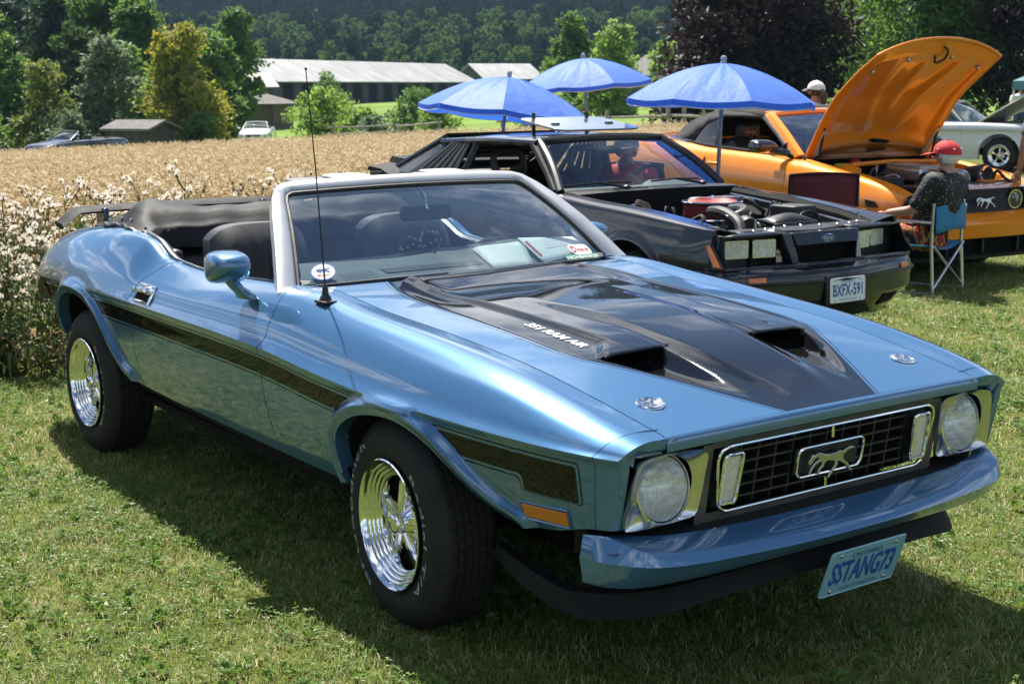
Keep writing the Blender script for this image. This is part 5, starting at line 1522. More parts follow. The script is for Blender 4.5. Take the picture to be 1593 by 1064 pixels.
# dashboard
yy = np.linspace(-.70, .70, 33)
dp = []
def dash_hump(y): return .026 * math.exp(-((y - .37) / .20)**2) + .012 * math.exp(-((y) / .14)**2)
def dash_z(x, y): return float(np.interp(-x, [.80, .92, 1.05, 1.15, 1.20], [.958, .974, .998, 1.014, 1.006])) + dash_hump(y) * float(sstep(1.04, 1.13, -x))
for y in yy:
    dp.append([(-.80 - .11 * (y / .7)**2, y, .945)] + [(x, y, dash_z(x, y)) for x in (-.93, -.98, -1.04, -1.08, -1.12, -1.16, -1.195)] + [(-1.19, y, .95), (-1.15, y, .80), (-1.06, y, .66)])
mb = MB(); mb.grid(np.array(dp)); dash = mb.build('dashboard', m_dash, blue, angle=60)
mb = MB(); mb.box((-.955, -.12, .9815), (.055, .44, .004), rot=(0, .17, 0)); mb.build('demist_vent', m_black, dash)
mb = MB()
for i in range(7):
    for j in range(5): mb.lathe([(.004, .001), (.0035, .0015), (.0003, .0012)], 6, Matrix.Translation((-.96 + j * .017 - abs(i - 3) * .002, -.52 + i * .021, dash_z(-.96 + j * .017 - abs(i - 3) * .002, -.52 + i * .021) + .0008)))
mb.build('speaker_grille', m_black, dash)
# steering wheel on the left
M = Matrix.Translation((-1.33, .37, .862)) @ Matrix.Rotation(R(-62), 4, 'Y')
mb = MB(); a = np.linspace(0, 2 * PI, 40, endpoint=False)
mb.xf = M; mb.tube(np.stack([.19 * np.cos(a), .19 * np.sin(a), 0 * a], -1), .0125, 8, closed=True)
swo = mb.build('steering_wheel', m_vinyl, blue)
mb = MB(); mb.xf = M
for t in (0.35, PI - .35, -PI / 2): mb.tube([(.18 * math.cos(t), .18 * math.sin(t), 0), (.04 * math.cos(t), .04 * math.sin(t), -.03)], .010, 6)
mb.lathe([(.055, -.05), (.055, -.02), (.03, -.012), (.001, -.01)], 20); mb.build('wheel_spokes', m_black, swo)
mb = MB(); mb.tube([M @ Vector((0, 0, -.04)), M @ Vector((0, 0, -.25))], .03, 10); mb.build('steering_column', m_black, swo)
# rear view mirror, visors, header latches
mb = MB()
rr = rrect(.24, .06, .024, 6); o0 = np.array([-1.235, .02, 1.165])
mb.prism([o0 + np.array([0.0, a, b]) for a, b in rr], (.022, 0, 0)); rv = mb.build('rear_view_mirror', m_black, blue, bevel=.005)
mb = MB(); mb.tube([(-1.215, .02, 1.18), (-1.235, .02, 1.235), (-1.27, .02, 1.262)], .007, 8); mb.build('mirror_stem', m_chrome, rv)
for s in (-1, 1):
    rr = rrect(.40, .14, .04, 6)
    mb = MB(); mb.prism([np.array([-1.41 + b * .92, s * .29 + a, 1.292 + b * -.10]) for a, b in rr], (.0, 0, .016)); mb.build('sun_visor', mat('visor_vinyl', (.12, .12, .125), .45), blue, bevel=.006)
    rr = rrect(.19, .15, .05, 6)
    mb = MB(); mb.prism([np.array([-1.42 + b * .95, s * .23 + a, 1.300 + b * -.05]) for a, b in rr], (0, 0, .020)); mb.build('visor_pad', mat('visor_grey', (.30, .30, .31), .5), blue, bevel=.006)
# fuzzy dice hanging from the mirror
m_fuzz = mat('black_plush', (.01, .01, .011), .95, bump=.6, bscale=180, sheen=.4)
for k, (dx, dy, dz, rz) in enumerate(((0, -.06, 1.03, .5), (.01, .02, 1.055, 1.1))):
    rt_ = Euler((.35 * (k - .5), .3, rz)).to_matrix().to_4x4()
    M = Matrix.Translation((-1.205 + dx, dy, dz)) @ rt_
    mb = MB(); mb.xf = M; mb.box((0, 0, 0), (.072, .072, .072)); dc = mb.build('fuzzy_die', m_fuzz, bevel=.012)
    tag(dc, ('black plush die with white spots, the %s of the pair hung from the mirror' % ('lower' if k == 0 else 'upper')), 'fuzzy dice', 'fuzzy dice under the mirror')
    mb = MB()
    for ax in range(3):
        for sg in (-1, 1):
            for (p, q) in (((-.018, -.018), (.018, .018), (-.018, .018), (.018, -.018), (0, 0)) if ax == 0 else ((-.018, -.018), (0, 0), (.018, .018))):
                v = [0, 0, 0]; v[ax] = sg * .0372; v[(ax + 1) % 3] = p; v[(ax + 2) % 3] = q
                mb.xf = M; mb.ball(v, .0052, 5, 8)
    mb.build('spot', m_white, dc)
    mb = MB(); mb.tube([M @ Vector((0, 0, .03)), (-1.22, .02, 1.15)], .0018, 5); mb.build('string', m_red if k else m_black, dc)
# papers on the dash
def sheet(name, label, pts, m, curl=.01):
    p = np.array(pts, float)
    G = np.array([[(p[0] * (1 - u) + p[1] * u) * (1 - v) + (p[3] * (1 - u) + p[2] * u) * v + np.array([0, 0, curl * math.sin(PI * u) * math.sin(PI * v)]) for v in np.linspace(0, 1, 6)] for u in np.linspace(0, 1, 8)])
    mb = MB(); mb.grid(G); o = mb.build(name, m, None, angle=180, solid=.0008); tag(o, label, 'paper', 'papers on the dashboard'); return o, G
def dsh(x, y, o=.004): return (x, y, dash_z(x, y) + o)
s1, G1 = sheet('paper_sheet', 'blank white sheet lying on the blue convertible dashboard, left of the printed card', [dsh(-.86, .10), dsh(-.82, .27), dsh(-1.107, .42), dsh(-1.165, .18)], m_paper)
s2, G2 = sheet('show_card', 'printed white show card with red band on the blue convertible dashboard', [dsh(-.84, .33, .010), dsh(-.93, .64, .010), dsh(-1.158, .72, .012), dsh(-1.12, .40, .012)], m_paper)
mb = MB(); e_a, e_b = (G2[1, 1] - G2[0, 1]) * .28, (G2[1, 4] - G2[0, 4]) * .28; up_z = np.array([0, 0, .004]); mb.add([G2[0, 1] + e_a + up_z, G2[0, 4] + e_b + up_z, G2[0, 4] + 2 * e_b + up_z, G2[0, 1] + 2 * e_a + up_z], [(0, 1, 2, 3)]); mb.build('red_band', m_red, s2, flat=True)
mb = MB(); put_text(mb, 'Show & Shine', G2[2, 2] + [0, .0, .012], (-.25, .96, 0), (-.94, -.25, .16), .022, .17); put_text(mb, 'PARTICIPANT', G2[2, 3] + [-.02, .02, .014], (-.25, .96, 0), (-.94, -.25, .16), .014, .14); mb.build('card_lettering', m_navy, s2, flat=True)

# folded top under its vinyl cover
ys_ = np.linspace(-1, 1, 49); ts_ = np.linspace(0, 1, 25)
P = []
def lump(a, b): return .004 * math.sin(a * 9 + b * 5) + .004 * math.sin(a * 21 - b * 11 + 1.3) + .004 * math.sin(b * 27 + a * 4)
for t in ts_:
    row = []
    for v in ys_:
        av = abs(v)
        xb = -2.42 - .52 * t + .06 * (1 - av) - .20 * sstep(.80, 1.0, av) * (1 - t) * -.4
        hw = np.interp(t, [0, .25, .6, 1], [.73, .745, .735, .70])
        yv = v * hw
        hgt = (.05 * sstep(0, .18, t) * (1 - sstep(.35, .98, t)) + .015) * (1 - .25 * av**2)
        hump = .052 * math.exp(-((av - .78) / .14)**2) * math.exp(-((t - .42) / .22)**2)
        z0 = np.interp(t, [0, .3, .7, 1], [1.045, 1.07, 1.055, 1.030])
        edge_ = sstep(1.0, .90, av)
        row.append((xb - .10 * sstep(0, 1, t), yv + .012 * math.sin(t * 14 + 2) * (av > .95), z0 + (hgt + hump) * edge_ + lump(v * 1.2, t) * edge_ * .8 + .004 * math.sin(t * 40) * (1 - edge_)))
    P.append(row)
P = np.array(P)
front = P[:1].copy(); front[..., 2] -= .09; front[..., 0] += .02
mb = MB(); mb.grid(np.concatenate([front, P], 0)); cover = mb.build('top_cover', m_vinyl_top, blue, angle=180)
edgep = np.concatenate([P[::-1, 0], P[0]], 0)
for s in (0, -1):
    e = P[:, s]; mb = MB(); mb.tube(e + np.array([0, 0, -.004]), .009 + .003 * np.sin(np.arange(len(e)) * 2.1), 8); mb.build('cover_hem', m_vinyl, cover)
# snaps along the hem
mb = MB()
for t in range(2, 25, 5): mb.ball(P[t, 1] + [0, -.004, .006], .007, 6, 10)
mb.build('cover_snaps', m_chrome, cover)

# door mirrors, racing style
for s in (-1, 1):
    dx = 0 if s < 0 else -.33
    cx, cy, cz = -1.00 + dx, s * .945, 1.036 - (.03 if s > 0 else 0)
    secs = []
    a = np.linspace(0, 2 * PI, 28, endpoint=False)
    sq = lambda k, e: np.sign(k) * np.abs(k)**e
    for t, rw, rh, dz, e in ((-1.0, .060, .046, 0, .5), (-.97, .069, .055, 0, .5), (-.7, .073, .059, .001, .5), (-.2, .074, .056, .004, .55), (.3, .071, .048, .009, .6), (.68, .062, .036, .014, .7), (.90, .045, .023, .016, .8), (1.0, .016, .008, .016, 1)):
        secs.append(np.stack([cx + 0 * a + t * .088, cy + rw * sq(np.cos(a), e), cz + rh * sq(np.sin(a), e) + dz], -1))
    secs = np.array(secs)
    Rm = np.array(Euler((0, 0, s * R(10))).to_matrix()); cc = np.array([cx, cy, cz])
    secs = (secs - cc) @ Rm.T + cc
    mb = MB(); mb.loft(secs); mo = mb.build('door_mirror', m_blue, blue, angle=60)
    mb = MB(); g = secs[0] + [-.001, 0, 0]; mb.add(g, [tuple(range(28))]); mb.build('mirror_glass', m_chrome, mo)
    mb = MB()
    st = []
    for (x, y, z, rx, ry) in ((-1.0, .938, 1.010, .040, .034), (-1.005, .932, .985, .028, .026), (-1.01, .915, .966, .030, .026), (-1.015, .892, .950, .050, .030), (-1.015, .880, .940, .068, .032), (-1.015, .874, .925, .068, .032)):
        st.append(np.stack([x + dx + rx * np.cos(a), s * (y + ry * np.sin(a)), z - (.03 if s > 0 else 0) + 0 * a], -1))
    mb.loft(st); mb.build('mirror_stalk', m_blue, mo, angle=60)
# aerial on the right fender
mb = MB(); mb.box((0, 0, .004), (.075, .05, .010)); mb.lathe([(.022, .009), (.018, .022), (.012, .028), (.010, .05), (.006, .06), (.004, .062)], 14)
zf = float(upper(np.array(-.62), np.array(.2))[1])
an = mb.build('aerial', m_black, blue, bevel=.003); an.location = (-.585, -.785, float(upper(np.array(-.585), np.array(.30))[1]) + .001); 
mb = MB(); mb.tube([(0, 0, .06), (-.04, 0, .45), (-.085, 0, .775)], [.0034, .0026, .0020], 6); mb.ball((-.085, 0, .778), .005, 6, 8); mb.build('aerial_mast', m_black, an)

# ---------------- wheels
def letter_ring(mb, s, r, a_mid, h, x_side, span, bold=.02):
    """lettering laid round the sidewall, tops outwards; a_mid clockwise angle of its middle seen from outside"""
    V, F, w = text_mesh(s, 1.0, 0.0, 1.1, bold)
    hh = V[:, 1].max() - V[:, 1].min()
    ang = a_mid - span / 2 + V[:, 0] / w * span        # clockwise from 'up'
    rad = r + (V[:, 1] - V[:, 1].min()) / hh * h
    return np.stack([rad * np.sin(ang), rad * np.cos(ang)], -1), F
def tyre_mesh(mb, R0, hw, rim, ribs=6, n=260):
    prof = [(rim, hw - .02), (rim + .012, hw - .004), (rim + (R0 - rim) * .35, hw + .006), (rim + (R0 - rim) * .62, hw + .004), (R0 - .035, hw - .006), (R0 - .018, hw - .014)]
    tread = [(R0 - .004, hw - .034)]
    w2 = hw - .034
    ed = np.linspace(w2, -w2, ribs * 2 + 1)
    for k in range(ribs):
        a, b = ed[2 * k], ed[2 * k + 2]
        gp_ = .004
        tread += [(R0 - .009, a + .0), (R0, a - gp_), (R0, b + gp_)]
    prof = prof + tread + [(R0 - .009, -w2)] + [(r, -h) for r, h in prof[:6][::-1]]
    a = np.linspace(0, 2 * PI, n, endpoint=False)
    P = np.zeros((len(prof), n, 3))
    for i, (r, h) in enumerate(prof):
        rr_ = np.full(n, r)
        sh = (np.arange(n) + int(abs(h) * 70)) % 5 == 0
        if r > R0 - .003: rr_ = rr_ - .0045 * sh
        if abs(r - (R0 - .018)) < 1e-6: rr_ = rr_ - .0028 * sh
        if abs(r - (R0 - .004)) < 1e-6: rr_ = rr_ - .0035 * sh
        P[i, :, 0] = rr_ * np.cos(a); P[i, :, 1] = rr_ * np.sin(a); P[i, :, 2] = h
    mb.grid(P, cv=True, flip=True)
def chrome_wheel(parent, loc, side, R0=.334, rim=.196, width=.214, steer=0.0, letters=True, name='front'):
    """axis along Y, outer face towards side*Y"""
    M = Matrix.Translation(loc) @ Matrix.Rotation(steer, 4, 'Z') @ Matrix.Rotation(R(90 * -side), 4, 'X')
    hw = width / 2
    mb = MB(); mb.xf = M; tyre_mesh(mb, R0, hw, rim); wh = mb.build('wheel', m_tyre, parent, angle=32)
    mb = MB(); mb.lathe([(.196, hw - .028), (.200, hw - .006), (.207, hw + .006), (.2075, hw + .010), (.203, hw + .012), (.196, hw + .006), (.1935, hw - .001), (.191, hw - .006), (.186, hw - .008), (.183, hw - .010), (.1805, hw - .015), (.175, hw - .017), (.172, hw - .019), (.1695, hw - .024), (.163, hw - .026), (.160, hw - .028), (.1575, hw - .034), (.151, hw - .036), (.148, hw - .040), (.145, hw - .09), (.142, hw - .14), (.145, -.06)], 72, M)
    rm = mb.build('rim', m_chrome, wh, angle=40)
    mb = MB(); mb.lathe([(.148, -.03), (.08, -.035), (.001, -.035)], 40, M); mb.build('brake_drum', m_dark, wh)
    mb = MB(); mb.lathe([(.001, hw - .004), (.020, hw - .004), (.028, hw - .007), (.032, hw - .012), (.033, hw - .034), (.037, hw - .038), (.048, hw - .050), (.055, hw - .060), (.085, hw - .09)], 36, M)
    hb_ = mb.build('hub', m_chrome, wh, angle=40)
    for k in range(5):
        t = k * 2 * PI / 5 + .3
        mb = MB(); mb.xf = M
        rings = []
        for r_, wv, h0, h1 in ((.036, .011, hw - .030, hw - .07), (.06, .0125, hw - .030, hw - .07), (.09, .0155, hw - .033, hw - .07), (.12, .020, hw - .038, hw - .075), (.149, .026, hw - .044, hw - .08)):
            c, s_ = math.cos(t), math.sin(t)
            pr = [(-wv, h1), (-wv, h0 - .010), (-wv * .55, h0 - .001), (wv * .55, h0 - .001), (wv, h0 - .010), (wv, h1)]
            rings.append([(r_ * c - q * s_, r_ * s_ + q * c, h) for q, h in pr])
        mb.loft(rings); mb.build('spoke', m_chrome, rm, angle=40)
        t2 = t + PI / 5
        mb = MB(); mb.lathe([(.012, -.075 + hw - .02), (.012, hw - .058), (.008, hw - .052), (.0005, hw - .051)], 6, M @ Matrix.Translation((.068 * math.cos(t2), .062 * math.sin(t2), 0))); mb.build('lug_nut', m_chrome, rm)
    if letters:
        mb = MB()
        for s, a_mid, span in (('BFGoodrich', R(-92), R(112)), ('Radial T/A', R(88), R(98))):
            A, F = letter_ring(mb, s, .262 if s[0] == 'B' else .232, a_mid, .024, 0, span, .0)
            # to wheel coordinates: seen from outside, clockwise, 'up' is +Z of the car
            f = 1 if side < 0 else -1
            Pw = np.stack([f * A[:, 0], np.full(len(A), 0.0), A[:, 1]], -1)
            rad = np.hypot(A[:, 0], A[:, 1])
            off = np.interp(rad, [rim + .012, rim + (R0 - rim) * .35, rim + (R0 - rim) * .62, R0 - .035], [hw - .004, hw + .006, hw + .004, hw - .006]) + .0022
            Pw[:, 1] = side * off
            Rz = np.array(Matrix.Rotation(steer, 3, 'Z'))
            mb.add(Pw @ Rz.T + np.array(loc), F)
        mb.build('tyre_lettering', m_letter, wh, flat=True)
    return wh
for s in (-1, 1):
    chrome_wheel(blue, (0, s * .785, .331), s, steer=-.078)
    chrome_wheel(blue, (-2.769, s * .785, .331), s)
# ------------------------------------------------------------------ helpers for the other cars
def side_body(name, XSv, rails, arches, m, parent, x0, x1, nx=90, nt=26, flare=.015, s=1, flange=.03):
    """flank of a car: rails are lists of (half width, z) at the stations XSv from top to bottom; arches are (x, z, radius)"""
    fy = [pchip(XSv, [p[0] for p in r]) for r in rails]; fz = [pchip(XSv, [p[1] for p in r]) for r in rails]
    extra = []
    for ax, az, ar in arches: extra += list(ax + ar * np.cos(np.linspace(.15, PI - .15, 15)))
    X = np.unique(np.round(np.concatenate([np.linspace(x0, x1, nx), [e for e in extra if x0 < e < x1]]), 4))
    cols = []
    for x in X:
        sec = catmull([(float(a(x)), float(b_(x)), 0) for a, b_ in zip(fy, fz)], 120)[:, :2]
        zb = -9
        for ax, az, ar in arches:
            if abs(x - ax) < ar: zb = max(zb, az + math.sqrt(ar * ar - (x - ax)**2))
        ends = np.where(sec[:, 1] < zb)[0]
        te = ends[0] if len(ends) and zb > -9 else len(sec) - 1
        q = np.linspace(0, te, nt)
        y = np.interp(q, range(120), sec[:, 0]); z = np.interp(q, range(120), sec[:, 1])
        if zb > -9 and len(ends): z[-1] = max(zb, sec[-1, 1])
        for ax, az, ar in arches:
            d = np.abs(np.hypot(x - ax, z - az) - ar); y = y + flare * (1 - sstep(.02, .05, d)) * (z > az - .1)
        cols.append(np.stack([np.full(nt, x), s * y, z], -1))
    P = np.array(cols)
    fl = P[:, -1:].copy(); fl[..., 1] -= s * .08
    a, b_ = P[:1].copy(), P[-1:].copy(); a[..., 1] -= s * flange; b_[..., 1] -= s * flange
    P = np.concatenate([a, P, b_], 0); fl = np.concatenate([fl[:1], fl, fl[-1:]], 0)
    mb = MB(); mb.grid(np.concatenate([P, fl], 1), flip=s > 0)
    o = mb.build(name, m, parent, angle=40, recalc=False)
    o['rails'] = 0; del o['rails']
    return o
def plain_wheel(parent, loc, side, R0, width, rim, m_rim, steer=0., spokes=5):
    M = Matrix.Translation(loc) @ Matrix.Rotation(steer, 4, 'Z') @ Matrix.Rotation(R(90 * -side), 4, 'X')
    hw = width / 2
    mb = MB(); mb.lathe([(rim, -hw), (R0 - .03, -hw), (R0, -hw + .03), (R0, hw - .03), (R0 - .03, hw), (rim + .01, hw), (rim, hw - .02), (rim, -hw)], 40, M); w = mb.build('wheel', m_tyre, parent, angle=40)
    mb = MB(); mb.lathe([(rim + .004, hw - .004), (rim - .01, hw + .002), (rim - .03, hw - .03), (rim - .035, -hw)], 40, M); rm = mb.build('rim', m_rim, w, angle=40)
    for k in range(spokes):
        t = k * 2 * PI / spokes; mb = MB(); mb.xf = M
        c, s_ = math.cos(t), math.sin(t)
        mb.loft([[(r_ * c - q * s_, r_ * s_ + q * c, h) for q, h in ((-wv, hw - .08), (-wv, hw - .03), (wv, hw - .03), (wv, hw - .08))] for r_, wv in ((.0, .03), (rim * .5, .028), (rim - .02, .04))]); mb.build('spoke', m_rim, rm)
    mb = MB(); mb.lathe([(rim - .03, hw - .10), (.001, hw - .10)], 30, M); mb.build('brake', m_dark, w)
    return w
def hose(mb, pts, r, n=10, k=24): mb.tube(catmull(pts, k), r, n); return mb
def slab(name, m, parent, pts, d, **kw):
    mb = MB(); mb.prism(pts, d); return mb.build(name, m, parent, **kw)
def quadpatch(c00, c10, c11, c01, nu=6, nv=6, bulge=(0, 0, 0)):
    c00, c10, c11, c01 = (np.array(c, float) for c in (c00, c10, c11, c01))
    return np.array([[(c00 * (1 - u) + c10 * u) * (1 - v) + (c01 * (1 - u) + c11 * u) * v + np.array(bulge) * math.sin(PI * u) * math.sin(PI * v) for v in np.linspace(0, 1, nv)] for u in np.linspace(0, 1, nu)])

# ------------------------------------------------------------------ black hatchback with its hood off
m_navy_black = paint('black_blue_paint', (.006, .008, .014), .0, .5, spec=.15, ior=1.5)[0]
m_frostl = mat('sealed_beam_glass', (.74, .75, .74), .25, metal=.1, coat=1.0, var=.25, vscale=40, bump=.5, bscale=90)
m_blk_trim = mat('black_trim', (.012, .012, .012), .45, var=.2, rvar=.1)
m_louvre = mat('grey_black_louvre', (.035, .035, .037), .5, var=.2)
m_glass_dark = glass_mat('tinted_glass', (.45, .5, .5), 1.0, 1.5, base=.04, haze=.02)
m_glass_clear = glass_mat('clear_car_glass', (.80, .86, .86), 1.0, 1.5, base=.05, haze=.02)
m_hose = mat('black_rubber_hose', (.018, .018, .018), .55, var=.2)
m_red_filter = mat('red_filter', (.16, .012, .014), .75, var=.3, vscale=60)
m_engine = mat('engine_grey', (.10, .10, .10), .45, metal=.6, var=.4, vscale=20, rvar=.15)
fox = thing('hatchback_car', 'black hatchback with its hood off and red air cleaner showing, second in the row', 'car', (-3.174, 3.595, 0), R(-1.39))
XF = [.74, .45, .0, -.45, -.85, -1.3, -2.0, -2.6, -3.2, -3.55]
RF = [[(.60, .79), (.64, .845), (.665, .895), (.69, .925), (.72, .955), (.73, .955), (.73, .955), (.72, .965), (.68, .965), (.60, .935)],
      [(.77, .822), (.795, .850), (.805, .888), (.808, .915), (.812, .940), (.815, .938), (.82, .935), (.82, .94), (.80, .935), (.74, .91)],
      [(.80, .80), (.825, .80), (.838, .82), (.842, .84), (.845, .86), (.848, .86), (.852, .86), (.852, .86), (.83, .86), (.77, .84)],
      [(.82, .69), (.855, .68), (.868, .68), (.872, .68), (.874, .68), (.874, .68), (.874, .68), (.874, .68), (.855, .68), (.80, .68)],
      [(.83, .56), (.86, .55), (.87, .54), (.874, .53), (.875, .52), (.875, .52), (.875, .52), (.874, .52), (.86, .53), (.80, .55)],
      [(.80, .32), (.82, .30), (.83, .27), (.835, .25), (.838, .24), (.838, .24), (.838, .24), (.835, .25), (.82, .30), (.76, .36)]]
ARF = [(0, .33, .385), (-2.553, .33, .385)]
for s in (-1, 1):
    side_body('front_fender', XF, RF, ARF, m_navy_black, fox, -.90, .74, 60, s=s)
    side_body('door', XF, RF, ARF, m_navy_black, fox, -2.13, -.905, 30, s=s)
    side_body('quarter_panel', XF, RF, ARF, m_navy_black, fox, -3.55, -2.135, 60, s=s)
    for x in (0, -2.553): plain_wheel(fox, (x, s * .735, .32), s, .318, .22, .195, m_blk_trim, 0)
    # fender tops beside the open engine bay
    xx = np.linspace(-.68, .72, 16); y_in = np.interp(xx, [-.7, 0, .72], [.69, .665, .60])
    mb = MB(); zz = np.interp(xx, XF[::-1], [p[1] for p in RF[0]][::-1])
    mb.grid(np.stack([np.stack([xx, s * y_in, zz], -1), np.stack([xx, s * (y_in - .035), zz - .025], -1), np.stack([xx, s * (y_in - .05), zz - .10], -1), np.stack([xx, s * (y_in - .12), zz - .14], -1), np.stack([xx, s * (y_in - .14), zz - .45], -1)], 1)); mb.build('inner_fender', m_dark, fox)
    # nose corners: amber marker, lamp buckets with paired rectangular lamps
    P = [FP for FP in ((.667, s * .800, .765), (.700, s * .80, .765), (.850, s * .822, .610), (.795, s * .832, .612))]
    slab('side_marker', m_amber, fox, P, (0, s * .012, 0), bevel=.003)
    slab('marker_bezel', m_blk_trim, fox, [(.645, s * .798, .775), (.715, s * .796, .775), (.872, s * .818, .60), (.780, s * .828, .60)], (0, s * .008, 0))
    mb = MB(); mb.grid([[(.70, s * y, z) for z in (.58, .79)] for y in (.24, .78)]); mb.build('lamp_bucket', m_blk_trim, fox)
    for (x, y, w) in ((.745, .611, .165), (.792, .431, .165)):
        Rz = Matrix.Translation((x, s * y, .695)) @ Matrix.Rotation(s * R(12), 4, 'Z')
        mb = MB(); mb.xf = Rz; rr = rrect(w, .112, .012, 4)
        mb.prism([(-.03, a, b_) for a, b_ in rr], (.03, 0, 0)); hl = mb.build('headlamp', m_chrome, fox, bevel=.002)
        mb = MB(); mb.xf = Rz; rr = rrect(w * .93, .102, .010, 4); mb.add([(.001, a, b_) for a, b_ in rr], [tuple(range(len(rr)))]); mb.build('reflector', m_frostl, hl, flat=True)
        mb = MB(); mb.xf = Rz; mb.grid([[(.008 + .004 * (1 - (a / .5)**2), a * w * .93, b_ * .102) for b_ in (-.5, 0, .5)] for a in np.linspace(-.5, .5, 9)]); mb.build('lens', m_lens, hl)
    # pieces framing the buckets
    slab('lamp_surround', m_navy_black, fox, [(.86, s * .80, .585), (.74, s * .835, .585), (.70, s * .80, .80), (.80, s * .758, .79)], (-.05, 0, 0), bevel=.006)
    slab('lamp_surround', m_navy_black, fox, [(.905, s * .30, .60), (.905, s * .245, .60), (.875, s * .285, .78), (.84, s * .33, .78)], (-.08, 0, 0), bevel=.006)
    mb = MB(); mb.grid(quadpatch((.80, s * .77, .783), (.84, s * .27, .785), (.72, s * .27, .80), (.70, s * .66, .797), 6, 3)); mb.build('lamp_surround', m_navy_black, fox, solid=.012)
    mb = MB(); mb.grid(quadpatch((.86, s * .80, .600), (.93, s * .20, .600), (.72, s * .20, .592), (.70, s * .76, .592), 6, 3)); mb.build('lamp_surround', m_navy_black, fox, solid=.012)
# grille face between the lamps
slab('grille_panel', m_navy_black, fox, [(.885, -.285, .785), (.885, .285, .785), (.905, .262, .705), (.905, -.268, .705)], (-.06, 0, 0), bevel=.008)
slab('grille_panel', m_navy_black, fox, [(.925, -.235, .600), (.925, .245, .600), (.945, .26, .572), (.945, -.25, .572)], (-.06, 0, 0), bevel=.006)
mb = MB(); mb.grid([[(.80, y, z) for z in (.57, .72)] for y in (-.29, .29)]); gr = mb.build('grille_opening', m_dark, fox)
for k in range(5):
    mb = MB(); mb.box((.80, 0, .60 + k * .026), (.03, .50, .006)); mb.build('grille_bar', m_dark, gr)
mb = MB(); a = np.linspace(0, 2 * PI, 30, endpoint=False); mb.prism([(.892 + .0, .058 * math.cos(t), .742 + .024 * math.sin(t)) for t in a], (.008, 0, 0)); ov = mb.build('badge', mat('badge_blue', (.01, .05, .32), .25, coat=.8), fox, bevel=.002)
mb = MB(); put_text(mb, 'Ford', (.9015, -.036, .730), (0, 1, 0), (.0, 0, 1), .024, .072, bold=.005, shear=.25); mb.tube([(.9005, .056 * math.cos(t), .742 + .022 * math.sin(t)) for t in a], .0014, 4, closed=True); mb.build('badge_script', m_chrome, ov, flat=True)
# bumper cover
def fpath(p, n=21): q = catmull(p, n); w_ = q[:-1][::-1].copy(); w_[:, 1] *= -1; return np.vstack([q, w_])
h_ = fpath([(.36, -.845, .585), (.62, -.825, .592), (.80, -.77, .60), (.86, -.5, .60), (.885, 0, .60)])
e_ = fpath([(.36, -.868, .575), (.66, -.855, .578), (.86, -.79, .580), (.955, -.60, .578), (1.02, -.25, .570), (1.036, 0, .566)])
f_ = fpath([(.36, -.882, .52), (.67, -.870, .52), (.875, -.80, .52), (.965, -.61, .518), (1.034, -.25, .514), (1.050, 0, .512)])
g_ = fpath([(.36, -.880, .42), (.67, -.865, .41), (.87, -.79, .40), (.955, -.60, .39), (1.02, -.25, .385), (1.034, 0, .384)])
k_ = fpath([(.36, -.850, .31), (.62, -.82, .29), (.78, -.70, .262), (.86, -.5, .250), (.93, -.2, .248), (.94, 0, .248)])
l_ = k_ * [1, .95, 1] - [.05, 0, -.01]
mb = MB(); mb.grid(np.stack([h_, e_ - [.006, 0, -.002], e_ - [0, 0, .006], f_, g_, k_, l_], 1)); fb = mb.build('bumper_cover', m_navy_black, fox, angle=30)
mb = MB(); mb.tube(f_ + [.003, 0, -.01], .012, 6); mb.build('bumper_strip', m_blk_trim, fb)
for s in (-1, 1):
    slab('turn_lamp', m_amber, fb, [(.925, s * .69, .548), (.965, s * .585, .548), (.970, s * .585, .518), (.930, s * .69, .518)], (.012, s * .004, 0), bevel=.002)
    slab('lower_duct', m_dark, fb, [(.905, s * .60, .36), (.955, s * .42, .36), (.90, s * .42, .29), (.86, s * .58, .30)], (.025, s * .01, 0))
plate(fox, (1.062, .010, .440), (0, 1, 0), Vector((-.03, 0, 1)).normalized(), m_plate, 'BXFX-591', 'ONTARIO', 'YOURS TO DISCOVER', m_navy, .305, .152)
slab('plate_bracket', m_blk_trim, fox, [(1.056, -.165, .53), (1.056, .185, .53), (1.056, .185, .350), (1.056, -.165, .350)], (-.02, 0, 0), bevel=.008)
# engine bay
mb = MB(); mb.box((-.02, 0, .52), (1.4, 1.15, .06)); mb.grid([[(-.70, y, z) for z in (.45, .95)] for y in (-.70, .70)]); mb.build('engine_bay_floor', m_dark, fox)
slab('radiator_support', m_blk_trim, fox, [(.60, -.60, .80), (.72, -.60, .795), (.80, 0, .785), (.72, .60, .795), (.60, .60, .80), (.66, 0, .80)], (0, 0, -.05), bevel=.008)
mb = MB()
for k in range(9): mb.lathe([(.010, 0), (.010, .008), (.004, .012), (.001, .012)], 8, Matrix.Translation((.70 + .05 * math.cos(k), -.48 + k * .12, .795)))
mb.build('support_bolts', m_steel, fox)
ac = MB(); Ma = Matrix.Translation((-.12, -.03, .80))
ac.lathe([(.188, 0), (.192, .02), (.192, .085), (.188, .10)], 48, Ma); ac = ac.build('air_cleaner', m_red_filter, fox)
mb = MB(); mb.lathe([(.205, .098), (.207, .106), (.200, .112), (.165, .112), (.160, .110)], 48, Ma); mb.lathe([(.035, .118), (.03, .130), (.012, .134), (.010, .145), (.001, .147)], 20, Ma); mb.lathe([(.195, -.002), (.200, -.010), (.12, -.02)], 40, Ma); mb.build('chrome_lid', m_chrome, ac)
mb = MB(); n = 60
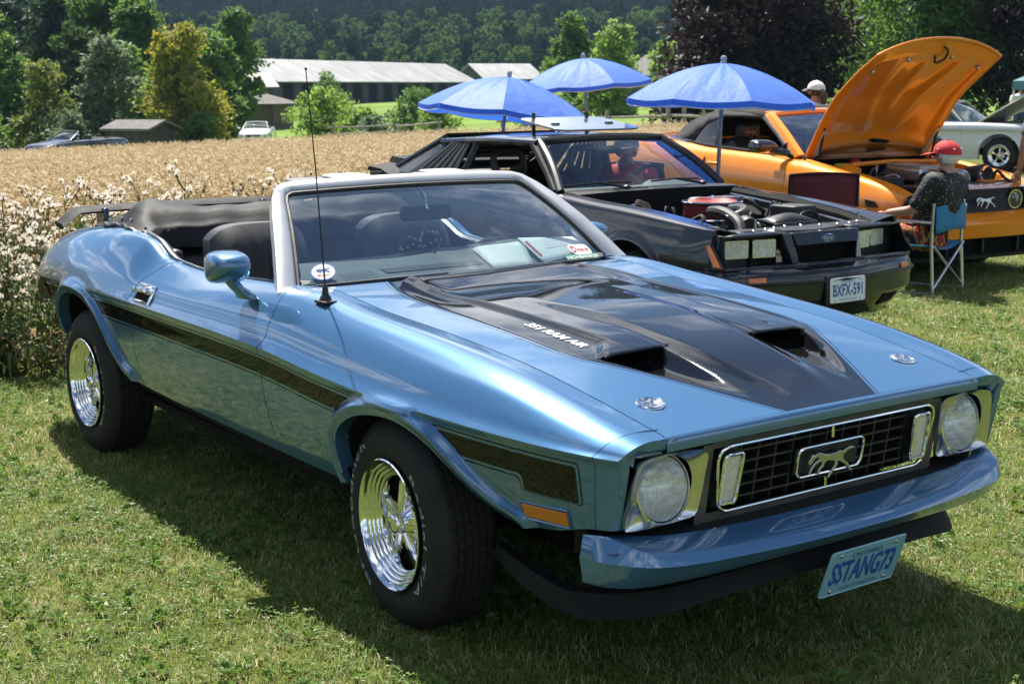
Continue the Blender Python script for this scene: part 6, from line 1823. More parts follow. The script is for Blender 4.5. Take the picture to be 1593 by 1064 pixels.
P = np.array([[(r_ * math.cos(t), r_ * math.sin(t), h + (.0025 if k % 2 else -.0015) * (r_ > .05)) for k, t in enumerate(np.linspace(0, 2 * PI, 2 * n, endpoint=False))] for r_, h in ((.163, .110), (.12, .122), (.07, .128), (.036, .128))])
mb.xf = Ma; mb.grid(P, cv=True); mb.build('red_filter_lid', mat('red_filter_lid', (.32, .03, .03), .6, var=.2), ac, flat=True)
mb = MB(); mb.box((-.12, 0, .66), (.45, .30, .22)); mb.build('engine_block', m_engine, fox, bevel=.02)
mb = MB()
for s in (-1, 1): mb.box((-.14, s * .24, .70), (.48, .13, .10), rot=(s * -.5, 0, 0))
mb.build('valve_covers', m_engine, fox, bevel=.02)
mb = MB(); hose(mb, [(.08, -.22, .86), (.22, -.28, .875), (.34, -.30, .86), (.46, -.33, .82), (.52, -.36, .76)], .036); hose(mb, [(.12, -.08, .87), (.26, -.12, .885), (.38, -.22, .87), (.36, -.34, .83)], .034); mb.build('intake_hose', m_hose, fox)
mb = MB(); hose(mb, [(.30, -.20, .80), (.45, -.26, .80), (.50, -.28, .79)], .062, 14); mb.build('intake_canister', m_hose, fox)
mb = MB(); mb.grid(quadpatch((.42, -.14, .83), (.42, .24, .83), (.60, .22, .815), (.60, -.16, .815), 8, 5, (0, 0, .045))); mb.grid(quadpatch((.60, -.16, .815), (.60, .22, .815), (.62, .22, .77), (.62, -.16, .77))); mb.build('radiator_shroud', m_blk_trim, fox, solid=.02)
mb = MB(); mb.box((.20, .40, .80), (.24, .20, .16)); mb.build('battery', m_hose, fox, bevel=.012)
mb = MB(); mb.box((-.45, .38, .85), (.16, .2, .10)); mb.lathe([(.09, 0), (.09, .05), (.06, .07), (.001, .075)], 20, Matrix.Translation((-.40, .10, .84))); mb.build('brake_booster', m_engine, fox, bevel=.01)
r_ = random.Random(77); hoses = []
m_blue_hose = mat('blue_wire_loom', (.02, .08, .45), .4)
for k in range(14):
    x, y = r_.uniform(-.55, .45), r_.uniform(-.55, .55); a = r_.random() * 6.28
    mb = MB(); hose(mb, [(x, y, .72), (x + .06 * math.cos(a), y + .06 * math.sin(a), .84 + r_.uniform(0, .05)), (x + .16 * math.cos(a), y + .16 * math.sin(a), .83), (x + .26 * math.cos(a + .6), y + .26 * math.sin(a + .6), .74)], r_.uniform(.006, .015), 6, 12); mb.build('engine_hose', m_hose if k % 5 else m_blue_hose, fox)
mb = MB()
for k in range(4): hose(mb, [(-.36 + .02 * k, -.50, .80), (-.36 + .03 * k, -.50 - .02 * k, .89 + .012 * k), (-.30, -.48 + .02 * k, .885), (-.26, -.46, .80)], .006, 6, 12)
mb.build('wire_loop', mat('tan_wire', (.30, .22, .16), .5), fox)
mb = MB(); hose(mb, [(-.60, .58, .90), (-.2, .54, .87), (.3, .50, .82), (.62, .46, .79)], .009, 6); mb.tube([(.70, .48, .80), (.70, .48, .86)], .008, 6); mb.tube([(.70, -.42, .80), (.70, -.42, .86)], .008, 6); mb.build('hood_pin_posts', m_steel, fox)
# cowl, wipers
mb = MB(); mb.grid(np.array([[(-.70 - .0 * y, y, .950 + .01 * (1 - (y / .72)**2)), (-.74, y, .957 + .01 * (1 - (y / .72)**2)), (-.93 + .10 * (1 - (y / .72)**2), y, .962 + .012 * (1 - (y / .72)**2))] for y in np.linspace(-.72, .72, 15)])); cw = mb.build('cowl', m_blk_trim, fox)
for k in range(9):
    mb = MB(); mb.box((-.76, -.34 + k * .032, .9725), (.06, .010, .008)); mb.build('vent_slat', m_louvre, cw)
# greenhouse
def fw_pt(u, v): 
    b_ = np.array([-.87 + .13 * (1 - u * u), .735 * u, .958 + .012 * (1 - u * u)]); t = np.array([-1.36 + .06 * (1 - u * u), .56 * u, 1.285 + .022 * (1 - u * u)])
    return b_ + (t - b_) * v + np.array([.02, 0, .02]) * math.sin(PI * v)
mb = MB(); mb.grid(np.array([[fw_pt(u, v) for v in np.linspace(0, 1, 8)] for u in np.linspace(-1, 1, 15)])); mb.build('windscreen', m_glass_clear, fox, angle=180)
fr_pts = [fw_pt(-1, v) for v in np.linspace(0, 1, 6)] + [fw_pt(u, 1.0) for u in np.linspace(-.85, .85, 9)] + [fw_pt(1, v) for v in np.linspace(1, 0, 6)]
mb = MB(); mb.tube(fr_pts, .030, 8); mb.build('windscreen_frame', m_blk_trim, fox)
for s in (-1, 1):
    mb = MB(); w0 = fw_pt(s * .52, .02); p0 = fw_pt(s * .10 if s < 0 else .72, .02)
    a_, b_ = (fw_pt(-.30, .06), fw_pt(-.97, .05)) if s < 0 else (fw_pt(.60, .06), fw_pt(-.05, .05))
    mb.tube([a_ + [.03, 0, .02], (a_ + b_) / 2 + [.03, 0, .03], b_ + [.02, 0, .022]], .007, 6); wp_ = mb.build('wiper', m_blk_trim, fox)
    mb = MB(); c = (a_ + b_) / 2 + np.array([.03, 0, .03]); mb.tube([c, c + [.06, .10, -.02], c + [.11, .16, -.035]], .010, 6); mb.ball(c + [.11, .16, -.03], (.03, .03, .016)); mb.build('wiper_arm', m_blk_trim, wp_)
xr_ = np.linspace(-2.66, -1.36, 14); yr_ = np.linspace(-1, 1, 17)
P = np.array([[(x + (.06 * (1 - v * v) if x > -1.45 else 0), v * np.interp(x, [-2.66, -1.36], [.575, .575]), np.interp(x, [-2.66, -2.2, -1.7, -1.36], [1.268, 1.292, 1.298, 1.280]) + .030 * (1 - abs(v)**3)) for v in yr_] for x in xr_])
mb = MB(); mb.grid(P); mb.build('roof', m_navy_black, fox, solid=.035)
for s in (-1, 1):
    rail_pts = [(-1.36, s * .580, 1.275), (-1.8, s * .588, 1.280), (-2.2, s * .588, 1.275), (-2.66, s * .578, 1.255)]
    mb = MB(); mb.tube(catmull(rail_pts, 20), .028, 8); mb.build('drip_rail', m_navy_black, fox)
    mb = MB(); mb.tube([(-2.13, s * .592, 1.255), (-2.16, s * .66, 1.10), (-2.20, s * .735, .945)], .030, 8); mb.build('door_pillar', m_blk_trim, fox)
    mb = MB(); mb.tube([(-1.40, s * .580, 1.262), (-1.12, s * .66, 1.08), (-.92, s * .735, .955)], .034, 8); mb.build('front_pillar', m_spoil, fox)
    # sail panel with louvres: pillar sheet, quarter opening and slats
    A, B_, C_, D_ = (-2.20, s * .590, 1.268), (-2.66, s * .578, 1.262), (-3.45, s * .690, .955), (-2.80, s * .745, .945)
    mb = MB(); mb.grid(quadpatch((-2.46, s * .587, 1.266), (-2.66, s * .578, 1.262), (-3.45, s * .690, .955), (-3.02, s * .735, .945), 5, 6)); sp = mb.build('sail_panel', m_navy_black, fox, solid=.04)
    for k in range(6):
        u0, u1 = k / 6 * .95 + .02, (k + .72) / 6 * .95 + .02
        q = lambda u, v: np.array((-2.20, s * .596, 1.262)) * (1 - u) * (1 - v) + np.array((-2.48, s * .592, 1.262)) * u * (1 - v) + np.array((-2.26, s * .742, .950)) * (1 - u) * v + np.array((-3.04, s * .742, .950)) * u * v
        mb = MB(); mb.prism([q(u0, .03), q(u1, .03), q(u1, .98), q(u0, .98)], (0, s * .014, .006)); mb.build('louvre_slat', m_louvre if k % 2 else m_blk_trim, sp, bevel=.003)
# hatch with slatted shade
for k in range(9):
    t0, t1 = k / 9, (k + .55) / 9
    q = lambda t: np.array([-2.68 - .80 * t, 0, 1.290 - .34 * t]); hw = lambda t: .53 + .10 * t
    a_, b_ = q(t0), q(t1)
    mb = MB(); mb.prism([a_ + [0, -hw(t0), .02], a_ + [0, hw(t0), .02], b_ + [0, hw(t1), .012], b_ + [0, -hw(t1), .012]], (.0, 0, .012)); mb.build('hatch_slat', m_blk_trim, fox)
for s in (-1, 1):
    mb = MB(); mb.tube([(-2.66, s * .55, 1.285), (-3.50, s * .66, .955)], .030, 8); mb.build('hatch_frame', m_navy_black, fox)
mb = MB(); mb.grid(quadpatch((-3.42, -.66, .965), (-3.42, .66, .965), (-3.57, .62, .93), (-3.57, -.62, .93), 8, 3)); mb.grid(quadpatch((-3.57, -.74, .93), (-3.57, .74, .93), (-3.56, .78, .35), (-3.56, -.78, .35), 6, 4)); mb.build('tailgate', m_navy_black, fox)
mb = MB(); mb.loft([[(-3.28 + dx, y, zb + dz) for dx, dz in ((.14, 0), (.0, .045), (-.20, .06), (-.24, .03), (-.05, 0))] for y, zb in ((-.80, .985), (-.60, 1.01), (-.58, 1.06), (0, 1.07), (.58, 1.06), (.60, 1.01), (.80, .985))]); mb.build('rear_spoiler', m_spoil, fox)
mb = MB(); mb.box((-3.36, -.70, .96), (.2, .22, .10)); mb.box((-3.36, .70, .96), (.2, .22, .10)); mb.build('spoiler_ends', m_blk_trim, fox, bevel=.01)
# open glass sunroof
Ps = [(-1.36, -.37, 1.345), (-1.36, .37, 1.345), (-1.92, .37, 1.425), (-1.92, -.37, 1.425)]
rr = rrect(.56, .78, .10, 6); sr = MB()
sr.prism([(-1.64 - a, b_, 1.390 + a * .145) for a, b_ in rr], (.003, 0, .014)); sr = sr.build('sunroof', mat('sunroof_glass', (.16, .19, .22), .12, coat=1.0, var=.05), fox, bevel=.003)
mb = MB()
for yv in (-.25, .25): mb.box((-1.60, yv, 1.398), (.03, .06, .02)); mb.box((-1.88, yv, 1.40), (.02, .02, .16))
mb.build('sunroof_latch', m_blk_trim, sr)
# cabin
mb = MB(); mb.box((-1.9, 0, .30), (2.4, 1.5, .06)); mb.grid([[(-.95, y, z) for z in (.3, .94)] for y in (-.72, .72)]); mb.build('cabin_floor', m_carpet, fox)
mb = MB(); mb.grid(np.array([[(-.90, y, .955), (-1.08, y, .965 + .03 * (abs(y - .36) < .2)), (-1.16, y, .93), (-1.10, y, .62)] for y in np.linspace(-.70, .70, 21)])); mb.build('dashboard', m_dash, fox)
for s in (-1, 1):
    st = MB(); st.box((-1.66, s * .36, .50), (.50, .48, .16)); st = st.build('seat', m_vinyl, fox, bevel=.05)
    seat(st, -1.92, s * .36, .46, .16, 1.02, 'backrest')
    mb = MB(); a = rrect(.27, .19, .07, 6); mb.tube([(-2.06 - .02 * (q / .1), s * .36 + p, 1.10 + q) for p, q in a], .028, 8, closed=True); mb.build('headrest', m_vinyl, st)
M = Matrix.Translation((-1.32, .36, .93)) @ Matrix.Rotation(R(-60), 4, 'Y'); mb = MB(); mb.xf = M; a = np.linspace(0, 2 * PI, 30, endpoint=False); mb.tube(np.stack([.18 * np.cos(a), .18 * np.sin(a), 0 * a], -1), .014, 8, closed=True); mb.build('steering_wheel', m_vinyl, fox)
mb = MB(); mb.box((0, 0, 0), (.02, .22, .06)); rm_ = mb.build('rear_view_mirror', m_black, fox, bevel=.01); rm_.location = (-1.28, 0, 1.215)

# ------------------------------------------------------------------ orange convertible with soft top up and hood raised
m_orange = paint('orange_paint', (.86, .27, .012), .10, .40, ior=1.5)[0]
m_softtop = mat('black_canvas_top', (.018, .018, .018), .9, var=.25, vscale=5, bump=.3, bscale=120)
org = thing('orange_convertible', 'orange convertible with black soft top and its hood raised, third in the row', 'car', (-4.885, 7.44, -.02), (0, R(1.0), R(-7.81)))
org.scale = (1.035,) * 3
XO = [.93, .72, .40, .0, -.45, -.9, -1.4, -1.9, -2.4, -2.9, -3.4, -3.72]
RO = [[(.66, .735), (.70, .815), (.73, .885), (.735, .935), (.735, .985), (.775, 1.005), (.78, 1.02), (.78, 1.035), (.74, 1.07), (.70, 1.075), (.66, 1.06), (.60, 1.0)],
      [(.74, .725), (.79, .80), (.835, .865), (.845, .905), (.85, .945), (.855, .955), (.86, .965), (.87, .98), (.86, 1.02), (.84, 1.03), (.79, 1.01), (.70, .96)],
      [(.78, .69), (.845, .74), (.89, .79), (.905, .82), (.908, .845), (.908, .85), (.91, .86), (.92, .88), (.92, .90), (.90, .90), (.85, .88), (.76, .85)],
      [(.80, .62), (.88, .65), (.925, .69), (.930, .71), (.925, .72), (.922, .72), (.925, .73), (.935, .75), (.935, .75), (.92, .75), (.87, .74), (.79, .72)],
      [(.80, .50), (.89, .50), (.925, .52), (.925, .53), (.900, .53), (.895, .53), (.905, .54), (.925, .55), (.93, .55), (.92, .56), (.88, .56), (.80, .55)],
      [(.78, .30), (.86, .27), (.90, .26), (.90, .25), (.895, .24), (.895, .24), (.895, .24), (.895, .24), (.895, .25), (.88, .28), (.83, .32), (.77, .36)]]
ARO = [(0, .345, .40), (-2.72, .345, .40)]
for s in (-1, 1):
    fe = side_body('front_fender', XO, RO, ARO, m_orange, org, -.505, .86, 60, s=s)
    dr_ = side_body('door', XO, RO, ARO, m_orange, org, -1.75, -.51, 30, s=s)
    side_body('quarter_panel', XO, RO, ARO, m_orange, org, -3.72, -1.755, 70, s=s)
    for x in (0, -2.72): plain_wheel(org, (x, s * .79, .345), s, .342, .24, .235, m_steel, 0)
    mb = MB(); mb.loft([[(x, s * y, z + dz) for dz, y in ((-.05, y0 - .01), (-.05, y0 + .012), (.05, y0 + .008), (.06, y0 - .01))] for x, y0, z in ((-.42, .895, .30), (-1.1, .897, .29), (-2.28, .897, .29))]); mb.build('side_skirt', m_blk_trim, org)
    slab('fender_scoop', m_blk_trim, org, [(.56, s * .918, .715), (.66, s * .905, .705), (.69, s * .895, .655), (.585, s * .918, .655)], (0, s * .012, 0))
    dh = MB(); dh.loft([[(x, s * (y + .012 * math.cos(t)), .885 + .016 * math.sin(t)) for t in np.linspace(0, 2 * PI, 8, endpoint=False)] for x, y in ((-1.70, .900), (-1.66, .925), (-1.54, .925), (-1.50, .900))]); dh.build('door_handle', m_orange, dr_)
    slab('handle_recess', m_dark, dr_, [(-1.735, s * .905, .93), (-1.715, s * .905, .94), (-1.725, s * .912, .84), (-1.75, s * .912, .85)], (0, s * .006, 0))
    # swept headlamps
    P0, P1, P2, P3 = np.array((.905, s * .560, .765)), np.array((.68, s * .835, .785)), np.array((.63, s * .878, .66)), np.array((.93, s * .565, .625))
    mb = MB(); mb.grid(quadpatch(P0 - [.03, 0, 0], P1 - [.03, s * .02, 0], P2 - [.03, s * .02, 0], P3 - [.03, 0, 0], 8, 5)); hb_ = mb.build('headlamp', m_blk_trim, org)
    mb = MB(); mb.grid(quadpatch(P0, P1, P2, P3, 10, 6, (.04, s * .02, 0))); mb.build('lens', m_lens, hb_)
    Mh = Matrix.Translation((.885, s * .655, .70)) @ Matrix.Rotation(R(90), 4, 'Y'); mb = MB(); mb.lathe([(.068, .03), (.062, .0), (.035, -.03), (.001, -.035)], 24, Mh); mb.build('reflector', m_reflector, hb_)
    mb = MB(); mb.ball((.74, s * .80, .71), (.05, .04, .04), 8, 10); mb.build('turn_bulb', m_reflector, hb_)
    # door mirror
    mb = MB(); mb.loft([[(-.74 + dx, s * (.99 + .11 * np.sign(math.cos(t)) * abs(math.cos(t))**.6), 1.085 + hz * np.sign(math.sin(t)) * abs(math.sin(t))**.6) for t in np.linspace(0, 2 * PI, 16, endpoint=False)] for dx, hz in ((-.05, .045), (-.045, .062), (.02, .06), (.07, .045), (.095, .012))]); mo = mb.build('door_mirror', m_black_gloss, org, angle=50)
    mb = MB(); mb.tube([(-.70, s * .93, 1.055), (-.62, s * .84, 1.03), (-.58, s * .80, 1.02)], .032, 8); mb.build('mirror_arm', m_black_gloss, mo)
    # sill moulding under the side glass
    xx = np.linspace(-2.45, -.55, 14); mb = MB(); mb.tube(np.stack([xx, s * np.interp(xx, XO[::-1], [p[0] + .004 for p in RO[0]][::-1]), np.interp(xx, XO[::-1], [p[1] + .008 for p in RO[0]][::-1])], -1), .014, 6); mb.build('belt_moulding', m_blk_trim, org)
    # screen pillar in body colour, black rubber behind it
    mb = MB(); mb.loft([[(x - .01, s * (y + .03), z - .01), (x + .035, s * (y + .02), z + .015), (x + .05, s * (y - .03), z + .02), (x, s * (y - .03), z - .02)] for x, y, z in ((-.52, .755, 1.0), (-.84, .67, 1.18), (-1.16, .575, 1.325), (-1.24, .54, 1.352))]); mb.build('screen_pillar', m_orange, org)
    mb = MB(); mb.tube([(-.57, s * .782, 1.0), (-.88, s * .70, 1.17), (-1.22, s * .605, 1.318)], .018, 6); mb.build('pillar_seal', m_rubber, org)
    mb = MB(); mb.prism([(-.62, s * .795, 1.0), (-.86, s * .79, 1.005), (-.62, s * .79, 1.12)], (0, s * .012, 0)); mb.build('mirror_sail', m_black_gloss, org)
# front end
def opath(p, n=21): q = catmull(p, n); w_ = q[:-1][::-1].copy(); w_[:, 1] *= -1; return np.vstack([q, w_])
o1 = opath([(.60, -.905, .60), (.78, -.87, .60), (.92, -.66, .595), (.955, -.3, .592), (.96, 0, .592)])
o2 = opath([(.60, -.925, .52), (.82, -.88, .52), (.985, -.66, .515), (1.03, -.3, .51), (1.04, 0, .51)])
o3 = opath([(.60, -.925, .42), (.82, -.88, .41), (.975, -.66, .40), (1.015, -.3, .395), (1.02, 0, .395)])
o4 = opath([(.58, -.90, .27), (.78, -.86, .26), (.94, -.70, .258), (.98, -.3, .256), (.985, 0, .256)])
mb = MB(); mb.grid(np.stack([o1 - [.05, 0, -.01], o1, o2, o3], 1)); mb.build('bumper_cover', m_orange, org, angle=40)
mb = MB(); k0 = 13; mb.grid(np.stack([o3[:8], o4[:8]], 1)); mb.grid(np.stack([o3[-8:], o4[-8:]], 1)); mb.build('bumper_corner', m_orange, org)
mb = MB(); mb.grid(np.stack([o3 - [.08, 0, 0], o4 - [.08, 0, 0]], 1)); lg_ = mb.build('lower_grille', m_dark, org)
for y in (-.4, 0, .4): 
    mb = MB(); mb.box((.955, y, .33), (.05, .02, .13)); mb.build('grille_bar', m_blk_trim, lg_)
mb = MB(); mb.grid(np.stack([o4 - [.06, 0, -.01], o4 + [.02, 0, -.006], o4 + [.015, 0, -.035], o4 - [.06, 0, .03]], 1)); mb.build('chin_splitter', m_blk_trim, org)
t1 = opath([(.885, -.545, .782), (.905, -.45, .785), (.935, -.2, .786), (.94, 0, .786)]); t2 = opath([(.915, -.545, .60), (.935, -.45, .596), (.965, -.2, .594), (.97, 0, .594)])
mb = MB(); mb.grid(np.stack([t1 - [.02, 0, 0], t2 - [.02, 0, 0]], 1)); og = mb.build('grille', m_black, org)
for k in range(9):
    z = .61 + k * .019; f = (z - .594) / .19; p = t2 * (1 - f) + t1 * f; p[:, 2] = z; mb = MB(); mb.tube(p - [.014, 0, 0], .0035, 4); mb.build('grille_bar', m_blk_trim, og)
mb = MB(); mb.grid(np.stack([t1 + [.012, 0, .004], t1 * [1, 1.02, 1] + [-.06, 0, .022], t1 * [1, 1.04, 1] + [-.14, 0, .03]], 1)); mb.build('nose_strip', m_orange, org)
mb = MB(); horse_mesh(mb, (.972, 0, .695), (0, 1, 0), (-.12, 0, .99), .215, .012); mb.build('horse_emblem', m_steel, og, bevel=.002)
for s in (-1, 1):     # round lamps let into the black grille
    Mh = Matrix.Translation((.925, s * .385, .69)) @ Matrix.Rotation(R(90), 4, 'Y')
    mb = MB(); mb.lathe([(.082, .0), (.080, .012), (.070, .012), (.060, -.02), (.001, -.035)], 30, Mh); fl = mb.build('grille_lamp', m_reflector, org)
    mb = MB(); mb.lathe([(.072, .012), (.05, .022), (.001, .026)], 30, Mh); mb.build('lens', m_lens, fl)
# cabin: windscreen, soft top, glass, seats
def ow_pt(u, v):
    b_ = np.array([-.50 + .22 * (1 - u * u), .76 * u, .995 + .015 * (1 - u * u)]); t = np.array([-1.22 + .08 * (1 - u * u), .555 * u, 1.335 + .03 * (1 - u * u)])
    return b_ + (t - b_) * v + np.array([.02, 0, .03]) * math.sin(PI * v)
mb = MB(); mb.grid(np.array([[ow_pt(u, v) for v in np.linspace(-.05, 1, 8)] for u in np.linspace(-1, 1, 15)])); mb.build('windscreen', m_glass, org, angle=180)
mb = MB(); hp = [ow_pt(u, 1.02) for u in np.linspace(-1, 1, 15)]; mb.loft([[p + [.04, 0, -.01], p + [.03, 0, .018], p + [-.05, 0, .03], p + [-.05, 0, -.01]] for p in hp]); mb.build('header_rail', m_orange, org)
mb = MB(); mb.grid(np.array([[(-.28 - .20 * abs(v)**2, v * .76, .99), (-.42 - .2 * abs(v)**2, v * .76, 1.0)] for v in np.linspace(-1, 1, 11)])); mb.build('cowl', m_blk_trim, org)
xs_ = np.array([-1.20, -1.45, -1.75, -2.05, -2.28, -2.44, -2.62]); zt = np.array([1.385, 1.425, 1.435, 1.41, 1.345, 1.26, 1.10]); hwv = np.array([.575, .60, .61, .615, .64, .67, .70])
P = np.array([[(x, v * h, z - .07 * abs(v)**4 - .012 * math.sin(PI * min(max(k - .0, 0), 1)) * 0) for v in np.linspace(-1, 1, 21)] for k, (x, z, h) in enumerate(zip(xs_, zt, hwv))])
mb = MB(); mb.grid(P); sc_ = mb.build('soft_top', m_softtop, org, angle=60, solid=.025)
for s in (-1, 1):
    edge_ = np.array([(x, s * h, z - .07) for x, z, h in zip(xs_, zt, hwv)])
    low_ = np.array([(-1.22, s * .60, 1.315), (-1.48, s * .64, 1.325), (-1.78, s * .665, 1.315), (-1.98, s * .70, 1.25), (-2.08, s * .74, 1.15), (-2.14, s * .765, 1.06), (-2.62, s * .715, 1.07)])
    mb = MB(); mb.grid(np.stack([edge_, low_], 1)); mb.build('top_side', m_softtop, sc_, angle=180, solid=.02)
    mb = MB(); mb.grid(quadpatch((-2.12, s * .765, 1.05), (-1.72, s * .785, 1.045), (-1.80, s * .672, 1.30), (-2.0, s * .70, 1.23), 5, 5)); mb.build('quarter_glass', m_glass_dark, org)
    mb = MB(); mb.tube([(-1.72, s * .785, 1.04), (-1.80, s * .672, 1.31)], .012, 6); mb.build('glass_divider', m_blk_trim, org)
mb = MB(); mb.tube(np.array([(-2.60 - .02 * (1 - v * v), v * .73, 1.09) for v in np.linspace(-1, 1, 21)]), .016, 6); mb.tube([(-2.60, -.73, 1.09), (-2.2, -.772, 1.055)], .014, 6); mb.build('top_trim', m_chrome, org)
mb = MB(); mb.grid(np.array([[(x, v * y, z + .03 * (1 - v * v)) for v in np.linspace(-1, 1, 13)] for x, y, z in ((-2.55, .73, 1.085), (-2.9, .70, 1.08), (-3.3, .665, 1.068), (-3.66, .61, 1.02), (-3.74, .60, .95), (-3.76, .62, .40))])); mb.build('trunk_lid', m_orange, org)
mb = MB(); mb.box((-1.6, 0, .33), (2.2, 1.55, .06)); mb.build('cabin_floor', m_carpet, org)
mb = MB(); mb.grid(np.array([[(-.45, y, .99), (-.72, y, 1.0), (-.85, y, .95), (-.80, y, .6)] for y in np.linspace(-.72, .72, 9)])); mb.build('dashboard', m_dash, org)
for s in (-1, 1):
    st = MB(); st.box((-1.38, s * .38, .55), (.5, .5, .18)); st = st.build('seat', m_vinyl, org, bevel=.05); seat(st, -1.66, s * .38, .50, .12, 1.10, 'backrest')
    mb = MB(); mb.box((-1.76, s * .38, 1.17), (.10, .26, .17)); hd = mb.build('headrest', m_vinyl, st, bevel=.04)
    mb = MB(); horse_mesh(mb, (-1.70, s * .38, 1.16), (0, 1, 0), (0, 0, 1), .16, .004); mb.build('seat_emblem', mat('tan_thread', (.35, .22, .12), .8), hd)
mb = MB(); mb.grid([[(-2.15, y, z) for z in (.4, 1.08)] for y in (-.72, .72)]); mb.build('rear_bulkhead', m_carpet, org)
# raised hood: outer skin, inner panel with pressed ribs, struts
def hood_pt(u, v, off=0.0):
    """u -1..1 across, v 0 hinge .. 1 front edge"""
    hw = .715 + .0 * v - .21 * sstep(.80, 1.06, v) * 0
    xc = np.interp(v, [0, .5, 1], [-.443, -.06, .40]); zc = np.interp(v, [0, .5, 1], [.984, 1.46, 1.86])
    bow = .12 * math.sin(PI * min(v, 1) * .5) * (1 - u * u)
    n = np.array([-.76, 0, .65])
    tip = (1 - abs(u)**2.2) * .14 * sstep(.72, 1.0, v)
    lo = (1 - u * u) * .10 * (1 - sstep(0, .35, v))
    p = np.array([xc, hw * u * (1 - .03 * sstep(.8, 1, v)), zc]) + np.array([.66, 0, .75]) * (tip) + n * (off + .055 * (1 - abs(u)**2.5) + .05 * math.sin(PI * v)) + np.array([.66, 0, .75]) * lo * -.6
    return p
U_, V_ = np.linspace(-1, 1, 33), np.linspace(0, 1, 25)
mb = MB(); mb.grid(np.array([[hood_pt(u, v, .03) for v in V_] for u in U_])); rh = mb.build('raised_hood', m_orange, org, angle=180)
def rib(u, v):
    d = 0
    for uc, vc0 in ((-.55, .35), (.55, .35)):
        line = uc * (1.05 - .75 * (1 - v)); d = max(d, math.exp(-((u - line) / .09)**2) * sstep(.12, .3, v) * (1 - sstep(.85, .95, v)))
    d = max(d, math.exp(-((v - .90) / .045)**2) * (abs(u) < .86)); d = max(d, math.exp(-((v - .08 - .05 * (1 - u * u)) / .05)**2) * (abs(u) < .9)); d = max(d, math.exp(-((abs(u) - .90) / .05)**2) * (v < .92))
    d = max(d, .7 * math.exp(-((u - .0) / .05)**2) * sstep(.25, .5, v) * (1 - sstep(.78, .88, v)) )
    return d
Ui, Vi = np.linspace(-.985, .985, 61), np.linspace(.012, .985, 51)
mb = MB(); mb.grid(np.array([[hood_pt(u, v, .012 - .030 * rib(u, v)) for v in Vi] for u in Ui])); mb.build('hood_inner_panel', m_orange, rh, angle=60)
rim_ = [hood_pt(-1, v, .02) for v in np.linspace(0, 1, 12)] + [hood_pt(u, 1, .02) for u in np.linspace(-.9, .9, 15)] + [hood_pt(1, v, .02) for v in np.linspace(1, 0, 12)]
mb = MB(); mb.tube(rim_, .014, 8); mb.build('hood_edge', m_orange, rh)
mb = MB(); mb.tube([hood_pt(u, .05, -.012) for u in np.linspace(-.85, .85, 15)], .012, 6); mb.build('hood_seal', m_rubber, rh)
mb = MB(); P = [hood_pt(u, v, -.03) for u, v in ((-.10, .155), (-.03, .165), (.20, .15), (.27, .14), (.22, .125), (-.02, .135))]; mb.prism(P, np.array([.76, 0, -.65]) * .004); mb.build('hood_slot', m_dark, rh)
for u, v in ((-.35, .86), (.30, .88), (-.80, .80), (.82, .84)): mb = MB(); mb.ball(hood_pt(u, v, -.008), .022, 8, 10); mb.build('rubber_buffer', m_steel, rh)
mb = MB(); hose(mb, [hood_pt(.02, .95, -.02), hood_pt(.10, .93, -.04), hood_pt(.13, .88, -.05), hood_pt(.06, .85, -.04), hood_pt(.02, .88, -.02)], .010, 6, 16); mb.build('hood_latch', m_blk_trim, rh)
for s in (-1, 1):
    mb = MB(); mb.tube([(-.36, s * .66, .96), hood_pt(s * .93, .26, .0)], .012, 6); mb.build('gas_strut', m_blk_trim, rh)
    mb = MB(); mb.prism([hood_pt(s * .93, .03, -.006), hood_pt(s * .86, .04, -.006), hood_pt(s * .90, .24, -.006), hood_pt(s * .95, .24, -.006)], (.02, 0, -.01)); mb.build('hinge_arm', mat('hinge_zinc', (.55, .42, .25), .5), rh)
mb = MB(); mb.tube([(-.42, -.76, .985), (-.43, -.765, 1.13)], .004, 5); mb.lathe([(.018, 0), (.012, .02), (.005, .03)], 10, Matrix.Translation((-.42, -.76, .965))); mb.build('aerial', m_black, org)
# engine bay
mb = MB(); mb.box((.2, 0, .55), (1.35, 1.4, .06)); mb.grid([[(-.46, y, z) for z in (.5, .97)] for y in (-.74, .74)]); mb.build('engine_bay_floor', m_dark, org)
for s in (-1, 1):
    xx = np.linspace(-.45, .82, 12); zz = np.interp(xx, XO[::-1], [p[1] for p in RO[0]][::-1]); yy = np.interp(xx, XO[::-1], [p[0] for p in RO[0]][::-1])
    mb = MB(); mb.grid(np.stack([np.stack([xx, s * yy, zz], -1), np.stack([xx, s * (yy - .05), zz - .02], -1), np.stack([xx, s * (yy - .07), zz - .10], -1), np.stack([xx, s * (yy - .16), zz - .13], -1), np.stack([xx, s * (yy - .18), zz - .4], -1)], 1)); mb.build('inner_fender', m_orange, org)
    mb = MB(); mb.lathe([(.10, 0), (.10, .05), (.05, .075), (.001, .08)], 20, Matrix.Translation((-.10, s * .52, .86))); mb.build('strut_tower', m_orange, org)
mb = MB(); mb.tube([(-.10, -.50, .94), (-.14, 0, .955), (-.10, .50, .94)], .020, 8); mb.build('tower_brace', m_orange, org)
mb = MB(); mb.box((.12, .02, .86), (.46, .30, .12)); sc2 = mb.build('supercharger', m_alu, org, bevel=.02)
for k in range(11):
    mb = MB(); mb.box((-.08 + k * .04, .02, .925), (.016, .27, .03)); mb.build('cooling_fin', m_alu, sc2)
mb = MB(); mb.box((.42, .05, .84), (.16, .26, .16)); mb.lathe([(.09, -.05), (.09, .05), (.06, .06), (.001, .06)], 24, Matrix.Translation((.53, .14, .83)) @ Matrix.Rotation(R(90), 4, 'Y')); mb.build('drive_pulley', m_steel, org, bevel=.015)
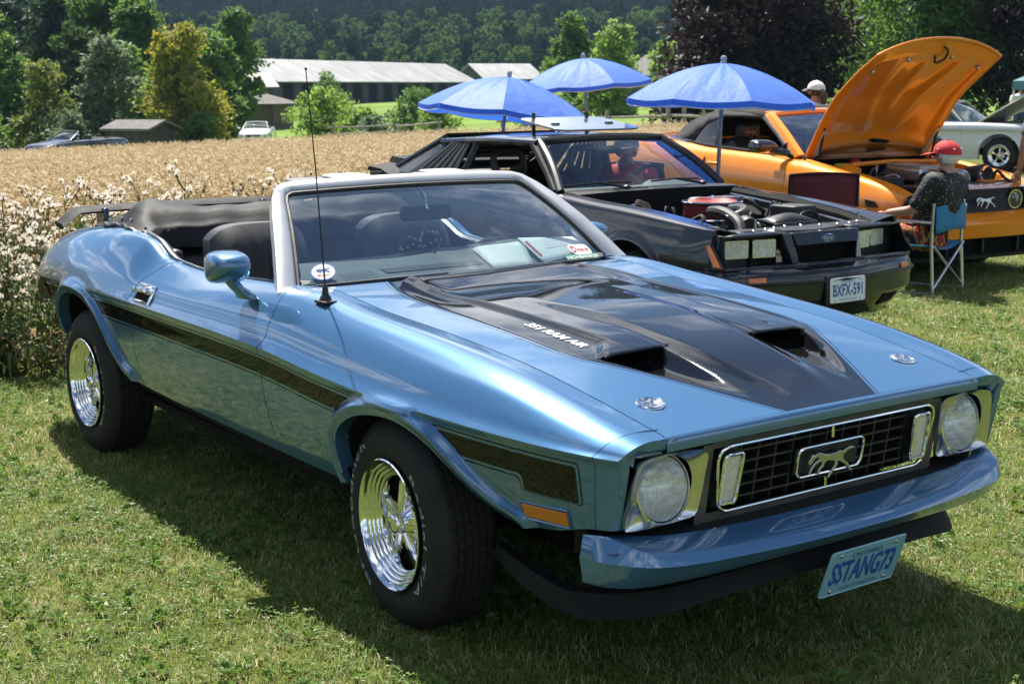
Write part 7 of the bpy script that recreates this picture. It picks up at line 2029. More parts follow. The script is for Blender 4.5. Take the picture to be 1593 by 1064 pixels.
mb = MB(); Mf = Matrix.Translation((.50, .42, .85)) @ Matrix.Rotation(R(80), 4, 'Y'); mb.lathe([(.10, -.12), (.10, .06), (.08, .075), (.05, .06), (.001, .05)], 26, Mf); mb.build('air_filter', m_hose, org)
mb = MB(); mb.lathe([(.085, .064), (.08, .082), (.055, .07), (.05, .055)], 26, Mf); mb.build('filter_ring', m_chrome, org)
mb = MB(); mb.box((.66, 0, .79), (.16, 1.15, .05)); mb.build('radiator_cover', m_blk_trim, org, bevel=.012)
mb = MB(); mb.box((.62, .50, .815), (.10, .40, .03)); mb.build('cover_plate', m_orange, org, bevel=.006)
mb = MB(); mb.box((.30, -.46, .80), (.22, .20, .12)); mb.build('fuse_box', m_hose, org, bevel=.01)
mb = MB(); mb.box((-.28, -.42, .90), (.14, .16, .08)); mb.build('coolant_tank', mat('yellow_tank', (.55, .42, .03), .4), org, bevel=.02)
mb = MB(); mb.lathe([(.05, 0), (.05, .03), (.03, .045), (.001, .046)], 16, Matrix.Translation((-.34, -.26, .93))); mb.build('red_cap', m_red, org)
r_ = random.Random(31)
for k in range(12):
    x, y = r_.uniform(-.35, .6), r_.uniform(-.5, .5); a = r_.random() * 6.28
    mb = MB(); hose(mb, [(x, y, .74), (x + .06 * math.cos(a), y + .06 * math.sin(a), .86 + r_.uniform(0, .05)), (x + .18 * math.cos(a), y + .18 * math.sin(a), .84), (x + .28 * math.cos(a + .6), y + .28 * math.sin(a + .6), .74)], r_.uniform(.010, .022), 6, 12); mb.build('engine_hose', m_hose if k % 4 else m_alu, org)

# ------------------------------------------------------------------ white saloon of the sixties, seen side on at the right
m_whitecar = paint('white_paint', (.62, .66, .66), .0, .35, ior=1.5)[0]
wh_ = thing('white_saloon', 'white sixties saloon with chrome side trim and raised hood at the right edge', 'car', (-13.40, 21.2, 0.0), R(18))
XW = [.95, .6, 0, -.6, -1.2, -2.2, -3.0, -3.6, -4.1]
RW = [[(.76, .90), (.78, .93), (.78, .945), (.77, .955), (.76, .96), (.76, .96), (.76, .95), (.74, .93), (.70, .90)],
      [(.86, .88), (.88, .90), (.885, .915), (.89, .925), (.89, .925), (.89, .925), (.885, .915), (.87, .90), (.83, .87)],
      [(.90, .80), (.92, .81), (.93, .82), (.93, .82), (.93, .82), (.93, .82), (.93, .81), (.91, .80), (.86, .78)],
      [(.88, .74), (.90, .74), (.91, .74), (.91, .74), (.91, .74), (.91, .74), (.91, .73), (.89, .72), (.85, .70)],
      [(.89, .50), (.91, .50), (.92, .50), (.92, .50), (.92, .50), (.92, .50), (.91, .50), (.89, .50), (.85, .52)],
      [(.83, .30), (.86, .27), (.87, .26), (.87, .25), (.87, .25), (.87, .25), (.87, .26), (.85, .30), (.80, .36)]]
ARW = [(0, .34, .40), (-2.95, .34, .36)]
for s in (-1, 1):
    side_body('front_fender', XW, RW, ARW, m_whitecar, wh_, -.75, .95, 40, s=s)
    side_body('door', XW, RW, ARW, m_whitecar, wh_, -1.95, -.755, 20, s=s)
    side_body('quarter_panel', XW, RW, ARW, m_whitecar, wh_, -4.1, -1.955, 50, s=s)
    mb = MB(); xx = np.linspace(.93, -3.9, 20); mb.tube(np.stack([xx, s * np.interp(xx, XW[::-1], [p[0] + .006 for p in RW[2]][::-1]), np.full(20, .815)], -1), .013, 6); mb.build('side_trim', m_chrome, wh_)
    mb = MB(); xx = np.linspace(-.62, -3.6, 16); mb.tube(np.stack([xx, np.full(16, s * .772), np.full(16, .965)], -1), .014, 6); mb.build('belt_trim', m_chrome, wh_)
    chrome_wheel(wh_, (0, s * .79, .335), s, R0=.335, letters=False); chrome_wheel(wh_, (-2.95, s * .79, .335), s, R0=.335, letters=False)
    mb = MB(); mb.tube([(-.80, s * .72, .965), (-1.18, s * .60, 1.32)], .022, 8); mb.tube([(-2.85, s * .70, .96), (-2.55, s * .58, 1.30)], .05, 8); mb.build('roof_pillar', m_whitecar, wh_)
    mb = MB(); mb.grid(quadpatch((-.88, s * .715, .965), (-2.75, s * .715, .965), (-2.5, s * .60, 1.32), (-1.22, s * .60, 1.32), 5, 4)); mb.build('side_glass', m_glass_dark, wh_)
    mb = MB(); mb.loft([[(x, s * y + dy, z) for dy, z in ((-.03, .60), (.02 * s, .60), (.02 * s, .44), (-.03, .40))] for x, y in ((.42, .92), (.80, .90), (1.02, .80))]); mb.build('bumper_wrap', m_chrome, wh_)
P = np.array([[(x, v * .60, z + .05 * (1 - v * v)) for v in np.linspace(-1, 1, 11)] for x, z in ((-1.17, 1.325), (-1.5, 1.36), (-2.1, 1.36), (-2.6, 1.29))]); mb = MB(); mb.grid(P); mb.build('roof', m_whitecar, wh_, solid=.03)
mb = MB(); mb.grid(quadpatch((-.72, -.72, .96), (-.72, .72, .96), (-1.17, .58, 1.34), (-1.17, -.58, 1.34), 9, 5, (.08, 0, .03))); mb.build('windscreen', m_glass_clear, wh_, angle=180)
mb = MB(); mb.grid(quadpatch((-2.95, -.68, .95), (-2.95, .68, .95), (-2.58, .57, 1.31), (-2.58, -.57, 1.31), 9, 5)); mb.build('rear_glass', m_glass_dark, wh_, angle=180)
mb = MB(); mb.grid(quadpatch((-2.95, -.72, .955), (-2.95, .72, .955), (-4.1, .68, .90), (-4.1, -.68, .90), 9, 5, (0, 0, .03))); mb.build('trunk_lid', m_whitecar, wh_)
mb = MB(); mb.grid(quadpatch((-.45, -.78, .95), (-.45, .78, .95), (-.78, .76, .965), (-.78, -.76, .965), 7, 3)); mb.box((-1.6, 0, .40), (4.6, 1.4, .12)); mb.grid(quadpatch((1.0, -.86, .88), (1.0, .86, .88), (1.02, .86, .35), (1.02, -.86, .35))); mb.box((.3, 0, .82), (1.1, 1.3, .06)); mb.build('inner_body', m_dark, wh_)
mb = MB(); mb.grid(quadpatch((-.48, -.76, .965), (-.48, .76, .965), (.56, .74, 1.56), (.56, -.74, 1.56), 7, 7, (-.06, 0, .07))); rh2 = mb.build('raised_hood', mat('hood_underside', (.34, .33, .29), .7, var=.15), wh_, solid=.03)
mb = MB(); mb.tube([(.05, -.72, .93), (.0, -.72, 1.22)], .02, 6); mb.tube([(-.28, -.72, .93), (.0, -.72, 1.10)], .015, 6); mb.build('hood_hinge', m_blk_trim, rh2)
mb = MB(); mb.box((-1.75, 0, .72), (.2, 1.3, .5)); mb.box((-2.5, 0, .72), (.2, 1.3, .5)); mb.build('seats', mat('pale_seat', (.30, .34, .33), .6), wh_, bevel=.05)

# ------------------------------------------------------------------ two cars far off beyond the wheat
def far_car(name, label, m_body, loc, rot, roof=True, horse=False):
    t = thing(name, label, 'car', (*loc, float(terrain(*loc))), rot)
    Xs = [.92, .6, 0, -.6, -1.2, -2.0, -2.8, -3.5, -3.75]
    Rr = [[(.55, .72), (.66, .82), (.72, .90), (.74, .96), (.75, .98), (.75, 1.0), (.73, 1.02), (.68, 1.0), (.60, .95)],
          [(.70, .70), (.80, .79), (.86, .86), (.88, .90), (.88, .92), (.89, .94), (.89, .96), (.82, .95), (.72, .90)],
          [(.74, .58), (.86, .62), (.93, .66), (.92, .68), (.92, .68), (.93, .70), (.94, .70), (.87, .70), (.78, .70)],
          [(.72, .30), (.85, .26), (.90, .24), (.90, .22), (.90, .22), (.90, .22), (.90, .24), (.84, .32), (.76, .38)]]
    for s in (-1, 1):
        side_body('flank', Xs, Rr, [(0, .34, .39), (-2.72, .34, .39)], m_body, t, -3.75, .92, 46, 14, s=s)
        for x in (0, -2.72): plain_wheel(t, (x, s * .79, .34), s, .34, .22, .24, m_steel)
        mb = MB(); mb.box((.84, s * .60, .67), (.10, .24, .08)); mb.build('headlamp', m_reflector, t, bevel=.02)
        mb = MB(); mb.ball((-.72, s * .98, 1.03), (.06, .10, .06)); mb.build('door_mirror', m_body, t)
    mb = MB(); mb.grid(np.array([[(x, v * y, z + .04 * (1 - v * v)) for v in np.linspace(-1, 1, 11)] for x, y, z in ((1.02, .62, .30), (1.04, .62, .55), (.92, .60, .73), (.6, .68, .84), (0, .73, .92), (-.5, .75, .985))])); mb.build('hood', m_body, t, angle=40)
    mb = MB(); mb.box((1.0, 0, .60), (.08, .82, .14)); g_ = mb.build('grille', m_dark, t, bevel=.02)
    mb = MB(); mb.box((1.02, 0, .34), (.06, 1.1, .12)); mb.build('lower_grille', m_dark, t)
    if horse: mb = MB(); horse_mesh(mb, (1.045, 0, .60), (0, 1, 0), (0, 0, 1), .22, .01); mb.build('emblem', m_chrome, g_)
    mb = MB(); mb.grid(quadpatch((-.48, -.74, .985), (-.48, .74, .985), (-1.12, .56, 1.34), (-1.12, -.56, 1.34), 9, 5, (.08, 0, .03))); mb.build('windscreen', m_glass_dark, t, angle=180)
    mb = MB(); mb.tube([(-.48, -.75, .98), (-1.12, -.57, 1.345), (-1.10, 0, 1.375), (-1.12, .57, 1.345), (-.48, .75, .98)], .03, 6); mb.build('windscreen_frame', m_body, t)
    if roof:
        mb = MB(); mb.grid(np.array([[(x, v * y, z + .04 * (1 - v * v)) for v in np.linspace(-1, 1, 11)] for x, y, z in ((-1.12, .57, 1.345), (-1.8, .58, 1.36), (-2.4, .56, 1.26), (-3.1, .6, 1.03))])); mb.build('roof', m_body, t)
        for s in (-1, 1): mb = MB(); mb.grid(quadpatch((-.6, s * .76, .99), (-2.7, s * .74, 1.02), (-2.3, s * .58, 1.27), (-1.15, s * .58, 1.33), 5, 4)); mb.build('side_glass', m_glass_dark, t)
    else:
        for s in (-1, 1): mb = MB(); mb.box((-1.75, s * .38, .95), (.14, .46, .5)); mb.build('seat', m_vinyl, t, bevel=.06)
        mb = MB(); mb.grid(np.array([[(x, v * .70, z) for v in np.linspace(-1, 1, 7)] for x, z in ((-2.3, 1.0), (-2.5, 1.07), (-2.8, 1.05))])); mb.build('folded_top', m_softtop, t)
        mb = MB(); mb.box((-1.6, 0, .5), (2.2, 1.4, .1)); mb.build('cabin_floor', m_carpet, t)
    mb = MB(); mb.grid(np.array([[(x, v * y, z + .03 * (1 - v * v)) for v in np.linspace(-1, 1, 7)] for x, y, z in ((-2.7, .73, 1.02), (-3.5, .68, 1.0), (-3.78, .6, .9), (-3.8, .7, .4))])); mb.build('trunk_lid', m_body, t)
    return t
vdir = lambda loc: math.atan2(CAM.y - loc[1], CAM.x - loc[0])
lc = site(-20.4, 63.5); far_car('dark_convertible', 'dark grey open convertible driving along the far edge of the wheat', paint('charcoal_paint', (.04, .045, .06), .5, .3)[0], lc, vdir(lc) - R(52), roof=False)
lc = site(-14.7, 82.5); far_car('white_coupe', 'white coupe seen head on beyond the wheat in front of the brown shed', paint('far_white_paint', (.70, .70, .70), 0, .35)[0], lc, vdir(lc) - R(6), horse=True)
# ------------------------------------------------------------------ umbrellas
def cloth(name, col, trans=.35, rough=.6, folds=18):
    m, nt, b = new_mat(name); out = nt.nodes['Material Output']
    c = np.array(col); f = noise(nt, 4, 5); cc = ramp(nt, f, [(.3, tuple(c * .88)), (.7, tuple(np.minimum(c * 1.1, 1)))])
    nt.links.new(cc, b.inputs['Base Color']); b.inputs['Roughness'].default_value = rough; b.inputs['Sheen Weight'].default_value = .2
    add_bump(nt, b, noise(nt, folds, 3, stretch=(1, 1, .35)), .5, .02)
    tl = nt.nodes.new('ShaderNodeBsdfTranslucent'); nt.links.new(cc, tl.inputs[0])
    mx = nt.nodes.new('ShaderNodeMixShader'); mx.inputs[0].default_value = trans
    nt.links.new(b.outputs[0], mx.inputs[1]); nt.links.new(tl.outputs[0], mx.inputs[2]); nt.links.new(mx.outputs[0], out.inputs['Surface'])
    return m
m_umb = cloth('blue_umbrella_cloth', (.06, .225, .86), .45, .60, 9)
m_hem = mat('silver_hem', (.55, .58, .62), .5)
m_pole = mat('grey_pole', (.22, .23, .25), .4, metal=.5)
def umbrella(label, loc, H, Rr, rise, rot=(0, 0, 0), valance=.05, n=8):
    z = float(terrain(*loc[:2]))
    t = thing('umbrella', label, 'umbrella', (loc[0], loc[1], z), rot, 'blue umbrellas behind the cars')
    mb = MB(); mb.tube([(0, 0, -.1), (0, 0, H * .52)], .021, 12); mb.tube([(0, 0, H * .50), (0, 0, H)], .017, 12); pl = mb.build('pole', m_pole, t)
    mb = MB(); mb.lathe([(.024, 0), (.024, .025), (.020, .032), (.026, .045), (.020, .065), (.001, .072)], 14, Matrix.Translation((0, 0, H - .01))); mb.build('finial', mat('grey_plastic', (.35, .36, .38), .4), t)
    prof = lambda q: H - rise * (q**1.75)
    r_ = random.Random(int(loc[0] * 100)); rs_ = np.random.default_rng(abs(int(loc[0] * 100)))
    for k in range(n):
        a0, a1 = 2 * PI * k / n, 2 * PI * (k + 1) / n; P = []
        for q in np.linspace(.015, 1, 14):
            row = []
            for f in np.linspace(0, 1, 11):
                a = a0 + (a1 - a0) * f
                chord = math.cos(PI / n) / math.cos((f - .5) * 2 * PI / n)
                rad = q * Rr * (chord * .75 + .25) 
                sag = -.05 * q * q * math.sin(PI * f) * Rr * .5
                crease = .006 * math.sin(f * 22 + q * 6 + k) * q * (1 - q) * 2.2 + .010 * (1 - q) * math.sin(f * 15 + k * 2) * q
                row.append((rad * math.cos(a), rad * math.sin(a), prof(q) + sag + crease))
            P.append(row)
        P = np.array(P)
        mb = MB(); mb.grid(P); pn = mb.build('panel', m_umb, t, angle=180)
        edge_ = P[-1]; out_ = edge_.copy(); out_[:, :2] *= 1.0; out_[:, 2] -= valance * (1 - .0 * np.sin(np.linspace(0, PI, 11)))
        out_[:, :2] *= (1 - .02 * rs_.random())
        mb = MB(); mb.grid(np.stack([edge_, (edge_ + out_) / 2 + rs_.normal(size=(11, 3)) * .004, out_], 0)); mb.build('valance', m_umb, pn, angle=180)
        mb = MB(); mb.tube(out_, .0045, 5); mb.build('hem', m_hem, pn)
        mb = MB(); mb.tube([(q * Rr * math.cos(a0), q * Rr * math.sin(a0), prof(q) - .008) for q in np.linspace(.02, 1, 9)], .004, 5); rb = mb.build('rib', m_pole, t)
        mb = MB(); mb.tube([(.02 * math.cos(a0), .02 * math.sin(a0), H - rise * .95), (.52 * Rr * math.cos(a0), .52 * Rr * math.sin(a0), prof(.52) - .012)], .004, 5); mb.build('strut', m_pole, rb)
    mb = MB(); mb.lathe([(.034, 0), (.034, .03)], 14, Matrix.Translation((0, 0, H - rise * .97)), caps=True); mb.build('slider', m_pole, t)
    return t
umbrella('blue umbrella on the right, its grey pole standing before the orange convertible', (-4.77, 4.98), 1.845, .775, .29, (R(-1.5), R(1.5), R(18)))
umbrella('blue umbrella on the left above the sunroof of the black hatchback', (-7.50, 4.63), 1.80, .83, .33, (R(-7), R(3), R(8)))
umbrella('blue umbrella in the middle, farthest back of the three', (-10.0, 7.96), 2.05, .85, .30, (R(3), R(-3), R(30)))

# ------------------------------------------------------------------ people
def skin_obj(name, verts, edges, radii, m, parent, root=0, sub=2):
    me = bpy.data.meshes.new(name); me.from_pydata([tuple(v) for v in verts], edges, []); me.materials.append(m)
    o = bpy.data.objects.new(name, me); C.objects.link(o); o.parent = parent
    sk = o.modifiers.new('skin', 'SKIN'); sk.use_smooth_shade = True; sk.branch_smoothing = .4
    sv = me.skin_vertices[0].data
    for i, r_ in enumerate(radii):
        sv[i].radius = (r_, r_) if isinstance(r_, (int, float)) else r_
        sv[i].use_root = (i == root)
    sb = o.modifiers.new('sub', 'SUBSURF'); sb.levels = sub; sb.render_levels = sub
    return o
m_skin = mat('skin', (.42, .22, .15), .5, var=.12, vscale=14)
m_hairw = mat('white_hair', (.62, .60, .56), .6, var=.15, vscale=60, bump=.6, bscale=120, stretch=(1, 1, .2))
m_hairb = mat('brown_hair', (.045, .022, .012), .5, var=.3, vscale=60, bump=.6, bscale=120)
def hand(parent, w, d, side, m, up_=(0, 0, 1)):
    """palm and five bent fingers; w wrist point, d direction of the hand"""
    w = np.array(w, float); d = np.array(d, float); d /= np.linalg.norm(d); u = np.array(up_, float); s_ = np.cross(d, u); s_ /= np.linalg.norm(s_); u = np.cross(s_, d)
    vs, es, rd = [w - d * .02, w + d * .03, w + d * .075], [(0, 1), (1, 2)], [.024, .030, .026]
    for k, (off, L_) in enumerate(((-.030, .066), (-.011, .078), (.009, .074), (.028, .058))):
        b_ = len(vs); p = w + d * .078 + s_ * off
        vs += [p, p + d * L_ * .5 - u * .010, p + d * L_ * .85 - u * .034]; rd += [.0095, .0085, .0075]; es += [(2, b_), (b_, b_ + 1), (b_ + 1, b_ + 2)]
    b_ = len(vs); p = w + d * .03 + s_ * side * .030; vs += [p, p + d * .030 + s_ * side * .024 - u * .008, p + d * .06 + s_ * side * .022 - u * .022]; rd += [.012, .010, .0085]; es += [(1, b_), (b_, b_ + 1), (b_ + 1, b_ + 2)]
    return skin_obj('hand', vs, es, rd, m, parent, 1, 2)
STAND = dict(pel=(0, 0, .94), waist=(.0, 0, 1.08), chest=(.0, 0, 1.28), neck=(-.01, 0, 1.46), hb=(.0, 0, 1.53), hc=(.015, 0, 1.61), ht=(.0, 0, 1.68),
             shl=(0, .175, 1.41), ell=(-.02, .245, 1.14), wrl=(.06, .25, .91), shr=(0, -.175, 1.41), elr=(-.02, -.245, 1.14), wrr=(.06, -.25, .91),
             hil=(0, .09, .90), knl=(.03, .10, .50), anl=(-.02, .10, .09), tol=(.13, .12, .035), hir=(0, -.09, .90), knr=(-.02, -.10, .50), anr=(-.10, -.10, .09), tor=(.05, -.12, .035))
def person(label, loc, rot, J=None, shirt=None, pants=None, shoes=None, cap=None, hair=m_hairb, long_hair=False, sleeves=.55, shorts=False, width=1.0, shades=False, group=None, scale=1.0, z=None, cap_back=None, print_=None, sleeveless=False):
    J = dict(STAND, **(J or {})); J = {k: np.array(v, float) for k, v in J.items()}
    t = thing('person', label, 'person', (loc[0], loc[1], float(terrain(*loc[:2])) if z is None else z), rot, group); t.scale = (scale,) * 3
    face = J['hc'] - J['hb']; fd = np.array([1.0, 0, 0]); 
    if 'fd' in J: fd = J['fd'] / np.linalg.norm(J['fd'])
    sd = np.cross([0, 0, 1.0], fd); sd /= np.linalg.norm(sd)
    names = ['pel', 'waist', 'chest', 'neck', 'hb', 'hc', 'ht', 'shl', 'ell', 'wrl', 'shr', 'elr', 'wrr', 'hil', 'knl', 'anl', 'tol', 'hir', 'knr', 'anr', 'tor']
    rad = dict(pel=(.135, .11), waist=(.125 * width, .105 * width), chest=(.140 * width, .10 * width), neck=.058, hb=.066, hc=(.082, .092), ht=.066, shl=.062, ell=.044, wrl=.030, shr=.062, elr=.044, wrr=.030, hil=.088, knl=.058, anl=.042, tol=.034, hir=.088, knr=.058, anr=.042, tor=.034)
    ed = [('pel', 'waist'), ('waist', 'chest'), ('chest', 'neck'), ('neck', 'hb'), ('hb', 'hc'), ('hc', 'ht'), ('chest', 'shl'), ('shl', 'ell'), ('ell', 'wrl'), ('chest', 'shr'), ('shr', 'elr'), ('elr', 'wrr'), ('pel', 'hil'), ('hil', 'knl'), ('knl', 'anl'), ('anl', 'tol'), ('pel', 'hir'), ('hir', 'knr'), ('knr', 'anr'), ('anr', 'tor')]
    ix = {k: i for i, k in enumerate(names)}
    vs = [J[k] for k in names]; rr_ = [rad[k] for k in names]; ee = [(ix[a], ix[b_]) for a, b_ in ed]
    # nose and jaw grow out of the head
    vs += [J['hc'] + fd * .085 - [0, 0, .01], J['hc'] + fd * .108 - [0, 0, .022], J['hb'] + fd * .062 + [0, 0, .005]]; rr_ += [.016, .012, .030]; n0 = len(names)
    ee += [(ix['hc'], n0), (n0, n0 + 1), (ix['hb'], n0 + 2)]
    body = skin_obj('body', vs, ee, rr_, m_skin, t)
    for s in (-1, 1):
        mb = MB(); mb.ball(J['hc'] + sd * s * .083 - fd * .005 - [0, 0, .01], (.016, .012, .030), 6, 8); mb.build('ear', m_skin, body)
        mb = MB(); mb.ball(J['hc'] + fd * .080 + sd * s * .032 + [0, 0, .012], (.010, .010, .008), 5, 8); mb.build('eye', m_black if shades else m_white, body)
    mb = MB(); mb.tube([J['hb'] + fd * .088 + sd * k * .022 + [0, 0, .022 - abs(k) * .003] for k in (-1, 0, 1)], .005, 6); mb.build('mouth', mat('lips', (.36, .12, .10), .5), body)
    if shades:
        mb = MB()
        for s in (-1, 1): mb.ball(J['hc'] + fd * .090 + sd * s * .032 + [0, 0, .012], (.012, .024, .018), 6, 10)
        mb.tube([J['hc'] + fd * .02 + sd * -.085 + [0, 0, .018], J['hc'] + fd * .095 + sd * -.03 + [0, 0, .016], J['hc'] + fd * .095 + sd * .03 + [0, 0, .016], J['hc'] + fd * .02 + sd * .085 + [0, 0, .018]], .004, 5); mb.build('sunglasses', m_black_gloss, t)
    lerp = lambda a, b_, f: J[a] + (J[b_] - J[a]) * f
    g = .038
    def grow(k): r_ = rad[k]; return (r_[0] + g, r_[1] + g) if isinstance(r_, tuple) else r_ + g
    if shirt is not None:
        v = [J['pel'] + [0, 0, .0], J['waist'], J['chest'], lerp('chest', 'neck', .62), lerp('chest', 'neck', .93)]; e = [(0, 1), (1, 2), (2, 3), (3, 4)]; r_ = [grow('pel'), grow('waist'), grow('chest'), (.155 * width, .115 * width), .080]
        for a, b_ in (('shl', 'ell'), ('shr', 'elr')):
            i = len(v); v += [J[a]]; r_ += [.092]; e += [(3, i)]
            if not sleeveless: v += [lerp(a, b_, sleeves), lerp(a, b_, min(sleeves + .25, 1.0))]; r_ += [.068, .070]; e += [(i, i + 1), (i + 1, i + 2)]
        sh_ = skin_obj('shirt', v, e, r_, shirt, t)
    if pants is not None:
        v = [J['waist'] * .3 + J['pel'] * .7]; e = []; r_ = [(.148, .125)]
        for a, b_, c in (('hil', 'knl', 'anl'), ('hir', 'knr', 'anr')):
            i = len(v); v += [J[a], lerp(a, b_, .95)]; r_ += [.105, .078]; e += [(0, i), (i, i + 1)]
            if not shorts: v += [lerp(b_, c, .9)]; r_ += [.062]; e += [(i + 1, i + 2)]
        skin_obj('trousers', v, e, r_, pants, t)
    if shoes is not None:
        for a, b_ in (('anl', 'tol'), ('anr', 'tor')): skin_obj('shoe', [J[a] - [0, 0, .03], J[a] * .5 + J[b_] * .5, J[b_]], [(0, 1), (1, 2)], [.048, .046, .040], shoes, t, 0, 1)
    for w, e_, s in (('wrl', 'ell', -1), ('wrr', 'elr', 1)): hand(body, J[w], J[w] - J[e_], s, m_skin, fd if abs((J[w] - J[e_])[2]) > .15 else (0, 0, 1))
    # hair: a cap of it round the back and sides
    hc = J['hc'] - fd * .012 + [0, 0, .008]
    fr = Matrix((tuple(fd), tuple(sd), (0, 0, 1))).transposed().to_4x4(); Mh = Matrix.Translation(Vector(hc)) @ fr
    P = []
    for th in np.linspace(.02, PI * .74, 11):
        row = []
        for ph in np.linspace(0, 2 * PI, 22, endpoint=False):
            lim = PI * .74 if math.cos(ph) < .25 else PI * .30 + (1 - math.cos(ph)) * .55
            q = min(th, lim); rr3 = (.101, .095, .098); w_ = 1 + .05 * math.sin(ph * 7 + q * 9)
            row.append((rr3[0] * w_ * math.sin(q) * math.cos(ph), rr3[1] * w_ * math.sin(q) * math.sin(ph), rr3[2] * w_ * math.cos(q)))
        P.append(row)
    mb = MB(); mb.xf = Mh; mb.grid(np.array(P), cv=True); hr = mb.build('hair', hair, t, angle=180)
    if long_hair: mb = MB(); mb.tube(catmull([J['hc'] - fd * .09, J['hc'] - fd * .135 - [0, 0, .05], J['hb'] - fd * .13 - [0, 0, .06], J['hb'] - fd * .10 - [0, 0, .16]], 12), np.interp(np.linspace(0, 1, 12), [0, .4, 1], [.04, .05, .015]), 10); mb.build('ponytail', hair, hr)
    if cap is not None:
        P = np.array([[(.113 * math.sin(q) * math.cos(ph) + .0, .106 * math.sin(q) * math.sin(ph), .104 * math.cos(q) + .012 + .010 * math.sin(q) * math.cos(ph)) for ph in np.linspace(0, 2 * PI, 24, endpoint=False)] for q in np.linspace(.02, PI * .50, 9)])
        mb = MB(); mb.xf = Mh; mb.grid(P, cv=True); cp = mb.build('cap', cap, t, angle=180)
        mb = MB(); mb.xf = Mh; a = np.linspace(-1.15, 1.15, 15)
        inn = np.array([(.110 * math.cos(q), .102 * math.sin(q), .016) for q in a]); out_ = np.array([(.110 * math.cos(q) + .120 * math.cos(q * .75), .102 * math.sin(q), .016 - .022 * math.cos(q) + .0) for q in a]); mb.grid(np.stack([inn, (inn + out_) / 2 + [0, 0, .008], out_], 0)); mb.build('cap_peak', cap, cp, angle=180, solid=.005)
        mb = MB(); mb.ball(Mh @ Vector((0, 0, .117)), .010, 6, 8); mb.build('cap_button', cap, cp)
        if cap_back is not None:
            mb = MB(); mb.xf = Mh
            for ph in (1.25, 2.5): mb.ball((.108 * math.cos(ph), .102 * math.sin(ph), .048), (.010, .006, .008), 6, 8); mb.ball((.108 * math.cos(-ph), .102 * math.sin(-ph), .048), (.010, .006, .008), 6, 8)
            mb.build('cap_badge', cap_back, cp)
    return t

def printed(name, base, spots, scale, lo=.12, rough=.75):
    m, nt, b = new_mat(name); vo = nt.nodes.new('ShaderNodeTexVoronoi'); vo.inputs['Scale'].default_value = scale
    tc = nt.nodes.new('ShaderNodeTexCoord'); nt.links.new(tc.outputs['Object'], vo.inputs['Vector'])
    cr = nt.nodes.new('ShaderNodeValToRGB'); cr.color_ramp.interpolation = 'CONSTANT'
    els = cr.color_ramp.elements; els[0].color = (*spots[0], 1); els[0].position = 0; els[1].position = lo; els[1].color = (*base, 1)
    nt.links.new(vo.outputs['Distance'], cr.inputs['Fac']); nt.links.new(cr.outputs[0], b.inputs['Base Color']); b.inputs['Roughness'].default_value = rough
    return m
def flames(name):
    m, nt, b = new_mat(name)
    f = noise(nt, 16, 2, .5, stretch=(1, 1, .35))
    nt.links.new(ramp(nt, f, [(.40, (.012, .010, .010)), (.47, (.55, .14, .02)), (.53, (.62, .36, .04)), (.56, (.02, .015, .012)), (.64, (.40, .02, .03))]), b.inputs['Base Color']); b.inputs['Roughness'].default_value = .8
    return m
m_shirtp = printed('black_shirt_white_print', (.010, .010, .011), [(.55, .58, .60)], 42, .17)
m_whitecloth = mat('white_cloth', (.70, .70, .69), .8, var=.06)
m_redcloth = mat('red_cloth', (.42, .020, .030), .8, var=.12)
m_redcap = mat('red_cap_cloth', (.52, .016, .022), .75, var=.1, bump=.2, bscale=200)
m_blackcloth = mat('black_cloth', (.014, .014, .015), .85)
m_khaki = mat('khaki_cloth', (.32, .27, .19), .85)
m_grey = mat('grey_cloth', (.17, .17, .18), .85)
m_denim = mat('denim', (.05, .08, .15), .85)
m_shoe = mat('shoe_leather', (.03, .028, .026), .6)
SIT = dict(pel=(.0, 0, .47), waist=(-.055, 0, .61), chest=(-.135, 0, .81), neck=(-.17, 0, .98), hb=(-.165, 0, 1.025), hc=(-.145, 0, 1.10), ht=(-.16, 0, 1.17),
           shl=(-.15, .185, .93), ell=(-.02, .27, .68), wrl=(.24, .25, .64), shr=(-.15, -.185, .93), elr=(.0, -.26, .66), wrr=(.24, -.20, .62),
           hil=(.02, .10, .46), knl=(.45, .13, .50), anl=(.47, .14, .09), tol=(.62, .15, .035), hir=(.02, -.10, .46), knr=(.45, -.13, .50), anr=(.50, -.13, .09), tor=(.65, -.14, .035))
man = person('grey haired man in red cap and black patterned shirt seated on blue folding chair', (-3.74, 6.36), R(192), SIT, m_shirtp, flames('flame_print_cloth'), m_shoe, m_redcap, m_hairw, width=1.5, shades=True, sleeves=.75, shorts=True, cap_back=m_whitecloth)
rm_man = person('seated man in red horse print T-shirt seen through the hatchback windscreen', (-5.13, 4.30), R(-58), dict(SIT), m_redcloth, m_denim, m_shoe, m_blackcloth, m_hairb, width=1.35, z=.07)
mb = MB(); horse_mesh(mb, (.045, 0, .80), (0, 1, 0), (-.25, 0, .97), .20, .004); mb.build('shirt_print', m_whitecloth, rm_man, flat=True)
sh_r = bpy.data.objects[-1] if False else None
woman = person('woman with white cap, sunglasses and ponytail standing behind the orange convertible', (-8.45, 10.17), R(175), dict(), m_whitecloth, m_denim, m_shoe, m_whitecloth, m_hairb, True, shades=True, sleeveless=True, width=.88)
person('walking man in black T-shirt with white cap beyond the middle umbrella', site(6.15, 45), vdir(site(6.15, 45)) + R(75), None, m_blackcloth, m_khaki, m_shoe, m_whitecloth, group='couple walking along the rail fence')
person('walking woman in white top and sunglasses beyond the middle umbrella', site(6.65, 45.5), vdir(site(6.65, 45.5)) + R(75), None, m_whitecloth, m_khaki, m_shoe, None, m_hairb, shades=True, sleeveless=True, width=.9, group='couple walking along the rail fence')
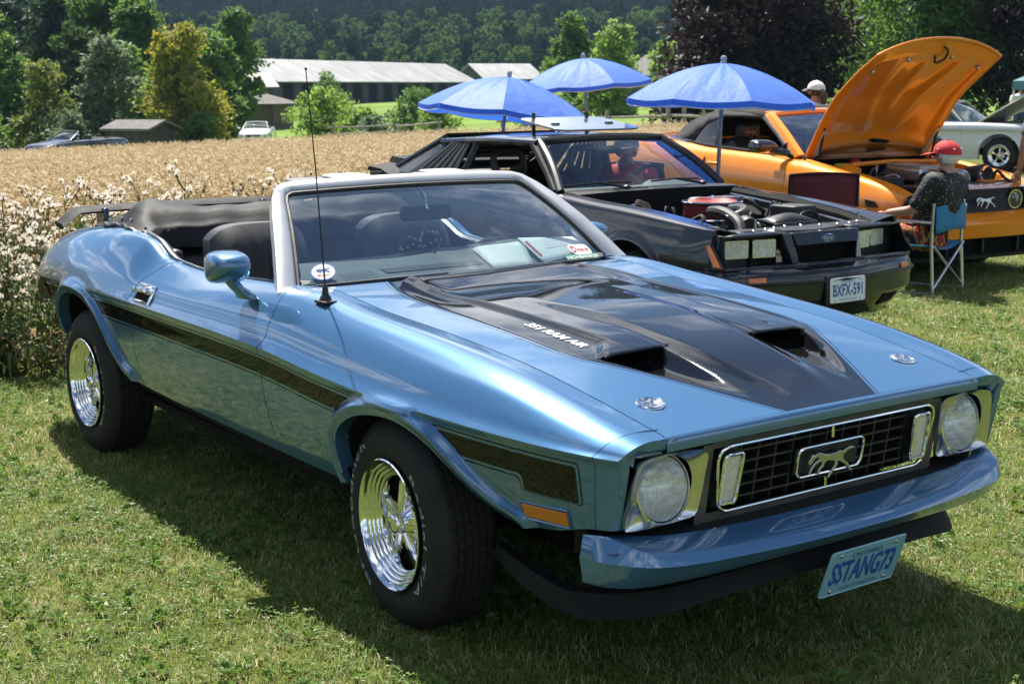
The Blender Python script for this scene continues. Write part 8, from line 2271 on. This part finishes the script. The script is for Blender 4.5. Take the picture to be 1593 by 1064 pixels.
person('person in white cap half hidden by the right blue umbrella', site(3.05, 18.5), vdir(site(3.05, 18.5)) + R(40), None, m_whitecloth, m_khaki, m_shoe, m_whitecloth, z=-.30)
person('person in grey T-shirt cut off by the right edge of the photo', (-3.77, 8.05), R(150), None, m_grey, m_denim, m_shoe, None)
person('person in white shirt standing under the teal canopy', site(13.35, 37.5), vdir(site(13.35, 37.5)) + R(20), None, m_whitecloth, m_denim, m_shoe, None, group='people under the canopy')
person('person in dark blue shirt at the right under the teal canopy', site(13.75, 37), vdir(site(13.75, 37)) - R(30), None, m_denim, m_grey, m_shoe, None, group='people under the canopy')

# ------------------------------------------------------------------ folding chairs
def strap_cloth(P, m, name, parent, th=.006): mb = MB(); mb.grid(P); return mb.build(name, m, parent, angle=180, solid=th)
m_teal_cloth = cloth('blue_canvas', (.012, .20, .42), .15, .7, 30)
m_maroon = cloth('maroon_canvas', (.11, .010, .022), .12, .75, 30)
ch = thing('folding_chair', 'blue canvas director chair with aluminium frame, under the man in red cap', 'chair', (-3.78, 6.36, 0), R(192))
hwd = .265
for s in (-1, 1):
    mb = MB(); mb.tube([(-.245, s * hwd, 0.0), (-.215, s * hwd, .42), (-.225, s * hwd, .74)], .013, 10); mb.build('back_leg', m_alu, ch)
    mb = MB(); mb.tube([(.26, s * hwd, 0.0), (.24, s * hwd, .58)], .012, 10); mb.build('front_leg', m_alu, ch)
    mb = MB(); mb.tube([(-.22, s * hwd, .585), (.02, s * hwd, .592), (.29, s * hwd, .588)], .019, 10, flat=.6); mb.build('arm_rest', mat('cream_plastic', (.62, .60, .55), .4), ch)
    mb = MB(); mb.tube(catmull([(-.24, s * hwd, .05), (-.20, s * hwd, .022), (0, s * hwd, .018), (.22, s * hwd, .022), (.26, s * hwd, .05)], 14), .011, 8); mb.build('foot_rail', m_alu, ch)
    for x in (-.235, .235): mb = MB(); mb.tube([(x, -s * hwd, .05), (x, s * hwd, .40)], .011, 8); mb.build('cross_brace', m_alu, ch)
strap_cloth(np.array([[(-.232 + .03 * math.sin(PI * f) * -1 - .02, (f * 2 - 1) * hwd, z + .02 * math.sin(PI * f)) for z in np.linspace(.50, .71, 5)] for f in np.linspace(0, 1, 13)]), m_teal_cloth, 'back_sling', ch)
strap_cloth(np.array([[(x, (f * 2 - 1) * hwd, .405 - .045 * math.sin(PI * f)) for x in np.linspace(-.22, .25, 6)] for f in np.linspace(0, 1, 13)]), m_teal_cloth, 'seat_sling', ch)
mc = thing('camp_chair', 'maroon canvas camp chair with dark frame, its back to us before the orange door', 'chair', (-4.10, 5.48, 0), R(140))
m_frame = mat('dark_tube', (.03, .03, .032), .4, metal=.5)
for s in (-1, 1):
    mb = MB(); mb.tube([(-.22, s * .27, .0), (-.24, s * .262, .50), (-.30, s * .258, .985)], .013, 8); mb.build('back_post', m_frame, mc)
    mb = MB(); mb.tube([(.26, s * .27, .0), (.24, s * .27, .62)], .012, 8); mb.build('front_leg', m_frame, mc)
    mb = MB(); mb.tube([(-.25, s * .275, .64), (.27, s * .275, .60)], .024, 8, flat=.5); mb.build('arm_rest', m_frame, mc)
    mb = MB(); mb.tube([(.25, -s * .27, .02), (.0, 0, .25), (-.22, s * .27, .45)], .010, 8); mb.build('cross_brace', m_frame, mc)
strap_cloth(np.array([[(-.238 - .125 * (z - .5) - .03 * math.sin(PI * f), (f * 2 - 1) * .262, z + .028 * math.sin(PI * f) * (z - .42) + (.0 if z < .9 else .0)) for z in np.linspace(.46, .985, 8)] for f in np.linspace(0, 1, 15)]), m_maroon, 'back_cloth', mc)
mb = MB(); mb.tube([(-.305 - .03 * math.sin(PI * f), (f * 2 - 1) * .262, .985 + .016 * math.sin(PI * f)) for f in np.linspace(0, 1, 13)], .010, 6); mb.build('back_binding', m_blackcloth, mc)
strap_cloth(np.array([[(x, (f * 2 - 1) * .262, .45 - .05 * math.sin(PI * f)) for x in np.linspace(-.22, .25, 5)] for f in np.linspace(0, 1, 9)]), m_maroon, 'seat_cloth', mc)
mc2 = dup(mc, (-5.10, 4.28, .06), R(-58), 'dark camp chair under the man in the red horse print T-shirt')

# ------------------------------------------------------------------ teal canopy tent at the right edge
tn = site(14.9, 37); cz_ = -.22
ct = thing('canopy_tent', 'teal pop up canopy tent with white legs at the far right edge', 'canopy', (*tn, cz_), R(20))
m_tent = cloth('teal_canopy_cloth', (.10, .25, .30), .35, .6, 6); hw_ = 1.5
for k in range(4):
    a = [(-1, -1), (1, -1), (1, 1), (-1, 1)]; p, q = a[k], a[(k + 1) % 4]
    mb = MB(); mb.grid(quadpatch((p[0] * hw_, p[1] * hw_, 1.98), (q[0] * hw_, q[1] * hw_, 1.98), (0.02 * q[0], 0.02 * q[1], 2.78), (0.02 * p[0], .02 * p[1], 2.78), 9, 9, (0, 0, -.10))); pn = mb.build('roof_panel', m_tent, ct, angle=180)
    mb = MB(); mb.grid(quadpatch((p[0] * hw_, p[1] * hw_, 1.98), (q[0] * hw_, q[1] * hw_, 1.98), (q[0] * hw_ * 1.01, q[1] * hw_ * 1.01, 1.76), (p[0] * hw_ * 1.01, p[1] * hw_ * 1.01, 1.76), 12, 3)); mb.build('valance', m_tent, pn, angle=180)
    mb = MB(); mb.tube([(p[0] * hw_ * .98, p[1] * hw_ * .98, -.1), (p[0] * hw_ * .98, p[1] * hw_ * .98, 1.97)], .025, 8); mb.build('leg', mat('white_tube', (.7, .7, .7), .4), ct)
